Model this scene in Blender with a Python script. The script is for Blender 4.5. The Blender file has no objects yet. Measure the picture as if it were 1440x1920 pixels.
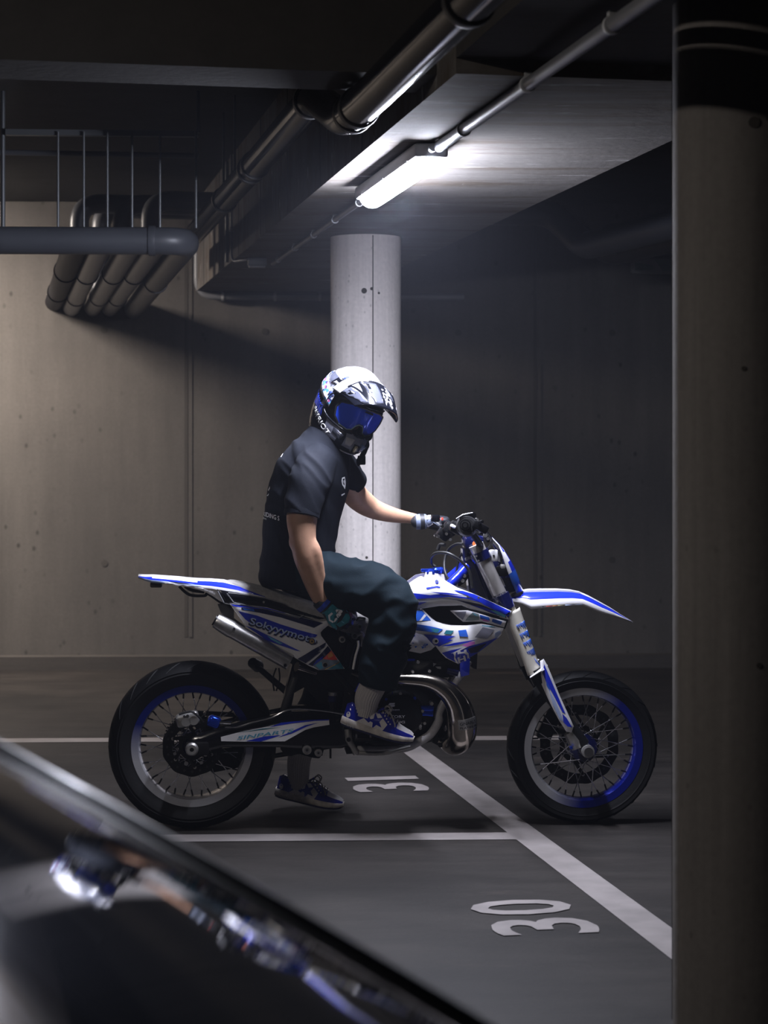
import bpy, bmesh, math, random
from mathutils import Vector, Matrix, noise

random.seed(7)
SC = bpy.context.scene
COL = SC.collection
PI = math.pi

# ------------------------------------------------------------------ camera
F, CX, CY, CH = 3800.0, 720.0, 850.0, 1.40          # focal length and horizon in pixels, eye height in metres
cd = bpy.data.cameras.new('camera')
cam = bpy.data.objects.new('camera', cd)
COL.objects.link(cam)
cam.location = (0, 0, CH)
cam.rotation_euler = (PI / 2, 0, 0)
cd.sensor_fit = 'VERTICAL'
cd.sensor_height = 36.0
cd.sensor_width = 27.0
cd.lens = F / 1920.0 * 36.0
cd.shift_y = -(960.0 - CY) / 1920.0
cd.clip_start = 0.05
cd.dof.use_dof = True
cd.dof.focus_distance = 7.55
cd.dof.aperture_fstop = 4.5
SC.camera = cam

# ------------------------------------------------------------------ light and exposure
SC.view_settings.view_transform = 'Standard'
SC.view_settings.look = 'None'
SC.view_settings.gamma = 1.0
SC.view_settings.use_curve_mapping = False
SC.view_settings.exposure = 0.0
W = bpy.data.worlds.new('world')
SC.world = W
W.use_nodes = True
W.node_tree.nodes['Background'].inputs[0].default_value = (0.5, 0.6, 1.0, 1)
W.node_tree.nodes['Background'].inputs[1].default_value = 0.0012
LAMP_STRENGTH = 480.0          # the batten in view
LAMP_COLOR = (0.82, 0.85, 1.0)
SIDE_STRENGTH = 250.0          # batten out of frame on the left
SIDE_COLOR = (1.0, 0.88, 0.78)
BACK_STRENGTH = 88.0           # batten behind the camera
BACK_COLOR = (1.0, 0.91, 0.83)

# ------------------------------------------------------------------ frames
PSI = math.atan(715.0 / F)
EX = Vector((math.cos(PSI), math.sin(PSI), 0))       # across the beams
EY = Vector((-math.sin(PSI), math.cos(PSI), 0))      # along the beams
WANG = math.radians(2.0)
WX = Vector((math.cos(WANG), math.sin(WANG), 0))     # along the back wall and the bay lines
WY = Vector((-math.sin(WANG), math.cos(WANG), 0))
EYE = Vector((0, 0, CH))


def ray(px, py):
    return Vector(((px - CX) / F, 1.0, -(py - CY) / F))


def hit(px, py, co, no):
    r = ray(px, py)
    return EYE + r * ((co - EYE).dot(no) / r.dot(no))


def hit_z(px, py, z):
    return hit(px, py, Vector((0, 0, z)), Vector((0, 0, 1)))


def hit_xb(px, py, xb):
    return hit(px, py, EX * xb, EX)


def B(xb, yb, z):
    return EX * xb + EY * yb + Vector((0, 0, z))


def toB(v):
    return v.dot(EX), v.dot(EY), v.z


# ------------------------------------------------------------------ materials
MATS = {}


def mat(name, col, rough=0.5, metal=0.0, coat=0.0, spec=0.5, var=0.0, vscale=20.0, bump=0.0, bscale=200.0, sheen=0.0,
        trans=0.0, emit=None, estr=0.0, ior=1.45):
    if name in MATS:
        return MATS[name]
    m = bpy.data.materials.new(name)
    m.use_nodes = True
    nt = m.node_tree
    b = nt.nodes['Principled BSDF']
    b.inputs['Base Color'].default_value = (*col, 1)
    b.inputs['Roughness'].default_value = rough
    b.inputs['Metallic'].default_value = metal
    b.inputs['Coat Weight'].default_value = coat
    b.inputs['Coat Roughness'].default_value = 0.06
    b.inputs['Specular IOR Level'].default_value = spec
    b.inputs['Sheen Weight'].default_value = sheen
    b.inputs['Transmission Weight'].default_value = trans
    b.inputs['IOR'].default_value = ior
    if emit:
        b.inputs['Emission Color'].default_value = (*emit, 1)
        b.inputs['Emission Strength'].default_value = estr
    tc = nt.nodes.new('ShaderNodeTexCoord')
    if var > 0:
        n = nt.nodes.new('ShaderNodeTexNoise')
        n.inputs['Scale'].default_value = vscale
        n.inputs['Detail'].default_value = 5
        nt.links.new(tc.outputs['Object'], n.inputs['Vector'])
        r = nt.nodes.new('ShaderNodeMapRange')
        r.inputs[1].default_value = 0.3
        r.inputs[2].default_value = 0.7
        r.inputs[3].default_value = 1 - var
        r.inputs[4].default_value = 1 + var
        nt.links.new(n.outputs['Fac'], r.inputs[0])
        x = nt.nodes.new('ShaderNodeMix')
        x.data_type = 'RGBA'
        x.blend_type = 'MULTIPLY'
        x.inputs[0].default_value = 1
        x.inputs[6].default_value = (*col, 1)
        nt.links.new(r.outputs[0], x.inputs[7])
        nt.links.new(x.outputs[2], b.inputs['Base Color'])
    if bump > 0:
        n2 = nt.nodes.new('ShaderNodeTexNoise')
        n2.inputs['Scale'].default_value = bscale
        n2.inputs['Detail'].default_value = 3
        nt.links.new(tc.outputs['Object'], n2.inputs['Vector'])
        bp = nt.nodes.new('ShaderNodeBump')
        bp.inputs['Strength'].default_value = bump
        bp.inputs['Distance'].default_value = 0.002
        nt.links.new(n2.outputs['Fac'], bp.inputs['Height'])
        nt.links.new(bp.outputs['Normal'], b.inputs['Normal'])
    MATS[name] = m
    return m


def concrete(name, c1, c2, pits=0.5, streak=(1, 1, 0.12), scale=1.0, rough=0.85, stain=None, spots=14.0, con=1.0):
    """poured concrete: cloudy tone, drawn-out streaks, small dark blow holes"""
    m = bpy.data.materials.new(name)
    m.use_nodes = True
    nt = m.node_tree
    N, L = nt.nodes, nt.links
    b = N['Principled BSDF']
    b.inputs['Roughness'].default_value = rough
    b.inputs['Specular IOR Level'].default_value = 0.25
    tc = N.new('ShaderNodeTexCoord')

    def nz(vec, sc, det=6, ro=0.6):
        n = N.new('ShaderNodeTexNoise')
        n.inputs['Scale'].default_value = sc
        n.inputs['Detail'].default_value = det
        n.inputs['Roughness'].default_value = ro
        L.new(vec, n.inputs['Vector'])
        return n.outputs['Fac']

    def rng(v, a, c, d, e):
        r = N.new('ShaderNodeMapRange')
        for i, q in enumerate((a, c, d, e)):
            r.inputs[i + 1].default_value = q
        L.new(v, r.inputs[0])
        return r.outputs[0]

    def mix(f, a, c, mode='MIX'):
        x = N.new('ShaderNodeMix')
        x.data_type = 'RGBA'
        x.blend_type = mode
        for sock, val in ((x.inputs[0], f), (x.inputs[6], a), (x.inputs[7], c)):
            if isinstance(val, tuple):
                sock.default_value = (*val, 1)
            elif isinstance(val, (int, float)):
                sock.default_value = val
            else:
                L.new(val, sock)
        return x.outputs[2]

    mp = N.new('ShaderNodeMapping')
    mp.inputs['Scale'].default_value = streak
    L.new(tc.outputs['Object'], mp.inputs['Vector'])
    cloud = rng(nz(tc.outputs['Object'], 0.9 * scale), 0.3, 0.7, 0, 1)
    col = mix(cloud, c1, c2)
    st = rng(nz(mp.outputs['Vector'], 9.0 * scale, 4), 0.25, 0.75, 1 - 0.16 * con, 1 + 0.12 * con)
    col = mix(1.0, col, st, 'MULTIPLY')
    fine = rng(nz(tc.outputs['Object'], 55 * scale, 4), 0.2, 0.8, 0.9, 1.1)
    col = mix(1.0, col, fine, 'MULTIPLY')
    if pits > 0:
        v = N.new('ShaderNodeTexVoronoi')
        v.inputs['Scale'].default_value = spots
        v.inputs['Randomness'].default_value = 1.0
        wob = N.new('ShaderNodeMapping')
        wob.inputs['Scale'].default_value = (1, 1, 0.7)
        L.new(tc.outputs['Object'], wob.inputs['Vector'])
        L.new(wob.outputs['Vector'], v.inputs['Vector'])
        spot = rng(v.outputs['Distance'], 0.06, 0.17, 1, 0)
        gate = rng(nz(tc.outputs['Object'], 2.3, 3), 0.45, 0.60, 0, pits)
        mm = N.new('ShaderNodeMath')
        mm.operation = 'MULTIPLY'
        L.new(spot, mm.inputs[0])
        L.new(gate, mm.inputs[1])
        col = mix(mm.outputs[0], col, tuple(0.3 * q for q in c1))
    if stain:
        for (sc, lo, hi, colr, amt) in stain:
            g = rng(nz(mp.outputs['Vector'], sc, 7, 0.7), lo, hi, 0, amt)
            col = mix(g, col, colr)
    L.new(col, b.inputs['Base Color'])
    bp = N.new('ShaderNodeBump')
    bp.inputs['Strength'].default_value = 0.35
    bp.inputs['Distance'].default_value = 0.004
    L.new(nz(tc.outputs['Object'], 30 * scale, 6), bp.inputs['Height'])
    L.new(bp.outputs['Normal'], b.inputs['Normal'])
    MATS[name] = m
    return m


# ------------------------------------------------------------------ mesh builder
def frame_along(pts, closed=False, ref=None):
    """tangents and transported side vectors for a polyline"""
    n = len(pts)
    T = []
    for i in range(n):
        a = pts[(i - 1) % n] if (closed or i > 0) else pts[i]
        c = pts[(i + 1) % n] if (closed or i < n - 1) else pts[i]
        t = (c - a)
        T.append(t.normalized() if t.length > 1e-9 else Vector((0, 0, 1)))
    S = []
    s = ref if ref is not None else (Vector((0, 0, 1)) if abs(T[0].z) < 0.9 else Vector((1, 0, 0)))
    for i in range(n):
        base = ref if ref is not None else s
        s2 = base - T[i] * base.dot(T[i])
        if s2.length < 1e-6:
            s2 = s - T[i] * s.dot(T[i])
        s = s2.normalized()
        S.append(s.copy())
    return T, S


def smooth_path(pts, n=6):
    """Catmull-Rom through the points"""
    P = [Vector(p) for p in pts]
    if len(P) < 3:
        return P
    out = []
    for i in range(len(P) - 1):
        p0, p1, p2, p3 = P[max(i - 1, 0)], P[i], P[i + 1], P[min(i + 2, len(P) - 1)]
        for k in range(n):
            t = k / n
            out.append(0.5 * ((2 * p1) + (p2 - p0) * t + (2 * p0 - 5 * p1 + 4 * p2 - p3) * t * t + (3 * p1 - p0 - 3 * p2 + p3) * t ** 3))
    out.append(P[-1])
    return out


def smooth_vals(vals, n=6):
    V = [Vector((v, 0, 0)) if not isinstance(v, (tuple, list)) else Vector((v[0], v[1], 0)) for v in vals]
    o = smooth_path(V, n)
    if isinstance(vals[0], (tuple, list)):
        return [(max(q.x, 1e-4), max(q.y, 1e-4)) for q in o]
    return [max(q.x, 1e-4) for q in o]


def bend_path(pts, rad, n=6):
    """polyline with its corners rounded, for bent pipes"""
    P = [Vector(p) for p in pts]
    out = [P[0]]
    for i in range(1, len(P) - 1):
        a, b, c = P[i - 1], P[i], P[i + 1]
        d1, d2 = (a - b), (c - b)
        r = min(rad, d1.length * 0.49, d2.length * 0.49)
        s, e = b + d1.normalized() * r, b + d2.normalized() * r
        for k in range(n + 1):
            t = k / n
            out.append(s * (1 - t) ** 2 + b * 2 * t * (1 - t) + e * t * t)
    out.append(P[-1])
    return out


class MB:
    def __init__(self):
        self.v, self.f, self.m, self.mats = [], [], [], []

    def mi(self, m):
        if m not in self.mats:
            self.mats.append(m)
        return self.mats.index(m)

    def add(self, verts, faces, m):
        o = len(self.v)
        self.v += [Vector(q) for q in verts]
        k = self.mi(m)
        for fc in faces:
            self.f.append([i + o for i in fc])
            self.m.append(k)

    def box(self, c, s, m, R=None):
        c = Vector(c)
        vs = []
        for x in (-.5, .5):
            for y in (-.5, .5):
                for z in (-.5, .5):
                    d = Vector((x * s[0], y * s[1], z * s[2]))
                    vs.append(c + (R @ d if R else d))
        self.add(vs, [(0, 1, 3, 2), (4, 6, 7, 5), (0, 4, 5, 1), (2, 3, 7, 6), (0, 2, 6, 4), (1, 5, 7, 3)], m)

    def rbox(self, c, s, m, R=None, r=None, seg=2):
        """box with rounded edges"""
        bm = bmesh.new()
        bmesh.ops.create_cube(bm, size=1)
        for v in bm.verts:
            v.co = Vector((v.co.x * s[0], v.co.y * s[1], v.co.z * s[2]))
        bmesh.ops.bevel(bm, geom=bm.edges[:], offset=r or min(s) * 0.2, segments=seg, profile=0.5, affect='EDGES')
        c = Vector(c)
        bm.verts.index_update()
        self.add([c + (R @ v.co if R else v.co) for v in bm.verts], [[v.index for v in f.verts] for f in bm.faces], m)
        bm.free()

    def tube(self, pts, r, m, seg=12, caps=True, closed=False, ref=None, arc=None):
        pts = [Vector(p) for p in pts]
        n = len(pts)
        R = r if isinstance(r, (list, tuple)) and len(r) == n and not (len(r) == 2 and n != 2) else [r] * n
        T, S = frame_along(pts, closed, ref)
        vs = []
        for p, t, s, q in zip(pts, T, S, R):
            a, b = q if isinstance(q, (tuple, list)) else (q, q)
            u = t.cross(s)
            for k in range(seg):
                th = 2 * PI * k / seg
                vs.append(p + s * (a * math.cos(th)) + u * (b * math.sin(th)))
        fs = []
        for i in range(n if closed else n - 1):
            j = (i + 1) % n
            for k in range(seg):
                l = (k + 1) % seg
                fs.append((i * seg + k, i * seg + l, j * seg + l, j * seg + k))
        if caps and not closed:
            fs.append(tuple(reversed(range(seg))))
            fs.append(tuple((n - 1) * seg + k for k in range(seg)))
        self.add(vs, fs, m)

    def lathe(self, prof, m, M=None, seg=48, ms=None, closed=False):
        """prof: (radius, height) pairs round the local z axis, M places it; ms: one material per profile step"""
        M = M or Matrix()
        vs = []
        n = len(prof)
        for (r, h) in prof:
            for k in range(seg):
                th = 2 * PI * k / seg
                vs.append(M @ Vector((r * math.cos(th), r * math.sin(th), h)))
        o = len(self.v)
        self.v += vs
        for i in range(n if closed else n - 1):
            j = (i + 1) % n
            k0 = self.mi(ms[i] if ms else m)
            for k in range(seg):
                l = (k + 1) % seg
                self.f.append([o + i * seg + k, o + i * seg + l, o + j * seg + l, o + j * seg + k])
                self.m.append(k0)
        if not closed:
            k0 = self.mi(ms[0] if ms else m)
            if prof[0][0] > 1e-5:
                self.f.append([o + k for k in reversed(range(seg))]); self.m.append(k0)
            if prof[-1][0] > 1e-5:
                self.f.append([o + (n - 1) * seg + k for k in range(seg)]); self.m.append(self.mi(ms[-1] if ms else m))

    def cyl(self, a, b, r, m, seg=20, r2=None):
        self.tube([a, b], [r, r if r2 is None else r2], m, seg)

    def sheet(self, poly, fn, m, thick=0.0, grid=0.03, off=0.0, holes=None):
        """a flat outline (u, v), cut by a grid and laid on the surface fn(u, v, offset)"""
        bm = bmesh.new()
        vv = [bm.verts.new((p[0], p[1], 0)) for p in poly]
        try:
            bm.faces.new(vv)
        except ValueError:
            bm.free()
            return
        us = [p[0] for p in poly]
        ws = [p[1] for p in poly]
        bmesh.ops.triangulate(bm, faces=bm.faces[:])
        bmesh.ops.dissolve_limit(bm, angle_limit=0.01, verts=bm.verts[:], edges=bm.edges[:])
        for ax, lo, hi in ((0, min(us), max(us)), (1, min(ws), max(ws))):
            k = math.floor(lo / grid) + 1
            while k * grid < hi:
                co = [0, 0, 0]
                no = [0, 0, 0]
                co[ax] = k * grid
                no[ax] = 1
                bmesh.ops.bisect_plane(bm, geom=bm.verts[:] + bm.edges[:] + bm.faces[:], plane_co=co, plane_no=no)
                k += 1
        bmesh.ops.remove_doubles(bm, verts=bm.verts[:], dist=1e-5)
        bm.normal_update()
        bm.verts.index_update()
        up = sum(f.normal.z * f.calc_area() for f in bm.faces) > 0
        top = [fn(v.co.x, v.co.y, off) for v in bm.verts]
        fs = [[v.index for v in f.verts] for f in bm.faces]
        if not up:
            fs = [list(reversed(q)) for q in fs]
        if thick > 0:
            n = len(top)
            bot = [fn(v.co.x, v.co.y, off - thick) for v in bm.verts]
            side = []
            for e in bm.edges:
                if len(e.link_faces) == 1:
                    f = e.link_faces[0]
                    l = [x for x in f.loops if x.edge == e][0]
                    a, b = l.vert.index, l.link_loop_next.vert.index
                    if not up:
                        a, b = b, a
                    side.append((b, a, a + n, b + n))
            self.add(top + bot, fs + [[q + n for q in reversed(x)] for x in fs] + side, m)
        else:
            self.add(top, fs, m)
        bm.free()

    def grid(self, rows, m, closed=False, ms=None):
        """rows of equal numbers of points, skinned; ms(i, j) may choose a material"""
        n, k = len(rows), len(rows[0])
        o = len(self.v)
        for r in rows:
            self.v += [Vector(p) for p in r]
        for i in range(n - 1):
            for j in range(k if closed else k - 1):
                l = (j + 1) % k
                self.f.append([o + i * k + j, o + i * k + l, o + (i + 1) * k + l, o + (i + 1) * k + j])
                self.m.append(self.mi(ms(i, j) if ms else m))

    def mesh(self, name, ang=35, sub=0):
        me = bpy.data.meshes.new(name)
        me.from_pydata([tuple(v) for v in self.v], [], self.f)
        for q in self.mats:
            me.materials.append(q)
        me.polygons.foreach_set('material_index', self.m)
        me.polygons.foreach_set('use_smooth', [True] * len(self.f))
        me.update()
        me.validate()
        me.set_sharp_from_angle(angle=math.radians(ang))
        return me

    def build(self, name, parent=None, ang=35, shift=None, mirror=False, recalc=True, solid=0.0):
        if shift is not None:
            self.v = [q - shift for q in self.v]
        if mirror:
            self.v = [Vector((q.x, -q.y, q.z)) for q in self.v]
            self.f = [list(reversed(q)) for q in self.f]
        me = self.mesh(name, ang)
        if recalc:
            bm = bmesh.new()
            bm.from_mesh(me)
            bmesh.ops.recalc_face_normals(bm, faces=bm.faces[:])
            bm.to_mesh(me)
            bm.free()
        o = bpy.data.objects.new(name, me)
        COL.objects.link(o)
        if parent:
            o.parent = parent
        if solid:
            md = o.modifiers.new('thickness', 'SOLIDIFY')
            md.thickness = solid
        return o


def tag(o, label=None, cat=None, group=None, kind=None):
    if label: o['label'] = label
    if cat: o['category'] = cat
    if group: o['group'] = group
    if kind: o['kind'] = kind
    return o


def empty(name, M):
    o = bpy.data.objects.new(name, None)
    o.empty_display_size = 0.1
    COL.objects.link(o)
    o.matrix_world = M
    return o


def dup(o, parent=None, M=None):
    c = o.copy()
    COL.objects.link(c)
    if parent: c.parent = parent
    if M is not None: c.matrix_local = M
    return c


def voxel(mb, name, size, smooth=4, fn=None, parent=None, m=None, shift=None):
    """one continuous skin over overlapping lofts"""
    me = mb.mesh(name + '_raw', 180)
    t = bpy.data.objects.new(name + '_raw', me)
    COL.objects.link(t)
    r = t.modifiers.new('r', 'REMESH')
    r.mode = 'VOXEL'
    r.voxel_size = size
    s = t.modifiers.new('s', 'SMOOTH')
    s.factor = 0.5
    s.iterations = smooth
    dg = bpy.context.evaluated_depsgraph_get()
    new = bpy.data.meshes.new_from_object(t.evaluated_get(dg), depsgraph=dg)
    bpy.data.objects.remove(t)
    bpy.data.meshes.remove(me)
    new.name = name
    if fn:
        new.update()
        for v in new.vertices:
            v.co = v.co + v.normal * fn(v.co, v.normal)
    if shift is not None:
        for v in new.vertices:
            v.co = v.co - shift
    new.materials.clear()
    for q in (m if isinstance(m, list) else [m]):
        new.materials.append(q)
    new.polygons.foreach_set('use_smooth', [True] * len(new.polygons))
    new.polygons.foreach_set('material_index', [0] * len(new.polygons))
    new.update()
    o = bpy.data.objects.new(name, new)
    COL.objects.link(o)
    if parent: o.parent = parent
    return o


def text2d(s, shear=0.0, bold=0.0):
    """lettering as flat faces: verts scaled to height 1 (cap height), and the total width"""
    c = bpy.data.curves.new('t', 'FONT')
    c.body = s
    c.size = 1.0
    c.shear = shear
    c.offset = bold
    c.resolution_u = 3
    o = bpy.data.objects.new('t', c)
    COL.objects.link(o)
    dg = bpy.context.evaluated_depsgraph_get()
    dg.update()
    me = bpy.data.meshes.new_from_object(o.evaluated_get(dg))
    vs = [(v.co.x, v.co.y) for v in me.vertices]
    fs = [list(p.vertices) for p in me.polygons]
    bpy.data.objects.remove(o)
    bpy.data.curves.remove(c)
    bpy.data.meshes.remove(me)
    x0, x1 = min(v[0] for v in vs), max(v[0] for v in vs)
    cap = 0.69
    return [((x - x0) / (x1 - x0), y / cap) for x, y in vs], fs


def lettering(mb, s, fn, m, p0, p1, h, off=0.0015, shear=0.0, bold=0.0):
    """words from (u, v) p0 to p1 with cap height h, on surface fn(u, v, offset)"""
    vs, fs = text2d(s, shear, bold)
    p0, p1 = Vector(p0), Vector(p1)
    d = p1 - p0
    n = Vector((-d.y, d.x)).normalized() * h
    mb.add([fn(*(p0 + d * x + n * y), off) for x, y in vs], fs, m)


def ellipse2(c, a, b=None, n=20, rot=0.0):
    b = b or a
    o = []
    for k in range(n):
        t = 2 * PI * k / n
        x, y = a * math.cos(t), b * math.sin(t)
        o.append((c[0] + x * math.cos(rot) - y * math.sin(rot), c[1] + x * math.sin(rot) + y * math.cos(rot)))
    return o
# ================================================================== the setting
M_WALL = concrete('wall concrete', (0.096, 0.088, 0.080), (0.069, 0.064, 0.059), pits=0.95, streak=(1, 1, 0.10), spots=11)
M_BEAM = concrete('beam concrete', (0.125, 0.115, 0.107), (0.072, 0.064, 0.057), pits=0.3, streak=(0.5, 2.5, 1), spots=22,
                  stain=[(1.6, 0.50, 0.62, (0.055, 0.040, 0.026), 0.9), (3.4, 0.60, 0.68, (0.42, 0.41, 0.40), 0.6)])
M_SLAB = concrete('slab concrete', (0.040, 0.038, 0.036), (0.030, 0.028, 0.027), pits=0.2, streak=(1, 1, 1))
M_BEAMSHADE = concrete('shaded beam concrete', (0.045, 0.042, 0.040), (0.030, 0.028, 0.027), pits=0.2, streak=(0.5, 2.5, 1), spots=22)  # beam concrete again, with the shade on these beams put into its colour
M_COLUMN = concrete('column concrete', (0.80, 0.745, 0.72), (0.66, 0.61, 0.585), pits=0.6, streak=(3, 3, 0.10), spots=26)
M_FLOOR = concrete('floor concrete', (0.034, 0.0295, 0.0265), (0.010, 0.0092, 0.0088), pits=0.3, streak=(0.35, 1.2, 1), scale=0.8, rough=0.62, spots=7, con=2.2,
                   stain=[(1.4, 0.60, 0.72, (0.075, 0.060, 0.052), 0.6), (1.1, 0.55, 0.75, (0.009, 0.0085, 0.0085), 0.75)])
M_FLOOR.node_tree.nodes['Principled BSDF'].inputs['Specular IOR Level'].default_value = 0.12
M_KERB = concrete('kerb concrete', (0.060, 0.054, 0.049), (0.042, 0.038, 0.034), pits=0.3, streak=(0.3, 1, 3))
M_PAINT = mat('road paint', (0.19, 0.17, 0.163), 0.7, var=0.18, vscale=7, bump=0.2)
M_DARK = mat('dark joint', (0.05, 0.045, 0.04), 0.9)

WP = Vector((-0.42, 13.27, 0))                       # a point on the back wall's face


def Wp(u, d, z):                                     # along the wall, out from it, up
    return WP + WX * u - WY * d + Vector((0, 0, z))


def hit_wall(px, py, d=0.0):
    return hit(px, py, WP - WY * d, WY)


def wall_u(px, py=900):
    return (hit_wall(px, py) - WP).dot(WX)


def slab(name, corners, z0, z1, m, kind='structure'):
    b = MB()
    n = len(corners)
    vs = [Vector((c.x, c.y, z0)) for c in corners] + [Vector((c.x, c.y, z1)) for c in corners]
    fs = [tuple(range(n)), tuple(range(n, 2 * n))] + [(i, (i + 1) % n, n + (i + 1) % n, n + i) for i in range(n)]
    b.add(vs, fs, m)
    return b


floor = slab('floor', [Vector((-9, -6, 0)), Vector((10, -6, 0)), Vector((10, 14.6, 0)), Vector((-9, 14.6, 0))], -0.2, 0.0, M_FLOOR).build('floor')
tag(floor, 'grey power-floated garage floor with white bay markings', 'floor', kind='structure')
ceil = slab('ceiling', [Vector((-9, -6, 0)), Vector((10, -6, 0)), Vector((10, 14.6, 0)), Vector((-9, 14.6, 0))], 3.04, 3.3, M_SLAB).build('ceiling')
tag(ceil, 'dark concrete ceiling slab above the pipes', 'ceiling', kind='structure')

# back wall, with panel joints and tie holes as recesses filled dark
wb = MB()
c = [Wp(-9, 0, 0), Wp(10.5, 0, 0), Wp(10.5, -0.3, 0), Wp(-9, -0.3, 0)]
wb = slab('wall_back', c, 0, 3.04, M_WALL)
for px in (349, 1003):
    u = wall_u(px)
    for z in [0.12 + 0.02 * 0]:
        wb.box(Wp(u, -0.004, 1.62), (0.022, 0.012, 2.84), M_DARK, Matrix.Rotation(WANG, 3, 'Z'))
    wb.box(Wp(u + 0.03, 0.001, 1.62), (0.02, 0.006, 2.84), M_WALL, Matrix.Rotation(WANG, 3, 'Z'))
for px, py in ((195, 619), (497, 622), (859, 624), (1148, 624), (196, 1056), (1148, 1050), (775, 583), (1040, 727)):
    p = hit_wall(px, py)
    big = 0.022 if (px, py) not in ((1040, 727), (775, 583)) else 0.017
    wb.cyl(p + WY * 0.01, p - WY * 0.003, big, M_DARK, 14)
wall_back = tag(wb.build('wall_back', ang=30), 'poured concrete back wall with vertical panel joints and tie holes', 'wall', kind='structure')
for nm, cs in (('wall_left', [Vector((-9.2, -6, 0)), Vector((-9, -6, 0)), Vector((-9, 14.6, 0)), Vector((-9.2, 14.6, 0))]),
               ('wall_right', [Vector((10, -6, 0)), Vector((10.2, -6, 0)), Vector((10.2, 14.6, 0)), Vector((10, 14.6, 0))]),
               ('wall_front', [Vector((-9, -6.2, 0)), Vector((10, -6.2, 0)), Vector((10, -6, 0)), Vector((-9, -6, 0))])):
    tag(slab(nm, cs, 0, 3.04, M_WALL).build(nm), 'concrete ' + nm.replace('_', ' ') + ' of the garage, outside the view', 'wall', kind='structure')

kb = slab('trim', [Wp(-9, 0, 0), Wp(10.5, 0, 0), Wp(10.5, 0.12, 0), Wp(-9, 0.12, 0)], 0, 0.085, M_KERB)
tag(kb.build('trim_1'), 'low concrete kerb along the foot of the back wall', 'kerb', kind='structure')

# beams
XB0, XB1, ZS = 1.24, 2.222, 2.457
YJ = toB(hit_z(1000, 143, ZS))[1]                     # where the cross beam meets
bb = slab('b', [B(XB0, YJ, 0), B(XB1, YJ, 0), B(XB1, 13.6, 0), B(XB0, 13.6, 0)], ZS, 3.04, M_BEAM)
for k in range(7):                                    # formwork board joints on the left face and soffit
    y = 7.0 + k * 0.95
    bb.box(B(XB0 - 0.0005, y, 2.75), (0.004, 0.008, 0.58), M_DARK, Matrix.Rotation(PSI, 3, 'Z'))
tag(bb.build('concrete_beam', ang=30), 'wide concrete downstand beam over the column, lit by the batten lamp', 'beam', kind='structure')
bb = slab('b', [B(XB0, -5.5, 0), B(XB1, -5.5, 0), B(XB1, YJ - 0.002, 0), B(XB0, YJ - 0.002, 0)], 2.50, 3.04, M_BEAMSHADE)  # soffit stepped up to shade it from the lamp, colour darkened too
tag(bb.build('concrete_beam', ang=30), 'near stretch of the concrete beam towards the camera, shade put into its colour', 'beam', kind='structure')
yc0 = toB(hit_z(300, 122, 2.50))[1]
bb = slab('b', [B(-8, yc0, 0), B(XB0 - 0.002, yc0, 0), B(XB0 - 0.002, yc0 + 0.30, 0), B(-8, yc0 + 0.30, 0)], 2.50, 3.04, M_BEAMSHADE)
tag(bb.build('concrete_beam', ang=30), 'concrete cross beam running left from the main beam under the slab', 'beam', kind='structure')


M_NEARCOL = concrete('near column concrete', (0.195, 0.183, 0.175), (0.150, 0.140, 0.132), pits=0.4, streak=(3, 3, 0.10), spots=20)  # column concrete darkened: the weaker light here is put into the colour


def column(xb, yb, top, label, m=None):
    m = m or M_COLUMN
    b = MB()
    p = B(xb, yb, 0)
    R = 0.172
    b.lathe([(R, 0), (R, 0.9), (R, top - 0.004)], m, Matrix.Translation(p), 72)
    for a in (-78, 62, 170):                          # seams the form left
        t = math.radians(a)
        b.box(p + Vector((R * math.cos(t), R * math.sin(t), top / 2)), (0.004, 0.005, top - 0.02), M_DARK, Matrix.Rotation(t, 3, 'Z'))
    for a, z, s in ((-92, 2.18, .014), (-80, 2.19, .008), (-68, 2.17, .006), (-88, 0.9, .007), (-70, 1.1, .006), (-100, 1.6, .006)):
        t = math.radians(a)
        d = Vector((math.cos(t), math.sin(t), 0))
        b.cyl(p + d * (R - 0.02) + Vector((0, 0, z)), p + d * (R + 0.0015) + Vector((0, 0, z)), s, M_DARK, 9)
    return tag(b.build('round_column', ang=40), label, 'column', kind='structure')


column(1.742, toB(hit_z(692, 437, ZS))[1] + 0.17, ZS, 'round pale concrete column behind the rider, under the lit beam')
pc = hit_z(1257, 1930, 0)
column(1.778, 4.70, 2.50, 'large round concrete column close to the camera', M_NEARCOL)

# bay lines and numbers: paint on the floor
def stripe(p, q, w, name='bay_line'):
    b = MB()
    d = (q - p).normalized()
    n = Vector((-d.y, d.x, 0)) * w / 2
    k = max(2, int((q - p).length / 0.5))
    rows = [[p + (q - p) * (i / k) - n + Vector((0, 0, 0.002)), p + (q - p) * (i / k) + n + Vector((0, 0, 0.002))] for i in range(k + 1)]
    b.grid(rows, M_PAINT)
    return b.build(name, floor, solid=0.0)


p1 = hit_z(980, 1568, 0)
stripe(p1 - WX * 7, p1, 0.135)
p2 = hit_z(205, 1388, 0)
p3 = hit_z(770, 1400, 0)
stripe(p2 - WX * 5, p2 + WX * 2.4, 0.14)
a, c = hit_z(768, 1402, 0), hit_z(1259, 1769, 0)
stripe(a + (a - c) * 0.05, c + (c - a) * 0.6, 0.118)
stripe(B(1.87, -1.5, 0), B(1.87, 1.0, 0), 0.118)


def digit(s, px0, px1):
    """px0: pixel at the baseline corner nearer the camera; digits stand with their heads to the left"""
    b = MB()
    (x0, y0, _), w, h = toB(hit_z(*px0, 0)), px1[0], px1[1]
    vs, fs = text2d(s, 0, 0.015)
    b.add([B(x0 - v * h, y0 + u * w, 0.003) for u, v in vs], fs, M_PAINT)
    return b.build('bay_number', floor)


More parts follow.
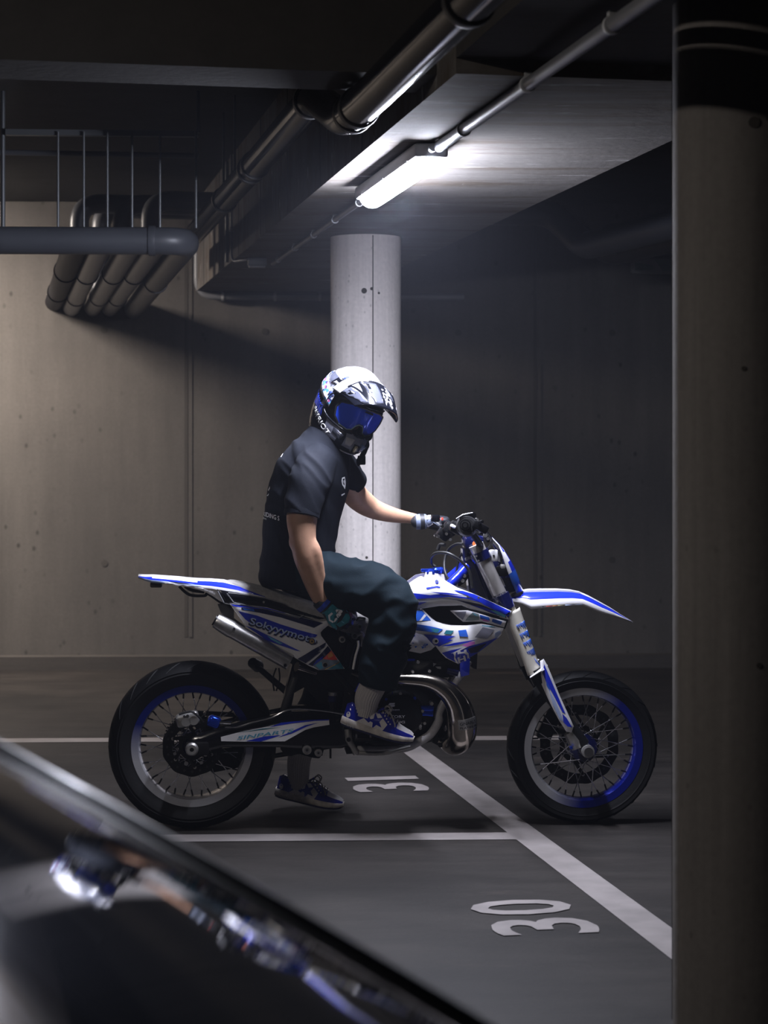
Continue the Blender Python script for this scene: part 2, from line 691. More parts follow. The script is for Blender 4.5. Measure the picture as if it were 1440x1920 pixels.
digit('3', (806, 1483), (0.215, 0.30))
digit('1', (783, 1461.5), (0.085, 0.30))
digit('3', (1128, 1749), (0.20, 0.30))
digit('0', (1081, 1712), (0.20, 0.30))

# ------------------------------------------------------------------ lamps
M_LAMPBODY = mat('lamp grey plastic', (0.42, 0.43, 0.45), 0.5)


def batten(xb, y0, y1, z, strength, color, label, group=None, w=0.105):
    """a weatherproof strip light: housing, diffuser, end glands and clips"""
    root = empty('batten_lamp', Matrix.Translation(B(xb, (y0 + y1) / 2, z)))
    sh = B(xb, (y0 + y1) / 2, z)
    R = Matrix.Rotation(PSI, 3, 'Z')
    b = MB()
    b.rbox(B(xb, (y0 + y1) / 2, z - 0.025), (w + 0.014, y1 - y0, 0.05), M_LAMPBODY, R, 0.012)
    for y in (y0, y1):
        s = -1 if y == y0 else 1
        b.cyl(B(xb, y, z - 0.02), B(xb, y + s * 0.03, z - 0.02), 0.014, M_LAMPBODY, 12)
    b.build('housing', root, shift=sh)
    b = MB()
    md = mat('diffuser ' + label[:12], (0.9, 0.9, 0.95), 0.4, emit=color, estr=strength)
    pr = []
    for (q, e) in ((0.0, 0), (0.03, 0.012), (1, 0)):
        pass
    rows = []
    n = 14
    for i, yy in enumerate([y0 + 0.008, y0 + 0.03, y0 + 0.06] + [y0 + 0.1 + (y1 - y0 - 0.2) * k / 10 for k in range(11)] + [y1 - 0.06, y1 - 0.03, y1 - 0.008]):
        e = min(yy - y0, y1 - yy)
        k = min(1, 0.45 + 0.55 * (e / 0.06) ** 0.5) if e < 0.06 else 1
        rows.append([B(xb + math.cos(PI * j / n) * (w / 2 - 0.004) * k, yy, z - 0.046 - math.sin(PI * j / n) * 0.042 * k) for j in range(n + 1)])
    b.grid(rows, md)
    b.add(rows[0], [tuple(range(n + 1))], md)
    b.add(rows[-1], [tuple(reversed(range(n + 1)))], md)
    b.build('diffuser', root, shift=sh)
    for k in range(3):
        for s in (-1, 1):
            y = y0 + (y1 - y0) * (0.12 + 0.38 * k)
            b = MB()
            b.rbox(B(xb + s * (w / 2 + 0.003), y, z - 0.036), (0.008, 0.022, 0.03), M_LAMPBODY, R, 0.003)
            b.build('clip', root, shift=sh)
    tag(root, label, 'lamp', group)
    return root


lz = 2.45
y0 = toB(hit_z(820, 268, lz))[1]
y1 = toB(hit_z(690, 352, lz))[1]
LXB = 1.425
lamp = batten(LXB, y0, y1, lz, LAMP_STRENGTH, LAMP_COLOR, 'glowing white strip lamp on the underside of the concrete beam')
sxb, syb, _ = toB(Vector((-3.55, 12.0, 0)))
wl = batten(sxb, syb - 0.65, syb + 0.65, 3.03, SIDE_STRENGTH, SIDE_COLOR, 'warm wall-washing strip lamp on the slab, out of view at the left', w=0.30)
b = MB()                                              # added unseen shield, blocks this lamp's light towards the camera side
R_ = Matrix.Rotation(PSI, 3, 'Z')
b.box(B(sxb - 0.20, syb, 2.90), (0.006, 1.5, 0.27), M_LAMPBODY, R_)
b.build('light_shield', wl, shift=wl.location)
wl.rotation_euler.z = PI / 2
bxb, byb, _ = toB(Vector((-2.0, 3.6, 0)))
batten(bxb, byb - 0.6, byb + 0.6, 3.03, BACK_STRENGTH, BACK_COLOR, 'warm strip lamp on the slab behind the photographer')
# ================================================================== pipes and conduits
M_BLACKPIPE = mat('black drain pipe', (0.003, 0.0035, 0.005), 0.16, spec=0.07, var=0.15, vscale=6)
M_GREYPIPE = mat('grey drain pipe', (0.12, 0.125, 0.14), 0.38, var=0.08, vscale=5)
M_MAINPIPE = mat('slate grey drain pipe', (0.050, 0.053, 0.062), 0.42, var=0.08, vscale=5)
M_DIMPIPE = mat('shaded grey drain pipe', (0.018, 0.020, 0.026), 0.45, var=0.08, vscale=5)  # grey pipe with the shadow behind the beam put into its colour
M_BLACKRUN = mat('dull black pipe', (0.004, 0.004, 0.005), 0.5, spec=0.1)
M_CONDUIT = mat('grey conduit', (0.15, 0.155, 0.17), 0.4)
M_STEEL = mat('dull zinc steel', (0.10, 0.105, 0.11), 0.5, metal=0.6)
M_RUBBER = mat('black rubber band', (0.01, 0.01, 0.011), 0.5)


def ring(b, p, d, r, w, m, th=0.006):
    """a clamp or socket collar round a pipe"""
    d = d.normalized()
    q = d.to_track_quat('Z', 'Y').to_matrix().to_4x4()
    M = Matrix.Translation(p) @ q
    b.lathe([(r, -w / 2), (r + th, -w / 2), (r + th * 1.2, -w / 4), (r + th * 1.2, w / 4), (r + th, w / 2), (r, w / 2)], m, M, 32, closed=True)


def pipe_thing(name, label, path, r, m, group=None, collars=(), cm=None, cw=0.05, seg=28, cat='pipe'):
    root = empty(name, Matrix.Translation(path[0]))
    b = MB()
    b.tube(path, r, m, seg)
    b.build('pipe_run', root, shift=path[0])
    for (p, d) in collars:
        b = MB()
        ring(b, p, d, r, cw, cm or m)
        b.build('collar', root, shift=path[0])
    return tag(root, label, cat, group)


# black drain pipe along the beam: high far stretch, jog under the cross beam, low near stretch
XP = 1.045
ya = toB(hit_xb(340, 462, XP))[1]
za = hit_xb(421, 371, XP).z
yb1 = toB(hit_xb(588, 190, XP))[1]
yn = toB(hit_xb(652, 222, XP))[1]
zn = hit_xb(652, 222, XP).z
zf = hit_xb(567, 208, XP).z
path = bend_path([B(XP, ya + 0.3, zf), B(XP, yb1 - 0.02, zf), B(XP - 0.01, yn + 0.02, zn), B(XP, yn - 0.3, zn), B(XP, 3.0, zn)], 0.12, 6)
cols = []
for (px, py, z) in ((478, 312, zf), (421, 372, zf), (583, 196, zf)):
    p = hit_xb(px, py, XP)
    cols.append((B(XP, toB(p)[1], zf), EY))
p = hit_xb(475, 318, XP)
cols += [(B(XP, toB(p)[1] + 0.08, zf), EY), (B(XP, yn - 0.10, zn), EY), (B(XP, yn - 0.20, zn), EY), (B(XP, toB(hit_xb(880, 8, XP))[1], zn), EY)]
pipe_thing('drain_pipe', 'glossy black drain pipe hung along the beam, with a jog under the cross beam', path, 0.056, M_BLACKPIPE, None, cols, M_RUBBER, 0.035)


def rod(p, q, r, name, label, group, m=M_STEEL):
    b = MB()
    b.tube([p - p, q - p], r, m, 8)
    o = b.build(name)
    o.location = p
    return tag(o, label, 'rod', group)


for px, py, wh in ((440, 300, 'nearer'), (419, 330, 'farther')):
    pp = hit_xb(px, py, XP)
    y = toB(pp)[1]
    rod(B(XP, y, zf + 0.05), B(XP, y, 3.045), 0.006, 'hanger_rod', 'thin rod holding the black drain pipe, the %s of two left of the beam' % wh, 'rods of the black pipe')

# the grey pipe across the left, with its elbow and the run back to the wall
zg = 2.36
end4 = hit_z(250, 577, zg)
xb4 = toB(end4)[0]
el = hit_z(362, 452, zg)
Yel = el.y
el = hit(352, 452, Vector((0, Yel, 0)), Vector((0, 1, 0)))
leftend = el - WX * 4.5
wallp = hit_wall(250, 577, 0.004)
path = bend_path([leftend, el, Vector((wallp.x, wallp.y, el.z - 0.02))], 0.13, 8)
d4 = (path[-1] - path[-4]).normalized()
pA = el + (path[-1] - el) * 0.5
pipe_thing('drain_pipe', 'thick grey pipe crossing the left edge and turning back to the wall', path, 0.0625, M_MAINPIPE, None,
           [(el - WX * 0.16, WX), (pA, path[-1] - el)], M_MAINPIPE, 0.03)
r4 = toB(wallp)[0]
yr4 = toB(hit_xb(282, 410, r4))[1]
b = MB()
b.tube(bend_path([B(r4, yr4, el.z - 0.01), B(r4, yr4, 2.86), B(1.2, yr4, 2.86)], 0.12, 8), 0.056, M_GREYPIPE, 28)
MAIN = [o for o in bpy.data.objects if o.get('label', '').startswith('thick grey pipe')][0]
b.build('riser', MAIN, shift=MAIN.location)
# three more grey runs joining the thick pipe, each with a riser at the back that turns over to the right
RUNS = [((206, 577), 229, 'nearest of three beside the elbow of the thick grey pipe'),
        ((174, 577), 190, 'middle one of three joining the thick grey pipe'),
        ((134, 577), 149, 'leftmost of three grey ones joining the thick grey pipe')]


def run(px, py, rx, r, m, label, group, ztop):
    w = hit_wall(px, py, 0.004)
    xb = toB(w)[0]
    d = w - el
    join = w - EY * ((w - el).dot(WY) / EY.dot(WY))
    path = [w, join + Vector((0, 0, el.z - w.z))]
    root = empty('drain_pipe', Matrix.Translation(w))
    b = MB()
    b.tube(path, r, m, 28)
    b.build('pipe_run', root, shift=w)
    for t in (0.22, 0.6):
        b = MB()
        ring(b, path[0] + (path[1] - path[0]) * t, path[1] - path[0], r, 0.03, m)
        b.build('collar', root, shift=w)
    if rx:
        yr = toB(hit_xb(rx, 410, xb))[1]
        t = (toB(w)[1] - yr) / (toB(w)[1] - toB(join)[1])
        z0 = w.z + (el.z - w.z) * t
        p = bend_path([B(xb, yr, z0), B(xb, yr, ztop), B(1.2, yr, ztop)], 0.12, 8)
        b = MB()
        b.tube(p, r, m, 28)
        b.build('riser', root, shift=w)
    return tag(root, label, 'pipe', group)


for k, ((px, py), rx, wh) in enumerate(RUNS):
    run(px, py, rx, 0.056, M_GREYPIPE, 'grey pipe from the wall, ' + wh, 'branch pipes', 2.86)
run(102, 566, 97, 0.060, M_BLACKRUN, 'black pipe from the wall joining the thick grey pipe farthest left', None, 2.87)

# rail and threaded rods over the thick pipe
rl0 = hit(11, 243, Vector((0, Yel, 0)), Vector((0, 1, 0)))
rl1 = hit(371, 257, Vector((0, Yel + 0.05, 0)), Vector((0, 1, 0)))
b = MB()
mid = (rl0 + rl1) / 2
d = (rl1 - rl0)
Rr = Matrix.Rotation(math.atan2(d.y, d.x), 3, 'Z')
b.box(Vector((0, 0, 0)), (d.length, 0.04, 0.026), M_STEEL, Rr)
o = b.build('mounting_rail')
o.location = Vector((mid.x, mid.y, (rl0.z + rl1.z) / 2))
tag(o, 'dark mounting rail over the thick grey pipe', 'rail')
zr = o.location.z
ORD = ['leftmost', 'second from the left', 'third from the left', 'fourth from the left', 'fifth from the left', 'rightmost']
for k, px in enumerate((110, 158, 202, 248, 300, 369)):
    q = hit(px, 422, Vector((0, Yel, 0)), Vector((0, 1, 0)))
    t = (q - leftend).dot(WX)
    p = leftend + WX * min(t, 4.40)
    if k == 5:
        p = Vector((q.x, q.y - 0.04, q.z))
    rod(Vector((p.x, p.y, el.z + 0.055)), Vector((p.x, p.y, zr)), 0.006, 'hanger_rod', 'thin steel rod between rail and thick grey pipe, ' + ORD[k] + ' of six', 'hanger rods')
for px, wh in ((5, 'left'), (371, 'right')):
    q = hit(px, 250, Vector((0, Yel, 0)), Vector((0, 1, 0)))
    rod(Vector((q.x, q.y + 0.01, zr - (0.45 if px == 5 else 0))), Vector((q.x, q.y + 0.01, 3.045)), 0.010, 'hanger_rod', 'thicker rod holding the mounting rail at its %s end' % wh, 'rail rods')
b = MB()
q0 = hit(-40, 285, Vector((0, Yel + 1.2, 0)), Vector((0, 1, 0)))
q1 = hit(372, 292, Vector((0, Yel + 1.25, 0)), Vector((0, 1, 0)))
b.tube([Vector((0, 0, 0)), q1 - q0], 0.014, M_CONDUIT, 10)
o = b.build('ceiling_conduit')
o.location = q0
tag(o, 'thin dark conduit under the slab behind the mounting rail', 'conduit')

# conduit along the soffit through the lamp
def conduit(name, label, path, r, clips=(), m=M_CONDUIT):
    root = empty(name, Matrix.Translation(path[0]))
    b = MB()
    b.tube(path, r, m, 14)
    b.build('tube_run', root, shift=path[0])
    for (p, d, up) in clips:
        b = MB()
        ring(b, p, d, r, 0.018, M_LAMPBODY, 0.004)
        b.box(p + up * (r + 0.006), (0.02, 0.02, 0.016), M_LAMPBODY, Matrix.Rotation(PSI, 3, 'Z'))
        b.build('clip', root, shift=path[0])
    return tag(root, label, 'conduit')


zc = ZS - 0.024
yfar = toB(hit_z(504, 494, zc))[1]
cl = [(B(LXB + 0.02, y1 + 0.35 + k * 0.62, zc), EY, Vector((0, 0, 1))) for k in range(5)]
conduit('ceiling_conduit', 'grey conduit on the beam soffit from the lamp to the junction box', [B(LXB + 0.02, y1 + 0.03, zc), B(LXB + 0.02, yfar, zc)], 0.0125, cl)
cl = [(B(LXB + 0.02, y0 - 0.4 - k * 0.8, zc), EY, Vector((0, 0, 1))) for k in range(3)]
conduit('ceiling_conduit', 'grey conduit on the beam soffit running from the lamp towards the camera', [B(LXB + 0.02, y0 - 0.03, zc), B(LXB + 0.02, YJ - 0.02, zc), B(LXB + 0.02, 2.2, zc)], 0.019, cl)

jb = hit_z(482, 491, zc)
root = empty('junction_box', Matrix.Translation(jb))
b = MB()
b.rbox(Vector((0, 0, 0.0)), (0.10, 0.05, 0.045), M_CONDUIT, Matrix.Rotation(PSI, 3, 'Z'), 0.006)
b.build('box_body', root)
b = MB()
b.rbox(Vector((0, 0, -0.026)), (0.09, 0.044, 0.010), M_LAMPBODY, Matrix.Rotation(PSI, 3, 'Z'), 0.004)
b.build('box_lid', root)
tag(root, 'small grey junction box at the far end of the soffit conduit', 'junction box')

yv = toB(hit_xb(438, 420, XB0))[1]
jx = toB(jb)[0]
path = bend_path([B(XB0 - 0.012, yv, 3.03), B(XB0 - 0.012, yv, ZS - 0.012), B(jx - 0.05, toB(jb)[1], ZS - 0.012)], 0.05, 6)
conduit('cable', 'thin cable down the beam side to the junction box', path, 0.007, [(B(XB0 - 0.01, yv, 2.62), Vector((0, 0, 1)), EX)])
path = [B(XB0 - 0.01, yv + 0.25, 3.03), B(XB0 - 0.01, yv + 0.25, ZS + 0.01)]
conduit('cable', 'thin cable going straight down the beam side left of the other one', path, 0.009)

# pale conduit down the wall and along under the beam
pz = hit_wall(500, 556, 0.06)
va = hit_wall(370, 452, 0.06)
vb = hit_wall(373, 556, 0.06)
pe = hit_wall(640, 556, 0.06)
path = bend_path([Vector((va.x, va.y, va.z + 0.35)), Vector((va.x, va.y, pz.z)), Vector((pe.x + 0.8, pe.y + 0.03, pz.z))], 0.12, 8)
cl = [(hit_wall(px, 556, 0.06), WX, WY) for px in (418, 516, 600)]
cl = [(Vector((p.x, p.y, pz.z)), d, u) for p, d, u in cl]
conduit('wall_conduit', 'pale grey conduit bending along the wall to the round column', path, 0.024, cl)

# dim pipes and a box on the right, behind the beam
Yr = 11.2
def vpt(px, py, Y): return hit(px, py, Vector((0, Y, 0)), Vector((0, 1, 0)))
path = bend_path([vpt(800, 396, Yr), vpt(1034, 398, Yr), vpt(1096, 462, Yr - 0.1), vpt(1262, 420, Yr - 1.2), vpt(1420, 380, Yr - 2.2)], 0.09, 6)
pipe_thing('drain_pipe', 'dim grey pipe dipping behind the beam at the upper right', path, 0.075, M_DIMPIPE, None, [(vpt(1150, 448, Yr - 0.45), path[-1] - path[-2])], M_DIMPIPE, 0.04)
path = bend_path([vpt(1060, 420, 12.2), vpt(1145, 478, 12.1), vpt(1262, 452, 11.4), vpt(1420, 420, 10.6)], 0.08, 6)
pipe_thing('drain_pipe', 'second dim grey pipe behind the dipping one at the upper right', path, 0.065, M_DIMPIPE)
b = MB()
sc0, sc1 = hit_wall(1183, 499, 0.04), hit_wall(1290, 499, 0.04)
w = (sc1 - sc0).length
b.rbox(Vector((w / 2, 0, 0)), (w, 0.08, 0.10), mat('white sign plastic', (0.2, 0.21, 0.21), 0.5), None, 0.01)
o = b.build('emergency_light')
o.location = sc0
o.rotation_euler.z = WANG
b = MB()
b.add([Vector((0.02, -0.042, -0.03)), Vector((0.14, -0.042, -0.03)), Vector((0.14, -0.042, 0.0)), Vector((0.02, -0.042, 0.02))], [(0, 1, 2, 3)], mat('dim green', (0.10, 0.16, 0.14), 0.5))
b.add([Vector((0.2, -0.042, -0.035)), Vector((0.36, -0.042, -0.035)), Vector((0.36, -0.042, 0.04)), Vector((0.15, -0.042, 0.04))], [(0, 1, 2, 3)], mat('dim green', (0.10, 0.16, 0.14), 0.5))
g = b.build('sign_face', o)
tag(o, 'small pale sign box on the back wall beside the large near column', 'sign box')
# ================================================================== the car at the lower left
M_CARPAINT = mat('car paint', (0.006, 0.014, 0.030), 0.32, spec=0.25, coat=0.15)
M_GLASS = mat('windscreen glass', (0.003, 0.005, 0.007), 0.03, spec=0.5)
M_TRIMB = mat('black car trim', (0.008, 0.008, 0.009), 0.35)
M_TYRE = mat('tyre rubber', (0.0035, 0.0035, 0.004), 0.6, spec=0.22, bump=0.3, bscale=90)
M_ALLOY = mat('alloy', (0.5, 0.5, 0.52), 0.3, metal=1)
CY0, CY1 = 0.20, 1.86
eA = hit(0, 1478, Vector((0, CY1, 0)), Vector((0, 1, 0)))
eB = hit(900, 1966, Vector((0, CY1, 0)), Vector((0, 1, 0)))
ed = (eB - eA).normalized()
slope = ed
ROOF = eA - ed * 0.62
COWL = eB + ed * 0.14
nrm = Vector((-ed.z, 0, ed.x))
YC = (CY0 + CY1) / 2 - 0.02
car = empty('parked_car', Matrix.Translation(Vector((eB.x, YC, 0))))
CS = Vector((eB.x, YC, 0))
HW = CY1 - YC


def scr(t, s):
    """windscreen: t from cowl (0) to roof (1), s across from -1 to 1"""
    p = COWL + (ROOF - COWL) * t
    bow = -0.034 * ((s + 0.75) ** 2 - 3.0625) - 0.02 * (abs(s) ** 6 - 1)
    arch = 0.02 * math.sin(PI * t)
    nar = 1 - 0.0 * t
    q = p + nrm * (bow + arch)
    return Vector((q.x, YC + s * HW * nar, q.z))


b = MB()
b.grid([[scr(i / 14, -0.965 + 1.93 * j / 28) for j in range(29)] for i in range(15)], M_GLASS)
b.build('windscreen', car, shift=CS, solid=0.005)
for s in (1, -1):
    b = MB()
    b.tube([scr(i / 14, s * 0.99) + nrm * 0.001 for i in range(15)], (0.022, 0.016), M_CARPAINT, 12) if False else b.tube([scr(i / 14, s * 0.99) for i in range(15)], [(0.024, 0.017)] * 15, M_CARPAINT, 14, ref=Vector((0, 1, 0)))
    b.build('windscreen_pillar', car, shift=CS)
    b = MB()
    b.tube([scr(i / 14, s * 0.955) + nrm * 0.001 for i in range(15)], [(0.006, 0.003)] * 15, M_TRIMB, 8, ref=Vector((0, 1, 0)))
    b.build('windscreen_seal', car, shift=CS)
# roof, bonnet, sides
b = MB()
rows = []
for i in range(9):
    x = ROOF.x - i * 0.2
    z = scr(1, 0).z + 0.05 * math.sin(min(1, i / 5) * PI / 2)
    rows.append([Vector((x, YC + s * HW, z - 0.085 * s * s - 0.05 * abs(s) ** 6)) for s in [-1 + 2 * j / 16 for j in range(17)]])
b.grid(rows, M_CARPAINT)
b.build('roof', car, shift=CS, solid=0.01)
b = MB()
rows = []
for i in range(11):
    x = COWL.x - 0.02 + i * 0.11
    z = scr(0, 0).z - 0.012 - 0.10 * (i / 10) - 0.16 * (i / 10) ** 4
    rows.append([Vector((x, YC + s * (HW + 0.09) * (1 - 0.12 * (i / 10) ** 3), z - 0.05 * s * s - 0.07 * abs(s) ** 7)) for s in [-1 + 2 * j / 18 for j in range(19)]])
b.grid(rows, M_CARPAINT)
b.build('bonnet', car, shift=CS, solid=0.01)
zb = scr(0, 0).z - 0.13
for s in (1, -1):
    b = MB()
    rows = []
    for i in range(24):
        x = COWL.x + 1.05 - i * 0.16
        y = HW + 0.10 - 0.12 * max(0, (x - COWL.x) / 1.05) ** 3
        top = zb - (0.12 * max(0, (x - COWL.x) / 1.05) if x > COWL.x else -0.03)
        wheel = max(0, 0.36 ** 2 - (x - (COWL.x + 0.42)) ** 2) ** 0.5
        low = max(0.2, wheel + 0.02)
        rows.append([Vector((x, YC + s * (y - 0.03 * (1 - k / 6) ** 2 - 0.05 * (k == 0)), top - (top - low) * k / 6)) for k in range(7)])
    b.grid(rows, M_CARPAINT)
    b.build('body_side', car, shift=CS, solid=0.01)
    b = MB()
    c0 = Vector((COWL.x + 0.42, YC + s * (HW - 0.02), 0.31))
    M = Matrix.Translation(c0) @ Matrix.Rotation(PI / 2, 4, 'X')
    b.lathe([(0.2, -0.09), (0.29, -0.09), (0.31, -0.06), (0.31, 0.06), (0.29, 0.09), (0.2, 0.09)], M_TYRE, M, 40, closed=True)
    w = b.build('wheel', car, shift=CS)
    b = MB()
    for k in range(5):
        a = 2 * PI * k / 5
        b.box(c0 + Vector((math.sin(a) * 0.1, 0, math.cos(a) * 0.1)), (0.05, 0.06, 0.21), M_ALLOY, Matrix.Rotation(a, 3, 'Y'))
    b.lathe([(0.19, -0.08), (0.205, -0.08), (0.205, 0.08), (0.19, 0.08)], M_ALLOY, M, 36, closed=True)
    b.build('alloy_rim', w, shift=CS)
    b = MB()
    side = [(scr(0.98, s).x, scr(0.98, s).z - 0.02), (scr(0.06, s).x, scr(0.06, s).z - 0.02), (COWL.x - 0.05, zb + 0.02), (ROOF.x - 1.2, zb + 0.03), (ROOF.x - 1.2, scr(1, s).z - 0.03)]
    b.sheet(side, lambda u, v, o, s=s: Vector((u, YC + s * (HW + 0.01 + 0.08 * max(0, (scr(0.5, 0).z - v)) ) + s * o, v)), M_GLASS, 0.006, 0.2)
    b.build('side_window', car, shift=CS)
b = MB()
b.rbox(Vector((COWL.x + 1.02, YC, 0.42)), (0.12, 2 * HW + 0.02, 0.42), M_TRIMB, None, 0.05, 3)
b.build('bumper', car, shift=CS)
b = MB()
b.rbox(Vector((COWL.x - 0.45, YC, COWL.z - 0.16)), (0.7, 2 * HW - 0.08, 0.14), M_TRIMB, None, 0.05, 3)
b.build('dashboard', car, shift=CS)
tag(car, 'dark glossy car with sloping windscreen, out of focus close to the camera', 'car')
# ================================================================== the motorcycle
RW = hit_z(361, 1552, 0)                              # rear contact on the floor
FWc = Vector((0.7427, 7.69, 0))                       # front contact
BANG = math.atan2(FWc.y - RW.y, FWc.x - RW.x)
BO = (RW + FWc) / 2
BM = Matrix.Translation(BO) @ Matrix.Rotation(BANG, 4, 'Z')
BMI = BM.inverted()
WB = (FWc - RW).length
EL = BMI @ EYE                                        # the eye, seen from the bike


def pl(px, py, off=0.0):
    """point of the bike's upright plane y = off that the photograph shows at a pixel (x forward, y away, z up)"""
    r = BMI.to_3x3() @ ray(px, py)
    return EL + r * ((off - EL.y) / r.y)


ZOOM = {'2': (740, 920, 3.13043), '3': (240, 1040, 3.13043), '4': (500, 1100, 3.13043), '1': (440, 660, 3.13043), 'A': (580, 690, 7.5789), 'B': (770, 950, 6.5454),
        'C': (400, 1060, 5.53846), 'D': (760, 1060, 6.5454), 'E': (700, 1230, 6.5454), 'F': (500, 1230, 6.5454), 'G': (920, 1080, 5.142857),
        'H': (240, 1060, 6.0), 'I': (640, 1290, 9.6), 'J': (500, 1400, 9.0), 'K': (270, 1300, 6.857), 'L': (590, 1100, 11.077), 'P': (0, 0, 1)}


def zp(k, x, y):
    a, b_, s = ZOOM[k]
    return a + x / s, b_ + y / s


def q3(k, x, y, off=0.0):
    return pl(*zp(k, x, y), off)


def uv(k, pts, off):
    o = []
    for (x, y) in pts:
        p = q3(k, x, y, off)
        o.append((p.x, p.z))
    return o


def seg_dist(p, poly):
    best = 9
    for i in range(len(poly)):
        a, c = poly[i], poly[(i + 1) % len(poly)]
        dx, dz = c[0] - a[0], c[1] - a[1]
        L2 = dx * dx + dz * dz or 1e-9
        t = max(0, min(1, ((p[0] - a[0]) * dx + (p[1] - a[1]) * dz) / L2))
        best = min(best, math.hypot(p[0] - a[0] - t * dx, p[1] - a[1] - t * dz))
    return best


def bulged(poly, off, h, w):
    """near-side panel surface: plane y = off, swelling by h towards the viewer's side away from its edges"""
    def fn(u, v, o):
        d = seg_dist((u, v), poly)
        k = 1 - math.exp(-d / w)
        return Vector((u, off - h * k - o, v))
    return fn


BLUE = (0.012, 0.028, 0.46)
M_BLUE = mat('gloss royal blue', BLUE, 0.16, coat=0.8)
M_NAVY = mat('gloss navy', (0.004, 0.006, 0.05), 0.2, coat=0.6)
M_SKYB = mat('gloss mid blue', (0.02, 0.10, 0.50), 0.18, coat=0.6)
M_WHITE = mat('gloss white plastic', (0.70, 0.69, 0.72), 0.26, coat=0.5, var=0.05, vscale=25)
M_GREYG = mat('graphics grey', (0.18, 0.18, 0.23), 0.3, coat=0.5)
M_TEAL = mat('graphics teal', (0.03, 0.22, 0.30), 0.15, metal=0.35, coat=0.8)
M_CYAN = mat('graphics cyan', (0.10, 0.42, 0.62), 0.15, metal=0.3, coat=0.8)
M_PINK = mat('graphics pink', (0.55, 0.16, 0.52), 0.2, coat=0.8)
M_RED = mat('graphics red', (0.70, 0.07, 0.05), 0.22, coat=0.8)
M_ORANGE = mat('graphics orange', (0.72, 0.30, 0.10), 0.22, coat=0.8)
M_LAVEN = mat('lettering lavender', (0.40, 0.50, 0.78), 0.25, coat=0.5)
M_BLK = mat('black plastic', (0.004, 0.004, 0.005), 0.35, spec=0.25)
M_BLKG = mat('black gloss plastic', (0.004, 0.004, 0.006), 0.14, spec=0.3, coat=0.3)
M_BLKM = mat('matt black metal', (0.007, 0.007, 0.008), 0.42, metal=0.2, spec=0.3)
M_ENG = mat('black engine casting', (0.006, 0.006, 0.007), 0.38, spec=0.3, bump=0.25, bscale=220)
M_ALU = mat('brushed aluminium', (0.50, 0.49, 0.48), 0.33, metal=0.95, var=0.12, vscale=60)
M_CAST = mat('dull silver casting', (0.36, 0.35, 0.34), 0.45, metal=0.8, var=0.1, vscale=40)
M_TITAN = mat('nickel plated steel', (0.50, 0.45, 0.39), 0.14, metal=1.0, var=0.12, vscale=14)
M_CHROME = mat('polished steel', (0.62, 0.62, 0.64), 0.12, metal=1.0)
M_BLUEAN = mat('blue anodised metal', (0.015, 0.06, 0.55), 0.2, metal=0.75)
M_SUEDE = mat('grey seat cover', (0.27, 0.26, 0.255), 0.85, var=0.2, vscale=60, bump=0.8, bscale=500, sheen=0.3)
M_SUEDE2 = mat('pale seat nose cover', (0.46, 0.44, 0.44), 0.8, bump=0.8, bscale=500)
M_FORK = mat('grey fork tube', (0.42, 0.40, 0.39), 0.32, metal=0.45, var=0.08, vscale=30)
M_FORKW = mat('ivory fork guard', (0.60, 0.57, 0.50), 0.38, var=0.05, vscale=20)
M_TANK = mat('milky tank plastic', (0.60, 0.58, 0.60), 0.35, var=0.14, vscale=40)
M_LETW = mat('white lettering', (0.85, 0.85, 0.85), 0.5)
M_GOLD = mat('gold ring', (0.75, 0.48, 0.16), 0.25, metal=0.8)
M_ORNG2 = mat('orange knob', (0.8, 0.16, 0.04), 0.35)

bike = empty('motorcycle', BM)
tag(bike, 'blue and white supermoto motorcycle with spoked wheels, standing across the bay line', 'motorcycle')


def part(b, name, parent=bike, ang=35, mirror=False, label=None, solid=0.0):
    o = b.build(name, parent, ang, mirror=mirror, solid=solid)
    if label: o['label'] = label
    return o


# ---------------------------------------------------------------- wheels
def two_tone(name, c1, c2, ang, wid=0.25, rough=0.25, metal=0.6):
    """rim paint fading from one colour to the other round the wheel"""
    m = bpy.data.materials.new(name)
    m.use_nodes = True
    nt = m.node_tree
    N, L = nt.nodes, nt.links
    b = N['Principled BSDF']
    b.inputs['Roughness'].default_value = rough
    b.inputs['Metallic'].default_value = metal
    b.inputs['Coat Weight'].default_value = 0.4
    tc = N.new('ShaderNodeTexCoord')
    dt = N.new('ShaderNodeVectorMath')
    dt.operation = 'DOT_PRODUCT'
    dt.inputs[1].default_value = (math.cos(ang), 0, math.sin(ang))
    L.new(tc.outputs['Object'], dt.inputs[0])
    r = N.new('ShaderNodeMapRange')
    r.inputs[1].default_value = -0.23 * wid
    r.inputs[2].default_value = 0.23 * wid
    L.new(dt.outputs['Value'], r.inputs[0])
    x = N.new('ShaderNodeMix')
    x.data_type = 'RGBA'
    x.inputs[6].default_value = (*c1, 1)
    x.inputs[7].default_value = (*c2, 1)
    L.new(r.outputs[0], x.inputs[0])
    L.new(x.outputs[2], b.inputs['Base Color'])
    return m


RIM_R = two_tone('rear rim paint', (0.60, 0.60, 0.63), (0.006, 0.016, 0.20), math.radians(86), 0.3)
RIM_F = two_tone('front rim paint', (0.58, 0.58, 0.60), (0.006, 0.016, 0.30), math.radians(-22), 0.3)
M_SPOKE = mat('spoke steel', (0.80, 0.80, 0.83), 0.25, metal=1.0)
M_NIP = mat('black nipple', (0.006, 0.006, 0.007), 0.35)


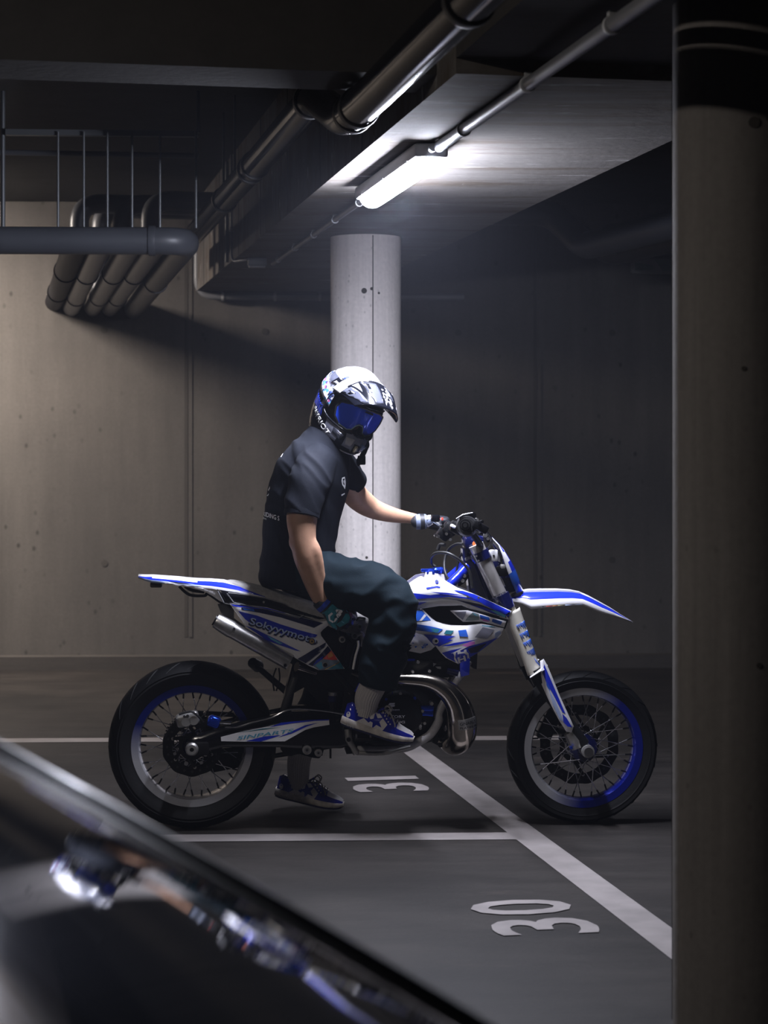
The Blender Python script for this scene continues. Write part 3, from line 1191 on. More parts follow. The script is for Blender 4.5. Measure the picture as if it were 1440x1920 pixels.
def wheel(c, R, wid, rimmat, front):
    YM = Matrix.Rotation(-PI / 2, 4, 'X')             # lathe axis z -> -y? (x, y, z) -> (x, z, -y)
    T = Matrix.Translation(c)
    h = wid / 2
    r_in = 0.2165
    b = MB()
    prof = [(r_in, -h * 0.66), (r_in + 0.012, -h * 0.72), (r_in + 0.03, -h * 0.90), (r_in + 0.052, -h * 0.985), (R - 0.038, -h * 0.93)]
    n = 16
    crown = []
    for k in range(n + 1):
        t = -1 + 2 * k / n
        crown.append((R - 0.034 * abs(t) ** 2.2, h * 0.97 * t))
    prof += crown[0:]
    prof += [(R - 0.038, h * 0.93), (r_in + 0.052, h * 0.985), (r_in + 0.03, h * 0.90), (r_in + 0.012, h * 0.72), (r_in, h * 0.66)]
    prof.sort(key=lambda q: q[1]) if False else None
    b.lathe(prof, M_TYRE, T @ YM, 96, closed=True)
    # sipes: shallow curved grooves near the shoulders
    for k in range(22):
        for s in (-1, 1):
            a0 = 2 * PI * (k + (0.5 if s > 0 else 0)) / 22
            pts = []
            for i in range(7):
                t = 0.30 + 0.58 * i / 6
                rr = R - 0.034 * t ** 2.2 + 0.0004
                a = a0 + 0.20 * (i / 6) ** 1.3
                pts.append(c + Vector((rr * math.cos(a), s * h * 0.97 * t, rr * math.sin(a))))
            b.tube(pts, [0.0007 + 0.0022 * math.sin(PI * (i + .5) / 7) for i in range(7)], M_TYRE, 4)
    part(b, 'tyre', ang=50)
    b = MB()
    rw = h * 0.70
    b.lathe([(0.2, -rw), (0.226, -rw - 0.002), (0.228, -rw + 0.004), (0.2165, -rw + 0.008), (0.212, -rw * 0.5), (0.205, -0.02), (0.205, 0.02), (0.212, rw * 0.5), (0.2165, rw - 0.008), (0.228, rw - 0.004), (0.226, rw + 0.002), (0.2, rw),
             (0.1965, rw * 0.75), (0.193, 0.02), (0.193, -0.02), (0.1965, -rw * 0.75)], rimmat, YM, 96, closed=True)
    rim = part(b, 'rim', ang=40)
    rim.location = c
    # hub
    b = MB()
    fl = 0.034
    b.lathe([(0.012, -0.055), (0.026, -0.055), (0.028, -fl - 0.006), (0.052, -fl - 0.004), (0.052, -fl + 0.003), (0.026, -fl + 0.010), (0.024, 0), (0.026, fl - 0.010), (0.052, fl - 0.003), (0.052, fl + 0.004), (0.028, fl + 0.006), (0.026, 0.055), (0.012, 0.055)],
            M_NAVY, T @ YM, 40, closed=True)
    part(b, 'hub', label='dark blue wheel hub')
    # spokes: two flanges, leading and trailing
    protos = []
    for fi, (s, lead) in enumerate(((-1, 1), (-1, -1), (1, 1), (1, -1))):
        a = fi * (2 * PI / 36)
        ah = a + lead * math.radians(52)
        p = Vector((0.046 * math.cos(ah), s * (fl + 0.004 * (1 if lead > 0 else -1)), 0.046 * math.sin(ah)))
        e = Vector((0.194 * math.cos(a), s * 0.012, 0.194 * math.sin(a)))
        d = (e - p).normalized()
        b = MB()
        b.tube([p, e - d * 0.018], 0.00175, M_SPOKE, 6)
        b.tube([e - d * 0.022, e + d * 0.002], 0.0032, M_NIP, 6)
        for k in range(9):
            ang = k * 2 * PI / 9
            Rm = Matrix.Rotation(-ang, 4, 'Y')
            if k == 0:
                o = b.build('spoke', rim)
                protos.append(o)
            else:
                dup(protos[-1], rim, Rm)
    return rim


RC = Vector((-WB / 2, 0, 0.3125))
FC = Vector((WB / 2 + 0.008, 0, 0.288))
rimR = wheel(RC, 0.3125, 0.150, RIM_R, False)
rimF = wheel(FC, 0.288, 0.120, RIM_F, True)


def disc(c, y, r0, r1, name, waves, m=M_BLKM):
    b = MB()
    n = 144
    rows = []
    for yy in (-0.002, 0.002):
        ro = [c + Vector(((r1 * (1 - 0.03 * (0.5 + 0.5 * math.cos(waves * 2 * PI * k / n)))) * math.cos(2 * PI * k / n), y + yy, (r1 * (1 - 0.03 * (0.5 + 0.5 * math.cos(waves * 2 * PI * k / n)))) * math.sin(2 * PI * k / n))) for k in range(n)]
        ri = [c + Vector((r0 * math.cos(2 * PI * k / n), y + yy, r0 * math.sin(2 * PI * k / n))) for k in range(n)]
        rows += [ro, ri] if yy < 0 else [ri, ro]
    rows.append(rows[0])
    b.grid(rows, m, closed=True)
    for k in range(waves * 2):                        # slots shown as raised bright rims
        a = 2 * PI * k / (waves * 2)
        p = c + Vector(((r0 + r1) / 2 * math.cos(a), y - 0.0022, (r0 + r1) / 2 * math.sin(a)))
        b.cyl(p, p + Vector((0, 0.0044, 0)), (r1 - r0) * 0.13, M_RUBBER, 8)
    for k in range(6):
        a = 2 * PI * k / 6 + 0.3
        p = c + Vector((r0 * 0.62 * math.cos(a), y, r0 * 0.62 * math.sin(a)))
        e = c + Vector((r0 * 1.05 * math.cos(a + 0.35), y, r0 * 1.05 * math.sin(a + 0.35)))
        b.tube([p, e], (0.007, 0.007), m, 6)
        b.cyl(e - Vector((0, 0.005, 0)), e + Vector((0, 0.005, 0)), 0.006, M_CAST, 8)
    b.lathe([(r0 * 0.5, -0.003), (r0 * 0.68, -0.003), (r0 * 0.68, 0.003), (r0 * 0.5, 0.003)], m, Matrix.Translation(c + Vector((0, y, 0))) @ Matrix.Rotation(-PI / 2, 4, 'X'), 40, closed=True)
    return part(b, name)


disc(RC, -0.062, 0.074, 0.112, 'brake_disc', 10)
disc(FC, 0.060, 0.112, 0.155, 'brake_disc', 12)
# sprocket on the far side and chain
b = MB()
b.lathe([(0.07, -0.003), (0.105, -0.003), (0.105, 0.003), (0.07, 0.003)], M_BLKM, Matrix.Translation(RC + Vector((0, 0.075, 0))) @ Matrix.Rotation(-PI / 2, 4, 'X'), 48, closed=True)
for k in range(48):
    a = 2 * PI * k / 48
    b.box(RC + Vector((0.107 * math.cos(a), 0.075, 0.107 * math.sin(a))), (0.008, 0.005, 0.006), M_BLKM, Matrix.Rotation(-a, 3, 'Y'))
for k in range(6):
    a = 2 * PI * k / 6
    b.tube([RC + Vector((0.04 * math.cos(a), 0.075, 0.04 * math.sin(a))), RC + Vector((0.075 * math.cos(a + .3), 0.075, 0.075 * math.sin(a + .3)))], (0.008, 0.008), M_BLKM, 6)
part(b, 'sprocket')
b = MB()
fs = q3('P', 690, 1370, 0.075)
for s in (1, -1):
    b.tube([RC + Vector((0.0, 0.075, s * 0.108)), Vector((fs.x, 0.075, fs.z + s * 0.035))], [(0.009, 0.006)] * 2, M_BLKM, 6)
part(b, 'chain')

# ---------------------------------------------------------------- swingarm and rear axle
off = -0.115
arm = uv('P', [(352, 1386), (372, 1378), (402, 1366), (450, 1354), (500, 1344), (545, 1335), (620, 1333), (660, 1338), (664, 1396), (640, 1404), (560, 1404), (520, 1402), (420, 1402), (372, 1412), (350, 1408)], off)
for mir in (False, True):
    b = MB()
    b.sheet(arm, bulged(arm, off + 0.012, 0.014, 0.012), M_BLKG, 0.035, 0.02)
    part(b, 'swingarm', mirror=mir)
stk = uv('3', [(545, 1070), (640, 1045), (800, 1012), (950, 985), (1080, 972), (1180, 968), (1182, 998), (1090, 1013), (1040, 1028), (980, 1062), (920, 1095), (700, 1097), (547, 1094)], off)
fn = lambda u, v, o: Vector((u, off - 0.003 - o, v))
b = MB()
b.sheet(stk, fn, M_WHITE, 0.003, 0.03)
for pts, m in (([(900, 985), (1060, 970), (1180, 966), (1178, 972), (1100, 975), (960, 990), (830, 1012)], M_BLUE),
               ([(880, 1072), (1040, 1000), (1120, 985), (1050, 1008), (960, 1050)], M_BLUE),
               ([(690, 1094), (800, 1066), (900, 1058), (850, 1075), (780, 1096)], M_BLUE),
               ([(640, 1046), (790, 1020), (900, 1012), (780, 1028)], M_TEAL)):
    b.sheet(uv('3', pts, off), fn, m, 0, 0.05, 0.0006)
p0, p1 = uv('3', [(640, 1086), (975, 1040)], off)
lettering(b, 'SINPARTS', fn, M_CYAN, p0, p1, 0.0125, 0.0014, 0.25, 0.012)
part(b, 'swingarm_guard', label='white chain-side guard sticker with blue lettering')
b = MB()
ax = Vector((RC.x, 0, RC.z))
M = Matrix.Translation(ax) @ Matrix.Rotation(PI / 2, 4, 'X')
b.lathe([(0.010, 0.10), (0.024, 0.10), (0.024, 0.135), (0.018, 0.142), (0.018, 0.148), (0.008, 0.148), (0.008, 0.142)], M_CAST, M, 24, closed=True)
b.tube([ax + Vector((0, -0.14, 0)), ax + Vector((0, 0.14, 0))], 0.009, M_BLKM, 14)
b.rbox(ax + Vector((0.02, -0.115, 0)), (0.085, 0.022, 0.05), M_BLKM, None, 0.008)
part(b, 'rear_axle')
# caliper, bracket, blue mud cup
b = MB()
kc = q3('K', 560, 330, -0.09)
b.rbox(Vector((kc.x, -0.088, kc.z)), (0.085, 0.05, 0.05), M_CAST, Matrix.Rotation(math.radians(-14), 3, 'Y'), 0.012, 3)
for (x, y) in ((540, 370), (640, 350)):
    p = q3('K', x, y, -0.12)
    b.cyl(Vector((p.x, -0.105, p.z)), Vector((p.x, -0.122, p.z)), 0.017, M_CAST, 18)
for (x, y) in ((780, 260), (400, 335), (520, 300), (560, 290)):
    p = q3('K', x, y, -0.12)
    b.cyl(Vector((p.x, -0.09, p.z)), Vector((p.x, -0.122, p.z)), 0.0055, M_CHROME, 10)
b.tube(smooth_path([q3('K', 450, 270, -0.12), q3('K', 600, 235, -0.125), q3('K', 690, 290, -0.12), q3('K', 760, 370, -0.11)]), 0.004, M_RUBBER, 8)
part(b, 'brake_caliper')
b = MB()
p = q3('K', 900, 370, -0.1)
b.rbox(Vector((p.x, -0.09, p.z)), (0.05, 0.045, 0.045), M_BLUEAN, Matrix.Rotation(math.radians(20), 3, 'Y'), 0.014, 3)
p2 = q3('K', 1120, 380, -0.11)
b.tube([Vector((p.x, -0.1, p.z)), Vector((p2.x, -0.11, p2.z))], 0.006, M_CHROME, 10)
part(b, 'caliper_bracket', label='blue anodised bracket behind the rear brake')
b = MB()
b.tube(smooth_path([q3('K', 1040, 435, -0.12), q3('K', 1200, 430, -0.12), q3('K', 1400, 370, -0.12), q3('P', 510, 1345, -0.12), q3('P', 545, 1330, -0.12), q3('P', 600, 1332, -0.12), q3('P', 650, 1340, -0.12)]), 0.0035, M_CHROME, 8)
part(b, 'rear_brake_hose')
b = MB()
for a, r, z in ((200, 0.085, 0.006), (250, 0.08, 0.008), (300, 0.083, 0.006), (330, 0.07, 0.007), (20, 0.07, 0.006)):
    t = math.radians(a)
    p = RC + Vector((r * 0.8 * math.cos(t), -0.075, r * 0.8 * math.sin(t)))
    b.cyl(p, p - Vector((0, 0.006, 0)), z, M_CHROME, 10)
part(b, 'disc_bolts')
# shark fin below, and chain guide
b = MB()
fin = uv('K', [(960, 760), (1300, 720), (1230, 1000), (900, 1065), (760, 1020)], -0.04)
b.sheet(fin, lambda u, v, o: Vector((u, 0.05 - o, v)), M_BLK, 0.02, 0.1)
part(b, 'chain_guide')

# ---------------------------------------------------------------- frame, engine
def tube_part(name, pts, r, m, n=6, seg=14, parent=bike, mirror=False, smooth=True, label=None):
    b = MB()
    P = smooth_path(pts, n) if smooth else pts
    rr = smooth_vals(r, n) if isinstance(r, list) and smooth else r
    b.tube(P, rr, m, seg)
    return part(b, name, parent, 50, mirror, label)


head_top = q3('B', 740, 520, 0)
head_bot = q3('B', 960, 1180, 0)
tube_part('steering_head', [head_top, head_bot], [0.036, 0.036], M_NAVY, smooth=False)
# the dark plate between head and tank
hp = uv('B', [(640, 520), (820, 480), (860, 640), (1030, 1140), (1000, 1180), (780, 1080), (720, 1040), (700, 850), (650, 740)], -0.04)
b = MB()
b.sheet(hp, lambda u, v, o: Vector((u, -0.035 - o, v)), M_NAVY, 0.07, 0.05)
for (x, y) in ((740, 565), (765, 615), (710, 630), (685, 645)):
    p = q3('B', x, y, -0.04)
    b.cyl(Vector((p.x, -0.034, p.z)), Vector((p.x, -0.043, p.z)), 0.006, M_CAST, 10)
part(b, 'head_gusset')
for mir in (False, True):
    tube_part('frame_spar', [q3('B', 690, 730, -0.05), q3('B', 590, 850, -0.07), q3('B', 440, 1000, -0.09), q3('P', 800, 1150, -0.10), q3('P', 720, 1220, -0.10), q3('P', 672, 1300, -0.10)], [.017, .018, .018, .018, .018, .018], M_SKYB if False else M_BLUE, mirror=mir)
    tube_part('frame_cradle', [q3('P', 880, 1240, -0.05), q3('E', 830, 640, -0.09), q3('E', 800, 800, -0.10), q3('E', 700, 960, -0.10), q3('E', 560, 1050, -0.10), q3('P', 762, 1402, -0.10), q3('P', 730, 1405, -0.10), q3('P', 670, 1405, -0.10)], [.012, .015, .016, .016, .016, .015, .013, .013], mat('pale grey frame paint', (0.40, 0.39, 0.40), 0.42, var=0.15, vscale=50), mirror=mir)
    tube_part('subframe', [q3('P', 700, 1185, -0.08), q3('P', 640, 1165, -0.09), q3('P', 560, 1135, -0.09), q3('P', 470, 1110, -0.08), q3('P', 390, 1098, -0.06)], 0.012, M_BLKM, mirror=mir)
    tube_part('subframe_stay', [q3('P', 662, 1300, -0.09), q3('P', 600, 1230, -0.09), q3('P', 520, 1160, -0.085)], 0.011, M_BLKM, mirror=mir)
b = MB()
fp = uv('P', [(655, 1250), (685, 1290), (690, 1340), (680, 1400), (700, 1412), (650, 1415), (640, 1345), (645, 1300)], -0.09)
b.sheet(fp, lambda u, v, o: Vector((u, -0.075 - o, v)), M_BLKM, 0.15, 0.1)
for (x, y, r) in ((1035, 445, .009), (700, 990, .008), (1005, 1025, .008)):
    p = q3('F', x, y, -0.1)
    b.cyl(Vector((p.x, -0.07, p.z)), Vector((p.x, -0.094, p.z)), r, M_CAST, 14)
    b.cyl(Vector((p.x, -0.07, p.z)), Vector((p.x, -0.0955, p.z)), r * 0.5, M_RUBBER, 10)
part(b, 'frame_plate')
# dark inner fender / airbox side
box = uv('P', [(470, 1130), (560, 1150), (625, 1165), (660, 1200), (690, 1250), (664, 1300), (640, 1310), (610, 1290), (580, 1262), (545, 1245), (500, 1190)], -0.085)
b = MB()
b.sheet(box, bulged(box, -0.06, 0.02, 0.03), M_BLK, 0.12, 0.05)
part(b, 'airbox')
low = uv('P', [(548, 1248), (610, 1262), (645, 1260), (668, 1300), (640, 1330), (600, 1318), (570, 1290), (552, 1300), (545, 1335), (527, 1338), (535, 1300)], -0.06)
b = MB()
b.sheet(low, lambda u, v, o: Vector((u, -0.045 - o, v)), M_BLK, 0.10, 0.05)
part(b, 'rear_mudguard_liner')
tube_part('mud_flap', [q3('F', 330, 190, -0.06), q3('F', 345, 260, -0.07), q3('F', 300, 400, -0.075), q3('F', 240, 560, -0.075), q3('F', 200, 690, -0.07)], [.006, .012, .014, .014, .013], mat('worn black rubber', (0.03, 0.03, 0.032), 0.55))
# shock: spring under the seat
b = MB()
sa, sb = q3('P', 658, 1200, -0.02), q3('P', 640, 1360, 0.0)
b.tube([sa, sb], 0.018, M_CHROME, 16)
d = (sb - sa)
for k in range(1):
    pts = []
    for i in range(121):
        t = i / 120
        a = t * 2 * PI * 8
        pts.append(sa + d * (0.1 + 0.75 * t) + Vector((math.cos(a) * 0.032, math.sin(a) * 0.032, 0)))
    b.tube(pts, 0.005, M_BLKG, 8)
part(b, 'rear_shock')
b = MB()
sr = q3('P', 655, 1218, -0.10)
b.tube([q3('P', 660, 1205, -0.10), q3('P', 648, 1250, -0.10)], 0.020, M_BLKG, 20)
b.tube([q3('P', 664, 1190, -0.10), q3('P', 660, 1205, -0.10)], 0.016, M_BLKM, 20)
part(b, 'shock_reservoir')
# bits behind the hand: brackets and bolts
b = MB()
for (x, y, r, m) in ((570, 1095, .012, M_CAST), (935, 830, .010, M_CAST), (830, 1020, .013, M_CAST)):
    p = q3('L', x, y, -0.11)
    b.cyl(Vector((p.x, -0.085, p.z)), Vector((p.x, -0.118, p.z)), r, m, 16)
    b.cyl(Vector((p.x, -0.085, p.z)), Vector((p.x, -0.120, p.z)), r * 0.55, M_RUBBER, 12)
b.tube(smooth_path([q3('L', 850, 1010, -0.11), q3('L', 960, 970, -0.11), q3('L', 1010, 1100, -0.10), q3('L', 1000, 1250, -0.10)]), [0.010] * 19, M_CAST, 10)
b.tube(smooth_path([q3('L', 900, 1120, -0.115), q3('L', 905, 1250, -0.118), q3('L', 850, 1440, -0.12), q3('P', 662, 1255, -0.12)]), [0.0045] * 19, M_LETW, 8)
for pts in ([(480, 880), (500, 1000), (560, 1080)], [(560, 900), (620, 960), (600, 860)], [(540, 1200), (510, 1340), (490, 1440)], [(750, 850), (840, 780), (900, 650), (1060, 660)]):
    b.tube(smooth_path([q3('L', x, y, -0.10) for x, y in pts]), 0.004, M_BLKM, 6)
part(b, 'linkage_brackets')
b = MB()
bx = uv('P', [(668, 1195), (690, 1165), (700, 1160), (712, 1185), (700, 1260), (672, 1262)], -0.09)
b.sheet(bx, lambda u, v, o: Vector((u, -0.07 - o, v)), M_BLK, 0.12, 0.05)
part(b, 'carburettor_boot')

# engine: cases, clutch cover, water pump, cylinder, head
ecen = q3('E', 330, 720, -0.10)
case = uv('P', [(672, 1300), (700, 1270), (760, 1262), (815, 1290), (842, 1325), (838, 1360), (815, 1392), (770, 1402), (700, 1402), (675, 1380)], -0.09)
b = MB()
b.sheet(case, bulged(case, -0.06, 0.03, 0.03), M_ENG, 0.16, 0.04)
part(b, 'engine_case')
M = Matrix.Translation(Vector((ecen.x, 0, ecen.z))) @ Matrix.Rotation(PI / 2, 4, 'X')
b = MB()
b.lathe([(0.0, 0.142), (0.055, 0.142), (0.072, 0.139), (0.080, 0.132), (0.086, 0.10), (0.090, 0.085)], M_ENG, M, 60)
for k in range(9):
    a = 2 * PI * k / 9 + .2
    p = Vector((ecen.x + 0.082 * math.cos(a), -0.134, ecen.z + 0.082 * math.sin(a)))
    b.cyl(p + Vector((0, .02, 0)), p, 0.006, M_BLUEAN if k % 2 else M_CAST, 10)
fn = lambda u, v, o: Vector((u, -0.142 - o, v))
for s, z0, z1, h, sh in (('boyesen', (100, 668), (322, 668), 0.0062, 0.3), ('FACTORY', (95, 760), (390, 760), 0.0098, 0.0), ('RACING', (120, 825), (388, 825), 0.0085, 0.0)):
    p0, p1 = uv('E', [z0, z1], -0.142)
    lettering(b, s, fn, M_LETW, p0, p1, h, 0.0006, sh, 0.01)
for y in (590, 615):
    pts = uv('E', [(200, y - 12), (265, y - 15), (262, y), (255, y + 6), (185, y + 9)], -0.142)
    b.sheet(pts, fn, M_LETW, 0, 0.05, 0.0006)
part(b, 'clutch_cover', label='black clutch cover with white lettering')
b = MB()
for (x, y, l, r) in ((500, 640, 240, .013), (560, 705, 190, .011), (690, 640, 50, .012)):
    a, c = q3('E', x, y, -0.115), q3('E', x + l * .9, y + 5, -0.115)
    b.tube([a, (a + c) / 2, c], [r, r * 0.85, r], M_BLUEAN, 14)
part(b, 'water_pump', label='blue anodised water pump')
for (x, y, r, m) in ((495, 560, .007, M_CAST), (715, 585, .007, M_CAST), (590, 698, .007, M_CHROME), (470, 745, .007, M_CYAN), (520, 760, .006, M_CAST), (575, 820, .007, M_CAST), (510, 860, .008, M_CYAN), (575, 885, .006, M_CAST), (630, 825, .006, M_CAST), (318, 495, .007, M_CYAN), (550, 75, .006, M_CAST), (690, 185, .006, M_CAST), (485, 195, .005, M_CAST)):
    b = MB()
    p = q3('E', x, y, -0.12)
    b.cyl(Vector((p.x, -0.08, p.z)), Vector((p.x, -0.124, p.z)), r, m, 8)
    part(b, 'engine_bolt')
b = MB()
pts = uv('E', [(228, 430), (240, 430), (240, 490), (205, 490), (203, 478), (226, 472)], -0.115)
b.sheet(pts, lambda u, v, o: Vector((u, -0.118 - o, v)), M_BLUE, 0.003, 0.05)
p0, p1 = uv('E', [(165, 358), (235, 375)], -0.118)
lettering(b, 'puf', lambda u, v, o: Vector((u, -0.118 - o, v)), M_LETW, p0, p1, 0.004, 0.0004)
part(b, 'engine_emblem')
cyl = uv('P', [(762, 1200), (850, 1180), (880, 1215), (880, 1250), (850, 1270), (780, 1275), (755, 1262)], -0.07)
b = MB()
b.sheet(cyl, bulged(cyl, -0.055, 0.02, 0.02), M_ENG, 0.13, 0.04)
for k in range(4):
    p = q3('P', 775 + 22 * k, 1240, -0.08)
    b.box(Vector((p.x, -0.076, p.z)), (0.035, 0.012, 0.006), M_BLKM)
p = q3('E', 430, 48, -0.09)
b.box(Vector((p.x, -0.085, p.z)), (0.05, 0.012, 0.008), M_BLUE)
for (x, y, pts) in ((0, 0, [(735, 85), (775, 95), (735, 130)]), (0, 0, [(760, 130), (830, 130), (830, 160), (790, 155)])):
    b.sheet(uv('E', pts, -0.08), lambda u, v, o: Vector((u, -0.082 - o, v)), M_CAST, 0.004, 0.05)
part(b, 'cylinder')
# radiator and blue guard under the shroud
b = MB()
rd = uv('D', [(430, 980), (720, 1180), (890, 1080), (880, 1280), (840, 1270), (790, 1230), (680, 1290), (480, 1290), (400, 1150)], -0.06)
b.sheet(rd, lambda u, v, o: Vector((u, -0.05 - o, v)), M_BLK, 0.10, 0.1)
part(b, 'radiator')
b = MB()
rd = uv('D', [(670, 1160), (790, 1140), (780, 1340), (680, 1365), (665, 1280)], -0.075)
b.sheet(rd, bulged(rd, -0.085, 0.01, 0.01), M_BLUE, 0.05, 0.05)
p, p2 = q3('E', 900, 180, -0.09), q3('E', 1040, 215, -0.09)
b.tube([p, p2], 0.012, M_NAVY, 12)
part(b, 'radiator_guard')

# ---------------------------------------------------------------- exhaust
pts = [q3('E', 860, 560, 0.0), q3('E', 850, 760, 0.0), q3('E', 845, 900, -0.01), q3('E', 900, 1020, -0.03), q3('E', 985, 1062, -0.075), q3('E', 1070, 985, -0.13), q3('E', 1092, 830, -0.15),
       q3('E', 1055, 640, -0.155), q3('E', 960, 480, -0.155), q3('E', 820, 370, -0.15), q3('E', 660, 312, -0.145), q3('E', 480, 295, -0.14), q3('E', 250, 290, -0.13)]
rr = [.019, .022, .027, .036, .047, .054, .055, .049, .041, .034, .028, .023, .019]
pts += [q3('P', 690, 1272, -0.10), q3('P', 655, 1262, -0.055), q3('P', 600, 1262, -0.045), q3('P', 556, 1250, -0.09)]
rr += [.017, .016, .016, .018]
b = MB()
b.tube(smooth_path(pts, 8), smooth_vals(rr, 8), M_TITAN, 40)
ch = part(b, 'expansion_chamber', ang=60)
b = MB()
base = smooth_path(pts, 8)
rad = smooth_vals(rr, 8)
T, S = frame_along(base)
i0 = 8 * 6 + 1
c0, t0 = base[i0], T[i0]
side = Vector((0.35, -1, 0.1)).normalized()
side = (side - t0 * side.dot(t0)).normalized()
up2 = t0.cross(side)


_al = [0.0]
for _i in range(i0 - 6, i0 + 8):
    _al.append(_al[-1] + (base[_i + 1] - base[_i]).length)
_mid = (_al[6] + _al[7]) / 2


def platefn(u, v, o):
    w_ = _mid + v
    k_ = max(j for j in range(len(_al) - 1) if _al[j] <= w_ or j == 0)
    t_ = (w_ - _al[k_]) / (_al[k_ + 1] - _al[k_])
    i = i0 - 6 + k_
    c_ = base[i].lerp(base[i + 1], t_)
    tt = T[i].lerp(T[i + 1], t_).normalized()
    r_ = rad[i] + (rad[i + 1] - rad[i]) * t_ + 0.0015 + o
    a = u / 0.055
    s_ = (side - tt * side.dot(tt)).normalized()
    u_ = tt.cross(s_)
    return c_ + (s_ * math.cos(a) + u_ * math.sin(a)) * r_


b.sheet([(-0.040, -0.015), (0.040, -0.015), (0.040, 0.015), (-0.040, 0.015)], lambda u, v, o: platefn(u, v, o), M_ALU, 0.002, 0.007)
# lettering on the plate
sgn = 1 if (platefn(0.03, 0, 0) - platefn(-0.03, 0, 0)).x > 0 else -1
vsg = -1 if (platefn(0, 0.01, 0) - platefn(0, -0.01, 0)).z < 0 else 1
for s, v0, h in (('GNARLY', -0.001, 0.0085), ('PLATINUM', -0.0115, 0.0055)):
    lettering(b, s, lambda u, v, o: platefn(u * sgn, v * vsg, o), M_RUBBER, (-0.034, v0), (0.034, v0), h, 0.0012, 0, 0.01)
part(b, 'maker_plate', ch, label='small riveted plate on the exhaust pipe')
b = MB()
for (x, y) in ((770, 1030), (820, 1090)):
    p = q3('E', x, y, -0.06)
    b.cyl(Vector((p.x, -0.05, p.z)), Vector((p.x, -0.07, p.z)), 0.009, M_BLKM, 10)
b.tube([q3('E', 730, 1040, -0.055), q3('E', 820, 1100, -0.055), q3('E', 850, 990, -0.055)], 0.007, M_BLKM, 8)
part(b, 'exhaust_bracket')
sa, sb = q3('P', 407, 1165, -0.125), q3('P', 543, 1242, -0.125)
d = (sb - sa).normalized()
b = MB()
b.tube([sa + d * 0.062, sb], [(0.0305, 0.030)] * 2, M_ALU, 40, ref=Vector((0, 0, 1)))
p = q3('C', 745, 1040, -0.155)
b.cyl(Vector((p.x, -0.14, p.z)), Vector((p.x, -0.1575, p.z)), 0.006, M_BLKM, 12)
sil = part(b, 'silencer', ang=40)
b = MB()
n_ = 8
b.tube([sa + d * 0.064, sa + d * 0.058, sa + d * 0.03, sa, sa - d * 0.006], [(0.032, 0.0315), (0.0325, 0.032), (0.031, 0.030), (0.028, 0.027), (0.026, 0.025)], M_ALU, 40, ref=Vector((0, 0, 1)))
b.tube([sa - d * 0.002, sa - d * 0.012], [(0.021, 0.020)] * 2, M_BLK, 24, ref=Vector((0, 0, 1)))
for s in (0.072,):
    p = sa + d * s + Vector((0, -0.029, 0.010))
    b.cyl(p, p + Vector((0, -0.004, 0)), 0.005, M_RUBBER, 10)
part(b, 'silencer_end_cap', sil)
b = MB()
pts = uv('C', [(45, 410), (130, 405), (215, 470), (215, 560), (330, 640), (320, 690), (130, 590), (80, 500)], -0.09)
b.sheet(pts, lambda u, v, o: Vector((u, -0.075 - o, v)), mat('dark grey bracket', (0.05, 0.05, 0.05), 0.45, metal=0.4), 0.03, 0.1)
part(b, 'silencer_bracket')

# side stand folded up on the far side, with its foot
b = MB()
a, c = q3('3', 750, 650, 0.13), q3('3', 960, 830, 0.12)
b.tube([a, c], [0.011, 0.014], M_BLKM, 12)
b.tube([a + Vector((-0.012, -0.02, 0.012)), a + Vector((0.008, 0.03, -0.006))], [0.020, 0.024], M_BLKM, 14)
part(b, 'side_stand')
b = MB()
for k, (x0, x1) in enumerate(((885, 870), (870, 858))):
    b.tube(smooth_path([q3('3', x0, 665, -0.05), q3('3', x0 + 5 - 25 * k, 730, -0.05), q3('3', x1, 800, -0.05)]), 0.003, M_BLKM, 6)
part(b, 'breather_hose')

# rear linkage, pegs, brake pedal
b = MB()
for (x, y, r, o) in ((495, 1155, .017, -0.12), (635, 1190, .014, -0.11)):
    p = q3('F', x, y, o)
    b.cyl(Vector((p.x, o + 0.05, p.z)), Vector((p.x, o, p.z)), r, M_CAST, 20)
    b.cyl(Vector((p.x, o + 0.05, p.z)), Vector((p.x, o - 0.003, p.z)), r * 0.6, M_CHROME, 14)
    b.cyl(Vector((p.x, o + 0.05, p.z)), Vector((p.x, o - 0.005, p.z)), r * 0.3, M_RUBBER, 10)
lk = uv('F', [(180, 1095), (430, 1060), (760, 1100), (840, 1090), (840, 1120), (690, 1140), (690, 1230), (630, 1250), (560, 1200), (420, 1200), (300, 1240), (230, 1230), (170, 1150)], -0.08)
b.sheet(lk, lambda u, v, o: Vector((u, -0.06 - o, v)), M_BLKM, 0.12, 0.1)
b.tube([q3('F', 783, 1140, -0.08), q3('F', 783, 1255, -0.08)], 0.004, M_BLKM, 8)
b.tube([q3('F', 110, 1215, 0.0), q3('F', 230, 1190, 0.0)], 0.006, M_BLKM, 8)
part(b, 'shock_linkage')
b = MB()
kp = uv('F', [(590, 990), (620, 990), (610, 1060), (560, 1060)], -0.1)
b.sheet(kp, lambda u, v, o: Vector((u, -0.105 - o, v)), M_WHITE, 0.004, 0.1)
kp = uv('F', [(665, 930), (765, 930), (720, 1090), (625, 1090)], -0.1)
b.sheet(kp, lambda u, v, o: Vector((u, -0.104 - o, v)), mat('dark grey bracket', (0.05, 0.05, 0.05), 0.45), 0.006, 0.1)
part(b, 'master_cylinder_guard')
b = MB()
b.tube([q3('F', 810, 450, -0.10), q3('F', 805, 560, -0.10)], 0.016, M_NAVY, 16)
b.tube([q3('F', 812, 445, -0.10), q3('F', 810, 485, -0.10)], 0.0175, M_ALU, 16)
b.tube([q3('F', 805, 560, -0.10), q3('F', 815, 780, -0.10)], 0.010, M_BLKM, 12)
part(b, 'rear_brake_reservoir')
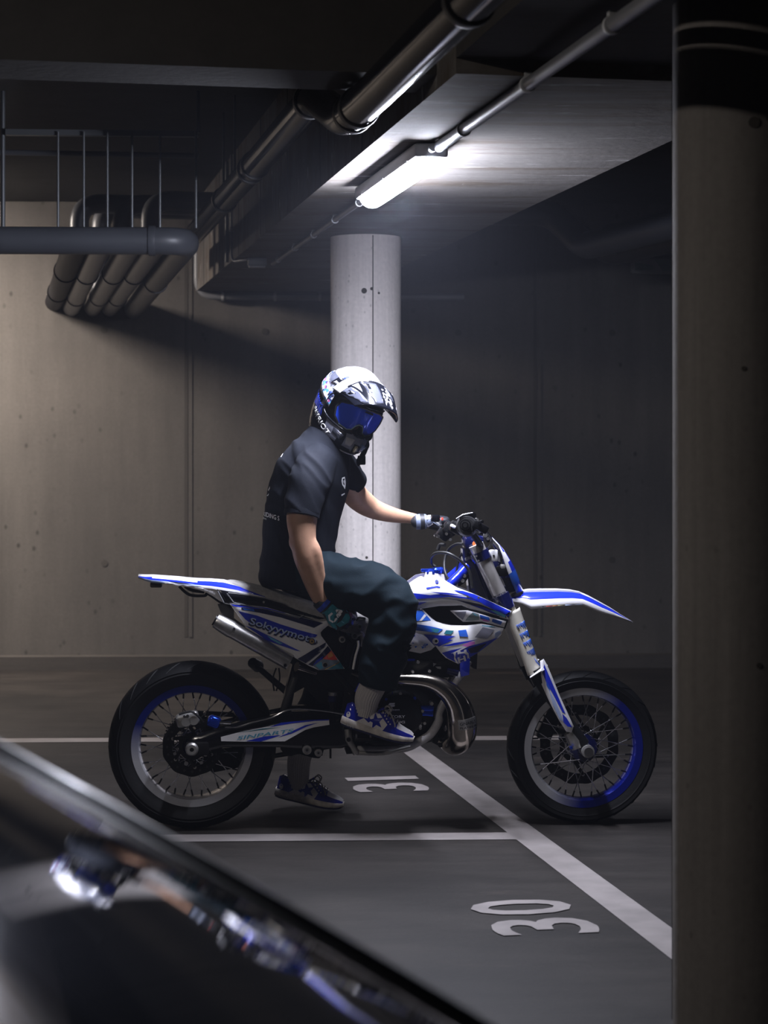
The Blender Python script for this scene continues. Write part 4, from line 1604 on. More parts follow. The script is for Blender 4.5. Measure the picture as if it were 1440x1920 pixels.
for s in (-1, 1):
    b = MB()
    pa = q3('4', 560, 880, -0.16)
    c0 = Vector((pa.x, s * 0.19, pa.z))
    b.rbox(c0, (0.065, 0.10, 0.012), M_BLKM, None, 0.004)
    for i in range(5):
        for j in (-1, 1):
            b.box(c0 + Vector((j * 0.026, -0.04 + 0.02 * i, 0.012)), (0.006, 0.007, 0.014), M_CHROME)
    b.tube([c0 + Vector((0, -s * 0.05, 0)), c0 + Vector((-0.01, -s * 0.10, 0.01))], 0.012, M_CAST, 10)
    part(b, 'foot_peg')
b = MB()
b.tube(smooth_path([q3('F', 1000, 900, -0.12), q3('F', 1010, 1030, -0.125), q3('F', 1060, 1120, -0.125), q3('F', 1100, 1190, -0.12)]), smooth_vals([.015, .013, .011, .014]), M_CAST, 12)
p = q3('F', 1005, 1025, -0.14)
b.cyl(Vector((p.x, -0.11, p.z)), Vector((p.x, -0.145, p.z)), 0.008, M_BLKM, 12)
b.tube(smooth_path([q3('F', 1100, 1190, -0.12), q3('P', 720, 1412, -0.14), q3('P', 770, 1400, -0.15)]), 0.008, M_CAST, 10)
part(b, 'brake_pedal')
b = MB()
sk = uv('F', [(880, 930), (930, 940), (900, 1080), (1060, 1150), (1440, 1130), (1440, 1160), (1130, 1200), (1050, 1150), (900, 1110)], -0.08)
b.sheet(sk, lambda u, v, o: Vector((u, -0.07 - o, v)), M_CAST, 0.14, 0.1)
part(b, 'skid_plate')

# ---------------------------------------------------------------- tank, shrouds
def mirrored_panel(name, outline, fn, decs, m, thick=0.006, label=None, grid=0.01, extra=None):
    for mir in (False, True):
        b = MB()
        b.sheet(outline, fn, m, thick, grid)
        for i, (poly, dm) in enumerate(decs):
            b.sheet(poly, fn, dm, 0, grid, 0.0014 + 0.0003 * (i % 8))
        if extra and not mir:
            extra(b)
        part(b, name, mirror=mir, label=label if not mir else None, ang=40)


b = MB()
tk = [q3('P', 800, 1130, 0), q3('D', 380, 160, 0), q3('D', 420, 40, 0)]
st = [((780, 1150), .09, .10), ((806, 1115), .10, .10), ((830, 1095), .085, .085)]
zt = q3('P', 812, 1080, 0).z
rows = []
for (px, hw, dz) in ((776, .05, .0), (790, .075, .02), (806, .085, .035), (825, .08, .038), (842, .06, .015), (856, .045, -.03)):
    x = q3('P', px, 1090, 0).x
    top = q3('P', 806, 1092, 0).z + dz - 0.02
    rows.append([Vector((x, hw * math.cos(PI * k / 12) * (1 + 0.25 * math.sin(PI * k / 12) * 0), top - 0.16 + 0.16 * math.sin(PI * k / 12) ** 0.6)) for k in range(13)])
b.grid(rows, M_TANK)
nk, nt_ = q3('D', 370, 150, -0.03), q3('D', 375, 72, -0.03)
b.lathe([(0.048, -0.02), (0.045, 0.0), (0.036, (nt_.z - nk.z) * 0.75), (0.034, nt_.z - nk.z)], M_TANK, Matrix.Translation(Vector((nk.x, -0.0, nk.z))) @ Matrix.Rotation(math.radians(-8), 4, 'Y'), 32)
lo = uv('D', [(-60, 800), (75, 820), (150, 835), (260, 890), (370, 1000), (320, 1045), (190, 1085), (60, 1060), (-60, 1020)], -0.12)
b.sheet(lo, bulged(lo, -0.105, 0.02, 0.03), M_TANK, 0.1, 0.02)
fnl = bulged(lo, -0.105, 0.02, 0.03)
for (x, y, r) in ((240, 985, 30), (110, 870, 14), (40, 980, 14), (130, 1000, 16), (95, 955, 9), (215, 1005, 18), (270, 975, 14)):
    pl_ = []
    for k in range(9):
        rr_ = r * (0.6 + 0.6 * random.random())
        pl_.append((x + rr_ * math.cos(k * 2 * PI / 9), y + rr_ * math.sin(k * 2 * PI / 9)))
    b.sheet(uv('D', pl_, -0.12), fnl, M_SKYB, 0, 0.02, 0.0006)
for i in range(6):
    for j in range(7):
        c_ = (140 + 17 * i + 4 * j, 872 + 19 * j)
        b.sheet(uv('D', [(c_[0], c_[1]), (c_[0] + 9, c_[1] + 2), (c_[0] + 9, c_[1] + 12), (c_[0], c_[1] + 10)], -0.12), fnl, M_WHITE, 0, 0.05, 0.0012)
part(b, 'fuel_tank', ang=50, label='milky white fuel tank')
b = MB()
c0 = q3('D', 375, 62, -0.01)
Mc = Matrix.Translation(Vector((c0.x, 0, c0.z - 0.008))) @ Matrix.Rotation(math.radians(-8), 4, 'Y')
b.lathe([(0.0, 0.017), (0.026, 0.017), (0.030, 0.013), (0.036, 0.010), (0.037, -0.004), (0.030, -0.006)], M_BLUEAN, Mc, 40)
for k in range(10):
    a = 2 * PI * k / 10
    b.rbox(Mc @ Vector((0.036 * math.cos(a), 0.036 * math.sin(a), 0.003)), (0.012, 0.010, 0.012), M_BLUEAN, Matrix.Rotation(a, 3, 'Z'), 0.003)
b.rbox(Mc @ Vector((-0.03, 0, 0.012)), (0.05, 0.02, 0.012), M_BLUEAN, None, 0.004)
part(b, 'fuel_cap', label='blue anodised fuel cap')

# upper shroud
o1 = -0.155
up_out = uv('D', [(-90, 430), (30, 310), (110, 250), (210, 172), (300, 150), (380, 140), (430, 148), (530, 210), (640, 275), (830, 345), (1000, 420), (1180, 505), (1302, 560), (1268, 668), (1180, 632), (980, 575), (770, 525), (690, 490), (420, 497), (150, 540), (-90, 560)], o1)


def upfn(u, v, o):
    d = seg_dist((u, v), up_out)
    # leans in towards the tank at the top and forward to the radiator
    top = max(0, (v - UPZ) / 0.10)
    y = o1 - 0.016 * (1 - math.exp(-d / 0.016)) + 0.075 * min(1, top) ** 1.4
    return Vector((u, y - o, v))


UPZ = q3('D', 420, 330, o1).z


def zl(k, pts, off_):
    return uv(k, pts, off_)


U = [([(100, 338), (300, 362), (420, 346), (560, 362), (780, 395), (980, 460), (1010, 478), (760, 408), (540, 384), (300, 400), (-90, 425), (-90, 360)], M_BLUE),
     ([(580, 300), (700, 312), (840, 352), (1000, 425), (1288, 562), (1262, 630), (1120, 560), (960, 480), (900, 440), (760, 370)], M_BLUE),
     ([(160, 425), (440, 392), (620, 410), (900, 470), (900, 478), (620, 426), (440, 408), (160, 440)], M_GREYG),
     ([(150, 452), (265, 445), (175, 482), (150, 484)], M_BLUE),
     ([(300, 322), (500, 332), (620, 350), (740, 372), (520, 356), (400, 344)], M_BLUE),
     ([(620, 425), (900, 470), (1100, 552), (1222, 600), (1240, 645), (1060, 590), (860, 500)], M_NAVY),
     ([(790, 480), (960, 510), (1180, 590), (1225, 635), (1060, 580)], M_BLUE),
     ([(1040, 545), (1130, 560), (1228, 610), (1222, 640), (1120, 595)], M_CYAN),
     ([(920, 500), (1010, 520), (1060, 555), (980, 540)], M_LAVEN),
     ([(1228, 600), (1262, 575), (1285, 570), (1262, 650)], M_NAVY),
     ([(250, 270), (390, 250), (430, 262), (420, 275), (380, 268), (260, 290)], M_BLUE)]
ring_ = ellipse2((390, 200), 20)


def upx(b):
    b.sheet(uv('D', ellipse2((388, 200), 22, n=18), o1), upfn, M_BLUE, 0, 0.03, 0.0045)
    b.sheet(uv('D', ellipse2((388, 200), 12, n=14), o1), upfn, M_BLK, 0, 0.03, 0.0052)
    for (x, y) in ((760, 380), (895, 395), (770, 512)):
        p = q3('D', x, y, o1)
        q = upfn(p.x, p.z, 0)
        b.cyl(q + Vector((0, 0.005, 0)), q - Vector((0, 0.003, 0)), 0.004, M_CHROME, 8)


mirrored_panel('radiator_shroud', up_out, upfn, [(uv('D', p, o1), m) for p, m in U], M_WHITE, 0.005, 'upper shroud panel with blue and white graphics', 0.01, upx)
# dark backing in the opening and the grey vane
o2 = -0.130
bk = uv('D', [(150, 535), (420, 500), (690, 492), (780, 528), (1266, 672), (1224, 782), (1180, 770), (940, 710), (760, 740), (560, 730), (380, 690), (320, 640), (220, 550)], o2)
mirrored_panel('shroud_duct', bk, lambda u, v, o: Vector((u, o2 - o, v)), [], M_BLK, 0.02)
o2b = -0.147
vn = uv('D', [(555, 560), (640, 556), (770, 555), (900, 590), (1080, 645), (1240, 690), (1215, 765), (1080, 728), (940, 692), (820, 692), (710, 695), (640, 640)], o2b)
V = [([(600, 575), (750, 565), (720, 640), (705, 670), (640, 620)], M_GREYG),
     ([(760, 640), (830, 575), (905, 600), (905, 670), (820, 678), (735, 680)], mat('graphics silver green', (0.28, 0.36, 0.37), 0.2, metal=0.4, coat=0.8)),
     ([(830, 580), (890, 625), (850, 610)], M_CYAN),
     ([(915, 605), (1030, 640), (1040, 680), (980, 665), (920, 655)], M_SKYB),
     ([(1070, 655), (1190, 690), (1170, 730), (1090, 705), (1060, 690)], M_SKYB),
     ([(920, 655), (1000, 670), (1040, 695), (960, 682)], M_PINK)]
mirrored_panel('shroud_vane', vn, bulged(vn, o2b + 0.006, 0.008, 0.012), [(uv('D', p, o2b), m) for p, m in V], M_WHITE, 0.006, 'grey iridescent vane inside the shroud opening')
# lower shroud
o3 = -0.165
lo_out = uv('D', [(-80, 600), (60, 560), (150, 538), (210, 540), (262, 585), (320, 650), (380, 692), (460, 720), (560, 742), (760, 742), (930, 722), (1060, 740), (1212, 778), (1185, 850), (1150, 890), (1020, 985), (890, 1080), (770, 1150), (655, 1216), (500, 1140), (440, 1080), (390, 1015), (330, 950), (260, 890), (200, 855), (140, 835), (60, 822), (-80, 840)], o3)
lofn = bulged(lo_out, o3 + 0.014, 0.018, 0.016)
Lw = [([(-60, 610), (150, 556), (208, 556), (318, 676), (130, 682), (-60, 690)], M_SKYB),
      ([(235, 600), (262, 618), (200, 680), (170, 680)], M_WHITE),
      ([(-80, 715), (150, 722), (300, 745), (465, 785), (400, 832), (300, 818), (140, 800), (-80, 800)], M_SKYB),
      ([(320, 770), (420, 785), (395, 825), (330, 815)], M_TEAL),
      ([(500, 795), (597, 802), (556, 847), (470, 840)], M_TEAL),
      ([(648, 800), (745, 788), (772, 877), (665, 870)], M_SKYB),
      ([(945, 735), (1060, 745), (1130, 765), (940, 745)], M_CYAN),
      ([(950, 760), (1092, 790), (1000, 902), (848, 882)], M_GREYG),
      ([(225, 848), (380, 855), (620, 868), (510, 908), (590, 912), (470, 968), (410, 1002), (400, 990), (370, 985), (330, 955), (262, 885)], M_BLUE),
      ([(440, 992), (600, 950), (885, 908), (760, 948), (640, 975), (520, 992)], M_BLUE),
      ([(450, 1078), (560, 1040), (740, 1002), (900, 962), (1010, 930), (1152, 885), (1020, 985), (890, 1080), (770, 1150), (655, 1210), (520, 1142)], M_BLUE),
      ([(760, 1022), (920, 975), (1000, 960), (890, 1070), (800, 1080)], M_NAVY),
      ([(560, 1082), (720, 1000), (860, 960), (740, 1010), (620, 1070)], M_WHITE),
      ([(690, 985), (790, 935), (850, 935), (850, 965), (760, 998)], M_PINK),
      ([(1100, 830), (1160, 800), (1180, 840), (1100, 900)], M_LAVEN)]


def lox(b):
    b.sheet(uv('D', ellipse2((370, 930), 38, n=24), o3), lofn, M_WHITE, 0, 0.03, 0.0042)
    b.sheet(uv('D', ellipse2((378, 930), 17, n=18), o3), lofn, M_BLK, 0, 0.03, 0.0050)
    # crest: an H under a crown of three lobes
    for pts in ([(585, 1075), (620, 1068), (612, 1130), (650, 1200), (632, 1205), (598, 1150), (600, 1110)],
                [(635, 1060), (665, 1042), (680, 1062), (715, 1058), (718, 1036), (745, 1030), (752, 1062), (775, 1080), (788, 1138), (768, 1150), (756, 1100), (720, 1078), (660, 1085), (640, 1092)]):
        b.sheet(uv('D', pts, o3), lofn, M_WHITE, 0, 0.01, 0.0042)
    p0, p1 = uv('D', [(655, 1200), (750, 1172)], o3)
    lettering(b, 'H', lofn, M_WHITE, p0, p1, 0.0205, 0.0044, 0.0, 0.03)


mirrored_panel('radiator_shroud', lo_out, lofn, [(uv('D', p, o3), m) for p, m in Lw], M_WHITE, 0.006, 'lower shroud panel with blue spikes and a white crest', 0.01, lox)

# ---------------------------------------------------------------- rear side panel with the name
o4 = -0.135
sp = uv('C', [(165, 398), (330, 412), (560, 440), (830, 520), (1110, 592), (1178, 578), (1196, 625), (1140, 672), (1116, 700), (1122, 735), (1170, 800), (1260, 930), (1366, 1078), (1095, 1092), (1000, 1050), (870, 976), (720, 885), (560, 790), (440, 700), (330, 628), (240, 500)], o4)
spfn = bulged(sp, o4 + 0.012, 0.016, 0.018)
Sd = [([(175, 402), (330, 415), (560, 443), (760, 500), (640, 490), (400, 448), (215, 425)], M_BLUE),
      ([(290, 440), (420, 452), (560, 455), (760, 505), (1108, 592), (1140, 600), (1045, 648), (830, 580), (700, 540), (480, 492), (300, 462)], M_NAVY),
      ([(300, 445), (420, 455), (430, 480), (320, 462)], M_SKYB),
      ([(255, 474), (450, 520), (700, 612), (880, 668), (1082, 722), (1058, 748), (820, 745), (560, 662), (370, 590), (330, 560)], M_BLUE),
      ([(780, 565), (900, 612), (1040, 668), (900, 640)], M_WHITE),
      ([(330, 628), (420, 655), (560, 722), (720, 800), (908, 892), (860, 885), (700, 832), (560, 782), (440, 700)], M_BLUE),
      ([(560, 728), (640, 770), (720, 812), (690, 818), (600, 770)], M_CYAN),
      ([(874, 974), (1040, 870), (1172, 800), (1150, 850), (1060, 912), (1120, 888), (960, 1018)], M_NAVY),
      ([(985, 1032), (1092, 940), (1190, 838), (1224, 885), (1140, 965), (1032, 1048)], M_NAVY),
      ([(1070, 985), (1140, 940), (1120, 1000), (1050, 1040), (1040, 1030)], M_BLUE),
      ([(1140, 966), (1226, 886), (1262, 935), (1290, 982), (1180, 985)], M_RED),
      ([(1180, 930), (1226, 900), (1250, 940), (1200, 965)], M_ORANGE),
      ([(1035, 1046), (1130, 972), (1290, 988), (1308, 1003), (1155, 1086), (1097, 1090)], mat('graphics slate', (0.20, 0.26, 0.34), 0.2, metal=0.3, coat=0.8)),
      ([(1060, 1040), (1120, 1000), (1150, 1060), (1110, 1085)], M_CYAN),
      ([(1165, 1082), (1318, 1006), (1358, 1076)], M_TEAL),
      ([(1150, 1086), (1308, 1003), (1316, 1010), (1165, 1088)], M_GOLD)]


def spx(b):
    b.sheet(uv('C', ellipse2((1160, 1033), 30, n=20), o4), spfn, M_CAST, 0, 0.03, 0.0046)
    b.sheet(uv('C', ellipse2((1162, 1035), 22, n=18), o4), spfn, M_BLK, 0, 0.03, 0.0052)
    # hand drawn name: navy outline under a pale fill
    p0, p1 = uv('C', [(366, 612), (1066, 818)], o4)
    p0b, p1b = uv('C', [(372, 606), (1060, 810)], o4)
    lettering(b, 'Sokyyymoto', spfn, M_NAVY, (p0[0] - 0.002, p0[1] - 0.002), (p1[0] + 0.002, p1[1] - 0.002), 0.0255, 0.0046, 0.0, 0.040)
    lettering(b, 'Sokyyymoto', spfn, M_LAVEN, p0b, p1b, 0.0245, 0.0054, 0.0, 0.012)
    b.sheet(uv('C', ellipse2((1022, 788), 33, n=20), o4), spfn, M_NAVY, 0, 0.03, 0.0060)
    b.sheet(uv('C', ellipse2((1022, 788), 25, n=20), o4), spfn, M_GOLD, 0, 0.03, 0.0066)
    b.sheet(uv('C', ellipse2((1024, 788), 10, n=16), o4), spfn, M_BLK, 0, 0.03, 0.0072)


mirrored_panel('side_panel', sp, spfn, [(uv('C', p, o4), m) for p, m in Sd], M_WHITE, 0.006, 'rear side panel with the painted name', 0.01, spx)
# black panel under the seat
o5 = -0.118
bp = uv('C', [(38, 250), (150, 268), (540, 334), (800, 416), (1100, 502), (1192, 528), (1190, 580), (1110, 600), (830, 528), (540, 446), (165, 408), (105, 392), (60, 300)], o5)


def bpx(b):
    for pts in ([(140, 290), (212, 385), (380, 420), (620, 472), (885, 545), (935, 515)], [(155, 285), (300, 300), (540, 338), (760, 402)], [(45, 265), (110, 388)]):
        P = []
        for (x, y) in pts:
            p = q3('C', x, y, o5)
            P.append(Vector((p.x, o5 - 0.010, p.z)))
        b.tube(P, 0.0022, mat('satin grey edge', (0.30, 0.30, 0.32), 0.35, metal=0.6), 6)
    p = q3('C', 523, 380, o5)
    b.cyl(Vector((p.x, o5, p.z)), Vector((p.x, o5 - 0.012, p.z)), 0.004, M_CAST, 10)


mirrored_panel('under_seat_panel', bp, bulged(bp, o5 + 0.005, 0.012, 0.012), [], M_BLKG, 0.006, 'black panel below the seat', 0.01, bpx)

# ---------------------------------------------------------------- tail
def tail():
    b = MB()
    S = [(259, 1080, 1082, .040), (272, 1081, 1087, .055), (285, 1081, 1091, .068), (310, 1083, 1093, .080), (335, 1085, 1096, .088), (352, 1087, 1098, .092), (370, 1088.5, 1101, .097), (397, 1089.5, 1104, .103), (420, 1091.5, 1108, .108), (445, 1098, 1111, .112), (475, 1107, 1118, .115), (497, 1114, 1122, .115)]
    rows = []
    for (px, t, e, w) in S:
        T_ = pl(px, t, -w * 0.6)
        E_ = pl(px, e, -w)
        x = E_.x
        rw = []
        dz = T_.z - E_.z
        for s in (-1, 1):
            seq = [(w * 0.94, E_.z - 0.004), (w, E_.z), (w * 0.99, E_.z + dz * 0.38), (w * 0.90, E_.z + dz * 0.75), (w * 0.80, T_.z), (w * 0.4, T_.z + 0.004)]
            if s < 0:
                rw += [Vector((x, -y, z)) for y, z in seq]
            else:
                rw += [Vector((x, 0, T_.z + 0.006))] + [Vector((x, y, z)) for y, z in reversed(seq)]
        rows.append(rw)

    def ms(i, j):
        j = min(j, 12 - 1 - j)
        if j <= 1: return M_LAVEN if i < 4 else (M_WHITE if i > 2 else M_BLUE)
        if j == 2: return M_BLUE
        if j == 3: return M_BLUE if (i < 2 or i > 5) else M_WHITE
        return M_WHITE
    b.grid(rows, M_WHITE, ms=ms)
    return b


part(tail(), 'rear_fender', ang=50, solid=0.004, label='blue and white rear fender')
o6 = -0.10
tp = uv('H', [(390, 185), (560, 205), (740, 215), (1000, 268), (1085, 425), (1030, 400), (950, 345), (870, 300), (720, 255), (560, 228), (420, 205)], o6)
mirrored_panel('fender_side', tp, bulged(tp, o6 + 0.004, 0.008, 0.012), [(uv('H', [(440, 178), (700, 205), (860, 240), (720, 228), (540, 205)], o6), M_LAVEN)], M_WHITE, 0.006)
for mir in (False, True):
    b = MB()
    P = []
    bs = uv('H', [(1005, 280), (1110, 300), (1200, 420), (1130, 430)], -0.112)
    b.sheet(bs, lambda u, v, o: Vector((u, -0.108 - o, v)), M_BLK, 0.01, 0.05)
    part(b, 'fender_brace', mirror=mir)
b = MB()
b.tube(smooth_path([q3('H', 575, 235, -0.05), q3('H', 690, 330, -0.05), q3('H', 860, 342, -0.05), q3('H', 900, 320, -0.05), q3('H', 1060, 425, -0.05), q3('H', 1180, 470, -0.05)]), 0.0055, M_BLKM, 8)
b.tube(smooth_path([q3('H', 640, 235, -0.04), q3('H', 720, 280, -0.04), q3('H', 860, 300, -0.04)]), 0.006, M_BLKM, 8)
part(b, 'tail_grab_bracket')
b = MB()
p = q3('H', 320, 205, 0)
b.rbox(p + Vector((0, 0, -0.002)), (0.045, 0.08, 0.022), mat('smoked lens', (0.06, 0.045, 0.03), 0.2), None, 0.006)
part(b, 'tail_light', label='small smoked tail light under the fender tip')

# ---------------------------------------------------------------- seat
def seat(S, name, m, label):
    b = MB()
    rows = []
    pts = smooth_path([Vector((pl(px, py, 0).x, w, pl(px, py, 0).z)) for px, py, w, h in S], 4)
    hh = smooth_vals([h for _, _, _, h in S], 4)
    for p, h in zip(pts, hh):
        w = p.y
        rw = []
        for k in range(17):
            a = PI * k / 16
            rw.append(Vector((p.x, -w * math.copysign(abs(math.cos(a)) ** 0.6, math.cos(a)), p.z - h + h * math.sin(a) ** 0.55)))
        rows.append(rw)
    b.grid(rows, m)
    b.add(rows[0], [tuple(range(17))], m)
    b.add(rows[-1], [tuple(reversed(range(17)))], m)
    return part(b, name, ang=60, label=label)


seat([(418, 1092, .055, .012), (432, 1087.5, .075, .02), (455, 1091, .095, .03), (497, 1100, .110, .045), (545, 1115, .119, .055), (595, 1132, .121, .058), (640, 1147, .118, .065), (690, 1145, .108, .08), (735, 1120, .095, .08)], 'seat', M_SUEDE, 'worn grey suede seat')
seat([(730, 1122, .092, .07), (752, 1106, .075, .06), (775, 1089, .06, .045), (790, 1080.5, .045, .03), (795, 1084, .03, .02)], 'seat_nose', M_SUEDE2, 'pale nose of the seat against the tank')

# ---------------------------------------------------------------- fork, bars, front fender
FOFF = -0.100
f_top = q3('B', 880, 560, FOFF)
f_axl = Vector((FC.x, FOFF, FC.z))
u0 = q3('B', 905, 690, FOFF)
u1 = q3('B', 1102, 1105, FOFF)
lo0 = q3('B', 1190, 1220, FOFF)
lo1 = q3('G', 420, 900, FOFF)
fd = (lo1 - u0).normalized()
fx = Vector((-fd.z, 0, fd.x))                         # forward normal of the leg


def along(p, t):
    return p + fd * t


for s in (1, -1):                                     # s=1: near leg, s=-1: far leg
    mir = s < 0
    b = MB()
    b.tube([along(u0, -0.075), along(u0, -0.0)], 0.029, M_FORK, 28)
    b.tube([u0, u1, along(u1, 0.06)], 0.0285, M_FORK, 32)
    if not mir:
        fnk = lambda u, v, o: u1 + fd * (-0.012 - v) * 1 + (Vector((0, -1, 0)) * math.cos(u / 0.0285) + fx * math.sin(u / 0.0285)) * (0.0287 + o)
        lettering(b, 'MOTION', fnk, M_NAVY, (-0.028, -0.006), (0.026, -0.006), 0.0085, 0.0006, 0.0, 0.015)
    part(b, 'fork_outer_tube', mirror=mir, ang=50)
    b = MB()
    b.tube([along(u1, 0.045), lo0, lo1, along(lo1, 0.05)], [0.024, 0.0245, 0.0245, 0.022], M_FORKW, 28)
    part(b, 'fork_inner_tube', mirror=mir, ang=50)
    # guard shell with printed stripes
    b = MB()
    gr = []
    g0 = q3('G', 215, 330, FOFF)
    g1 = q3('G', 420, 930, FOFF)
    for i in range(25):
        c_ = g0 + (g1 - g0) * (i / 24)
        gr.append([c_ + (Vector((0, -1, 0)) * math.cos(t) + fx * math.sin(t)) * 0.0275 for t in [-1.5 + 3.3 * j / 16 for j in range(17)]])
    b.grid(gr, M_FORKW)
    if not mir:
        rnd = random.Random(3)
        def gfn(u, v, o):
            c_ = g0 + (g1 - g0) * v
            t = u
            return c_ + (Vector((0, -1, 0)) * math.cos(t) + fx * math.sin(t)) * (0.0275 + o)
        for row in range(4):
            v0 = 0.21 + row * 0.145
            k = -0.35 + row * 0.05
            while k < 1.45:
                w_ = 0.05 + 0.05 * rnd.random()
                hgt = 0.045 + 0.05 * rnd.random() + 0.03 * (k > 0.3)
                sl = 0.12
                b.sheet([(k, v0), (k + w_, v0 + 0.005), (k + w_ + sl, v0 + hgt), (k + sl * 0.9, v0 + hgt * 0.95)], gfn, M_SKYB, 0, 0.05, 0.0006)
                k += w_ + 0.045
        for k in range(7):
            t = 0.55 + 0.11 * k
            b.sheet([(t, 0.78 + 0.02 * k), (t + 0.05, 0.79 + 0.02 * k), (t + 0.12, 0.87 + 0.015 * k), (t + 0.07, 0.87 + 0.015 * k)], gfn, M_SKYB, 0, 0.05, 0.0006)
    part(b, 'fork_guard', mirror=mir, ang=50, solid=0.002)
    # clamps
    for nm, cc, hh, m in (('upper_clamp', along(u0, -0.03), 0.034, M_NAVY), ('lower_clamp', along(u1, 0.022), 0.058, M_NAVY)):
        b = MB()
        b.tube([along(cc, -hh / 2), along(cc, hh / 2)], 0.0355, m, 28)
        inner = Vector((cc.x, 0, cc.z)) - fx * 0.02
        b.rbox((cc + inner) / 2, (0.055, abs(cc.y) + 0.01, hh * 0.9), m, Matrix.Rotation(-math.atan2(fd.x, -fd.z), 3, 'Y'), 0.008)
        for k in (-1, 1):
            p = cc + fd * (k * hh * 0.28) + Vector((0, -0.030, 0)) - fx * 0.02
            b.cyl(p, p + Vector((0, -0.007, 0)), 0.004, M_CHROME, 8)
        part(b, nm, mirror=mir)
    # black band under the far guard, axle lug and lower guard
    b = MB()
    e0 = along(lo1, 0.035)
    lug = q3('G', 800, 1560, FOFF) if False else Vector((FC.x - 0.012, FOFF, FC.z + 0.02))
    b.tube([along(lo1, 0.0), along(lo1, 0.055)], 0.0285, M_BLK, 20)
    b.tube([along(lo1, 0.05), (along(lo1, 0.05) + lug) / 2 + Vector((0, 0, 0)), lug], [0.023, 0.022, 0.026], M_BLKM, 20)
    part(b, 'fork_lower_leg', mirror=mir, ang=50)
    b = MB()
    lg = [q3('P', 1068, 1372, FOFF), q3('P', 1078, 1390, FOFF), q3('P', 1083, 1402, FOFF)]
    b.tube(lg, [0.024, 0.028, 0.024], M_CAST, 18)
    b.cyl(Vector((FC.x, -0.060, FC.z)), Vector((FC.x, -0.150, FC.z)), 0.017, M_CHROME, 20)
    b.cyl(Vector((FC.x, -0.06, FC.z)), Vector((FC.x, -0.138, FC.z)), 0.024, M_CAST, 20)
    p = q3('P', 1071, 1402, FOFF - 0.03)
    b.cyl(Vector((p.x, FOFF - 0.02, p.z)), Vector((p.x, FOFF - 0.034, p.z)), 0.006, M_BLUEAN, 10)
    part(b, 'axle_clamp', mirror=mir, ang=50)
    # lower guard
    o7 = FOFF - 0.03
    lgp = uv('P', [(1013, 1240), (1020, 1236), (1026, 1247), (1034, 1265), (1050, 1305), (1076, 1362), (1072, 1374), (1062, 1372), (1048, 1350), (1030, 1315), (1016, 1284), (1015, 1268)], o7)
    fng = bulged(lgp, o7 + 0.004, 0.010, 0.008)
    b = MB()
    b.sheet(lgp, fng, M_WHITE, 0.006, 0.015)
    for pts, m in (([(1017, 1262), (1020, 1245), (1030, 1268), (1047, 1308), (1060, 1338), (1054, 1335), (1036, 1300), (1024, 1280)], M_BLUE),
                   ([(1028, 1290), (1040, 1312), (1052, 1340), (1056, 1352), (1050, 1350), (1036, 1320)], M_LAVEN),
                   ([(1054, 1338), (1062, 1346), (1073, 1364), (1064, 1362), (1056, 1354)], M_BLUE),
                   ([(1024, 1276), (1031, 1290), (1030, 1296), (1024, 1284)], M_SKYB)):
        b.sheet(uv('P', pts, o7), fng, m, 0, 0.012, 0.0008)
    c_ = q3('G', 440, 950, FOFF)
    b.tube([c_ + fx * -0.012 + Vector((0, 0, 0.004)), c_ + fx * 0.028 + Vector((0, -0.03, 0.016))], [(0.006, 0.034)] * 2, M_WHITE, 12, ref=fd)
    part(b, 'lower_fork_guard', mirror=mir, label='blue and white guard on the lower fork leg' if not mir else None)
b = MB()
b.rbox(FC + Vector((-0.12, 0.062, 0.075)), (0.06, 0.07, 0.12), M_BLKM, Matrix.Rotation(math.radians(25), 3, 'Y'), 0.014, 3)
b.tube([FC + Vector((-0.10, 0.09, 0.06)), FC + Vector((-0.02, 0.10, 0.02))], 0.012, M_BLKM, 10)
part(b, 'front_brake_caliper')
b = MB()
b.tube([q3('B', 1280, 1265, FOFF), q3('B', 1345, 1440, FOFF), q3('G', 320, 450, FOFF + 0.01)], 0.005, M_RUBBER, 8)
part(b, 'front_brake_hose')

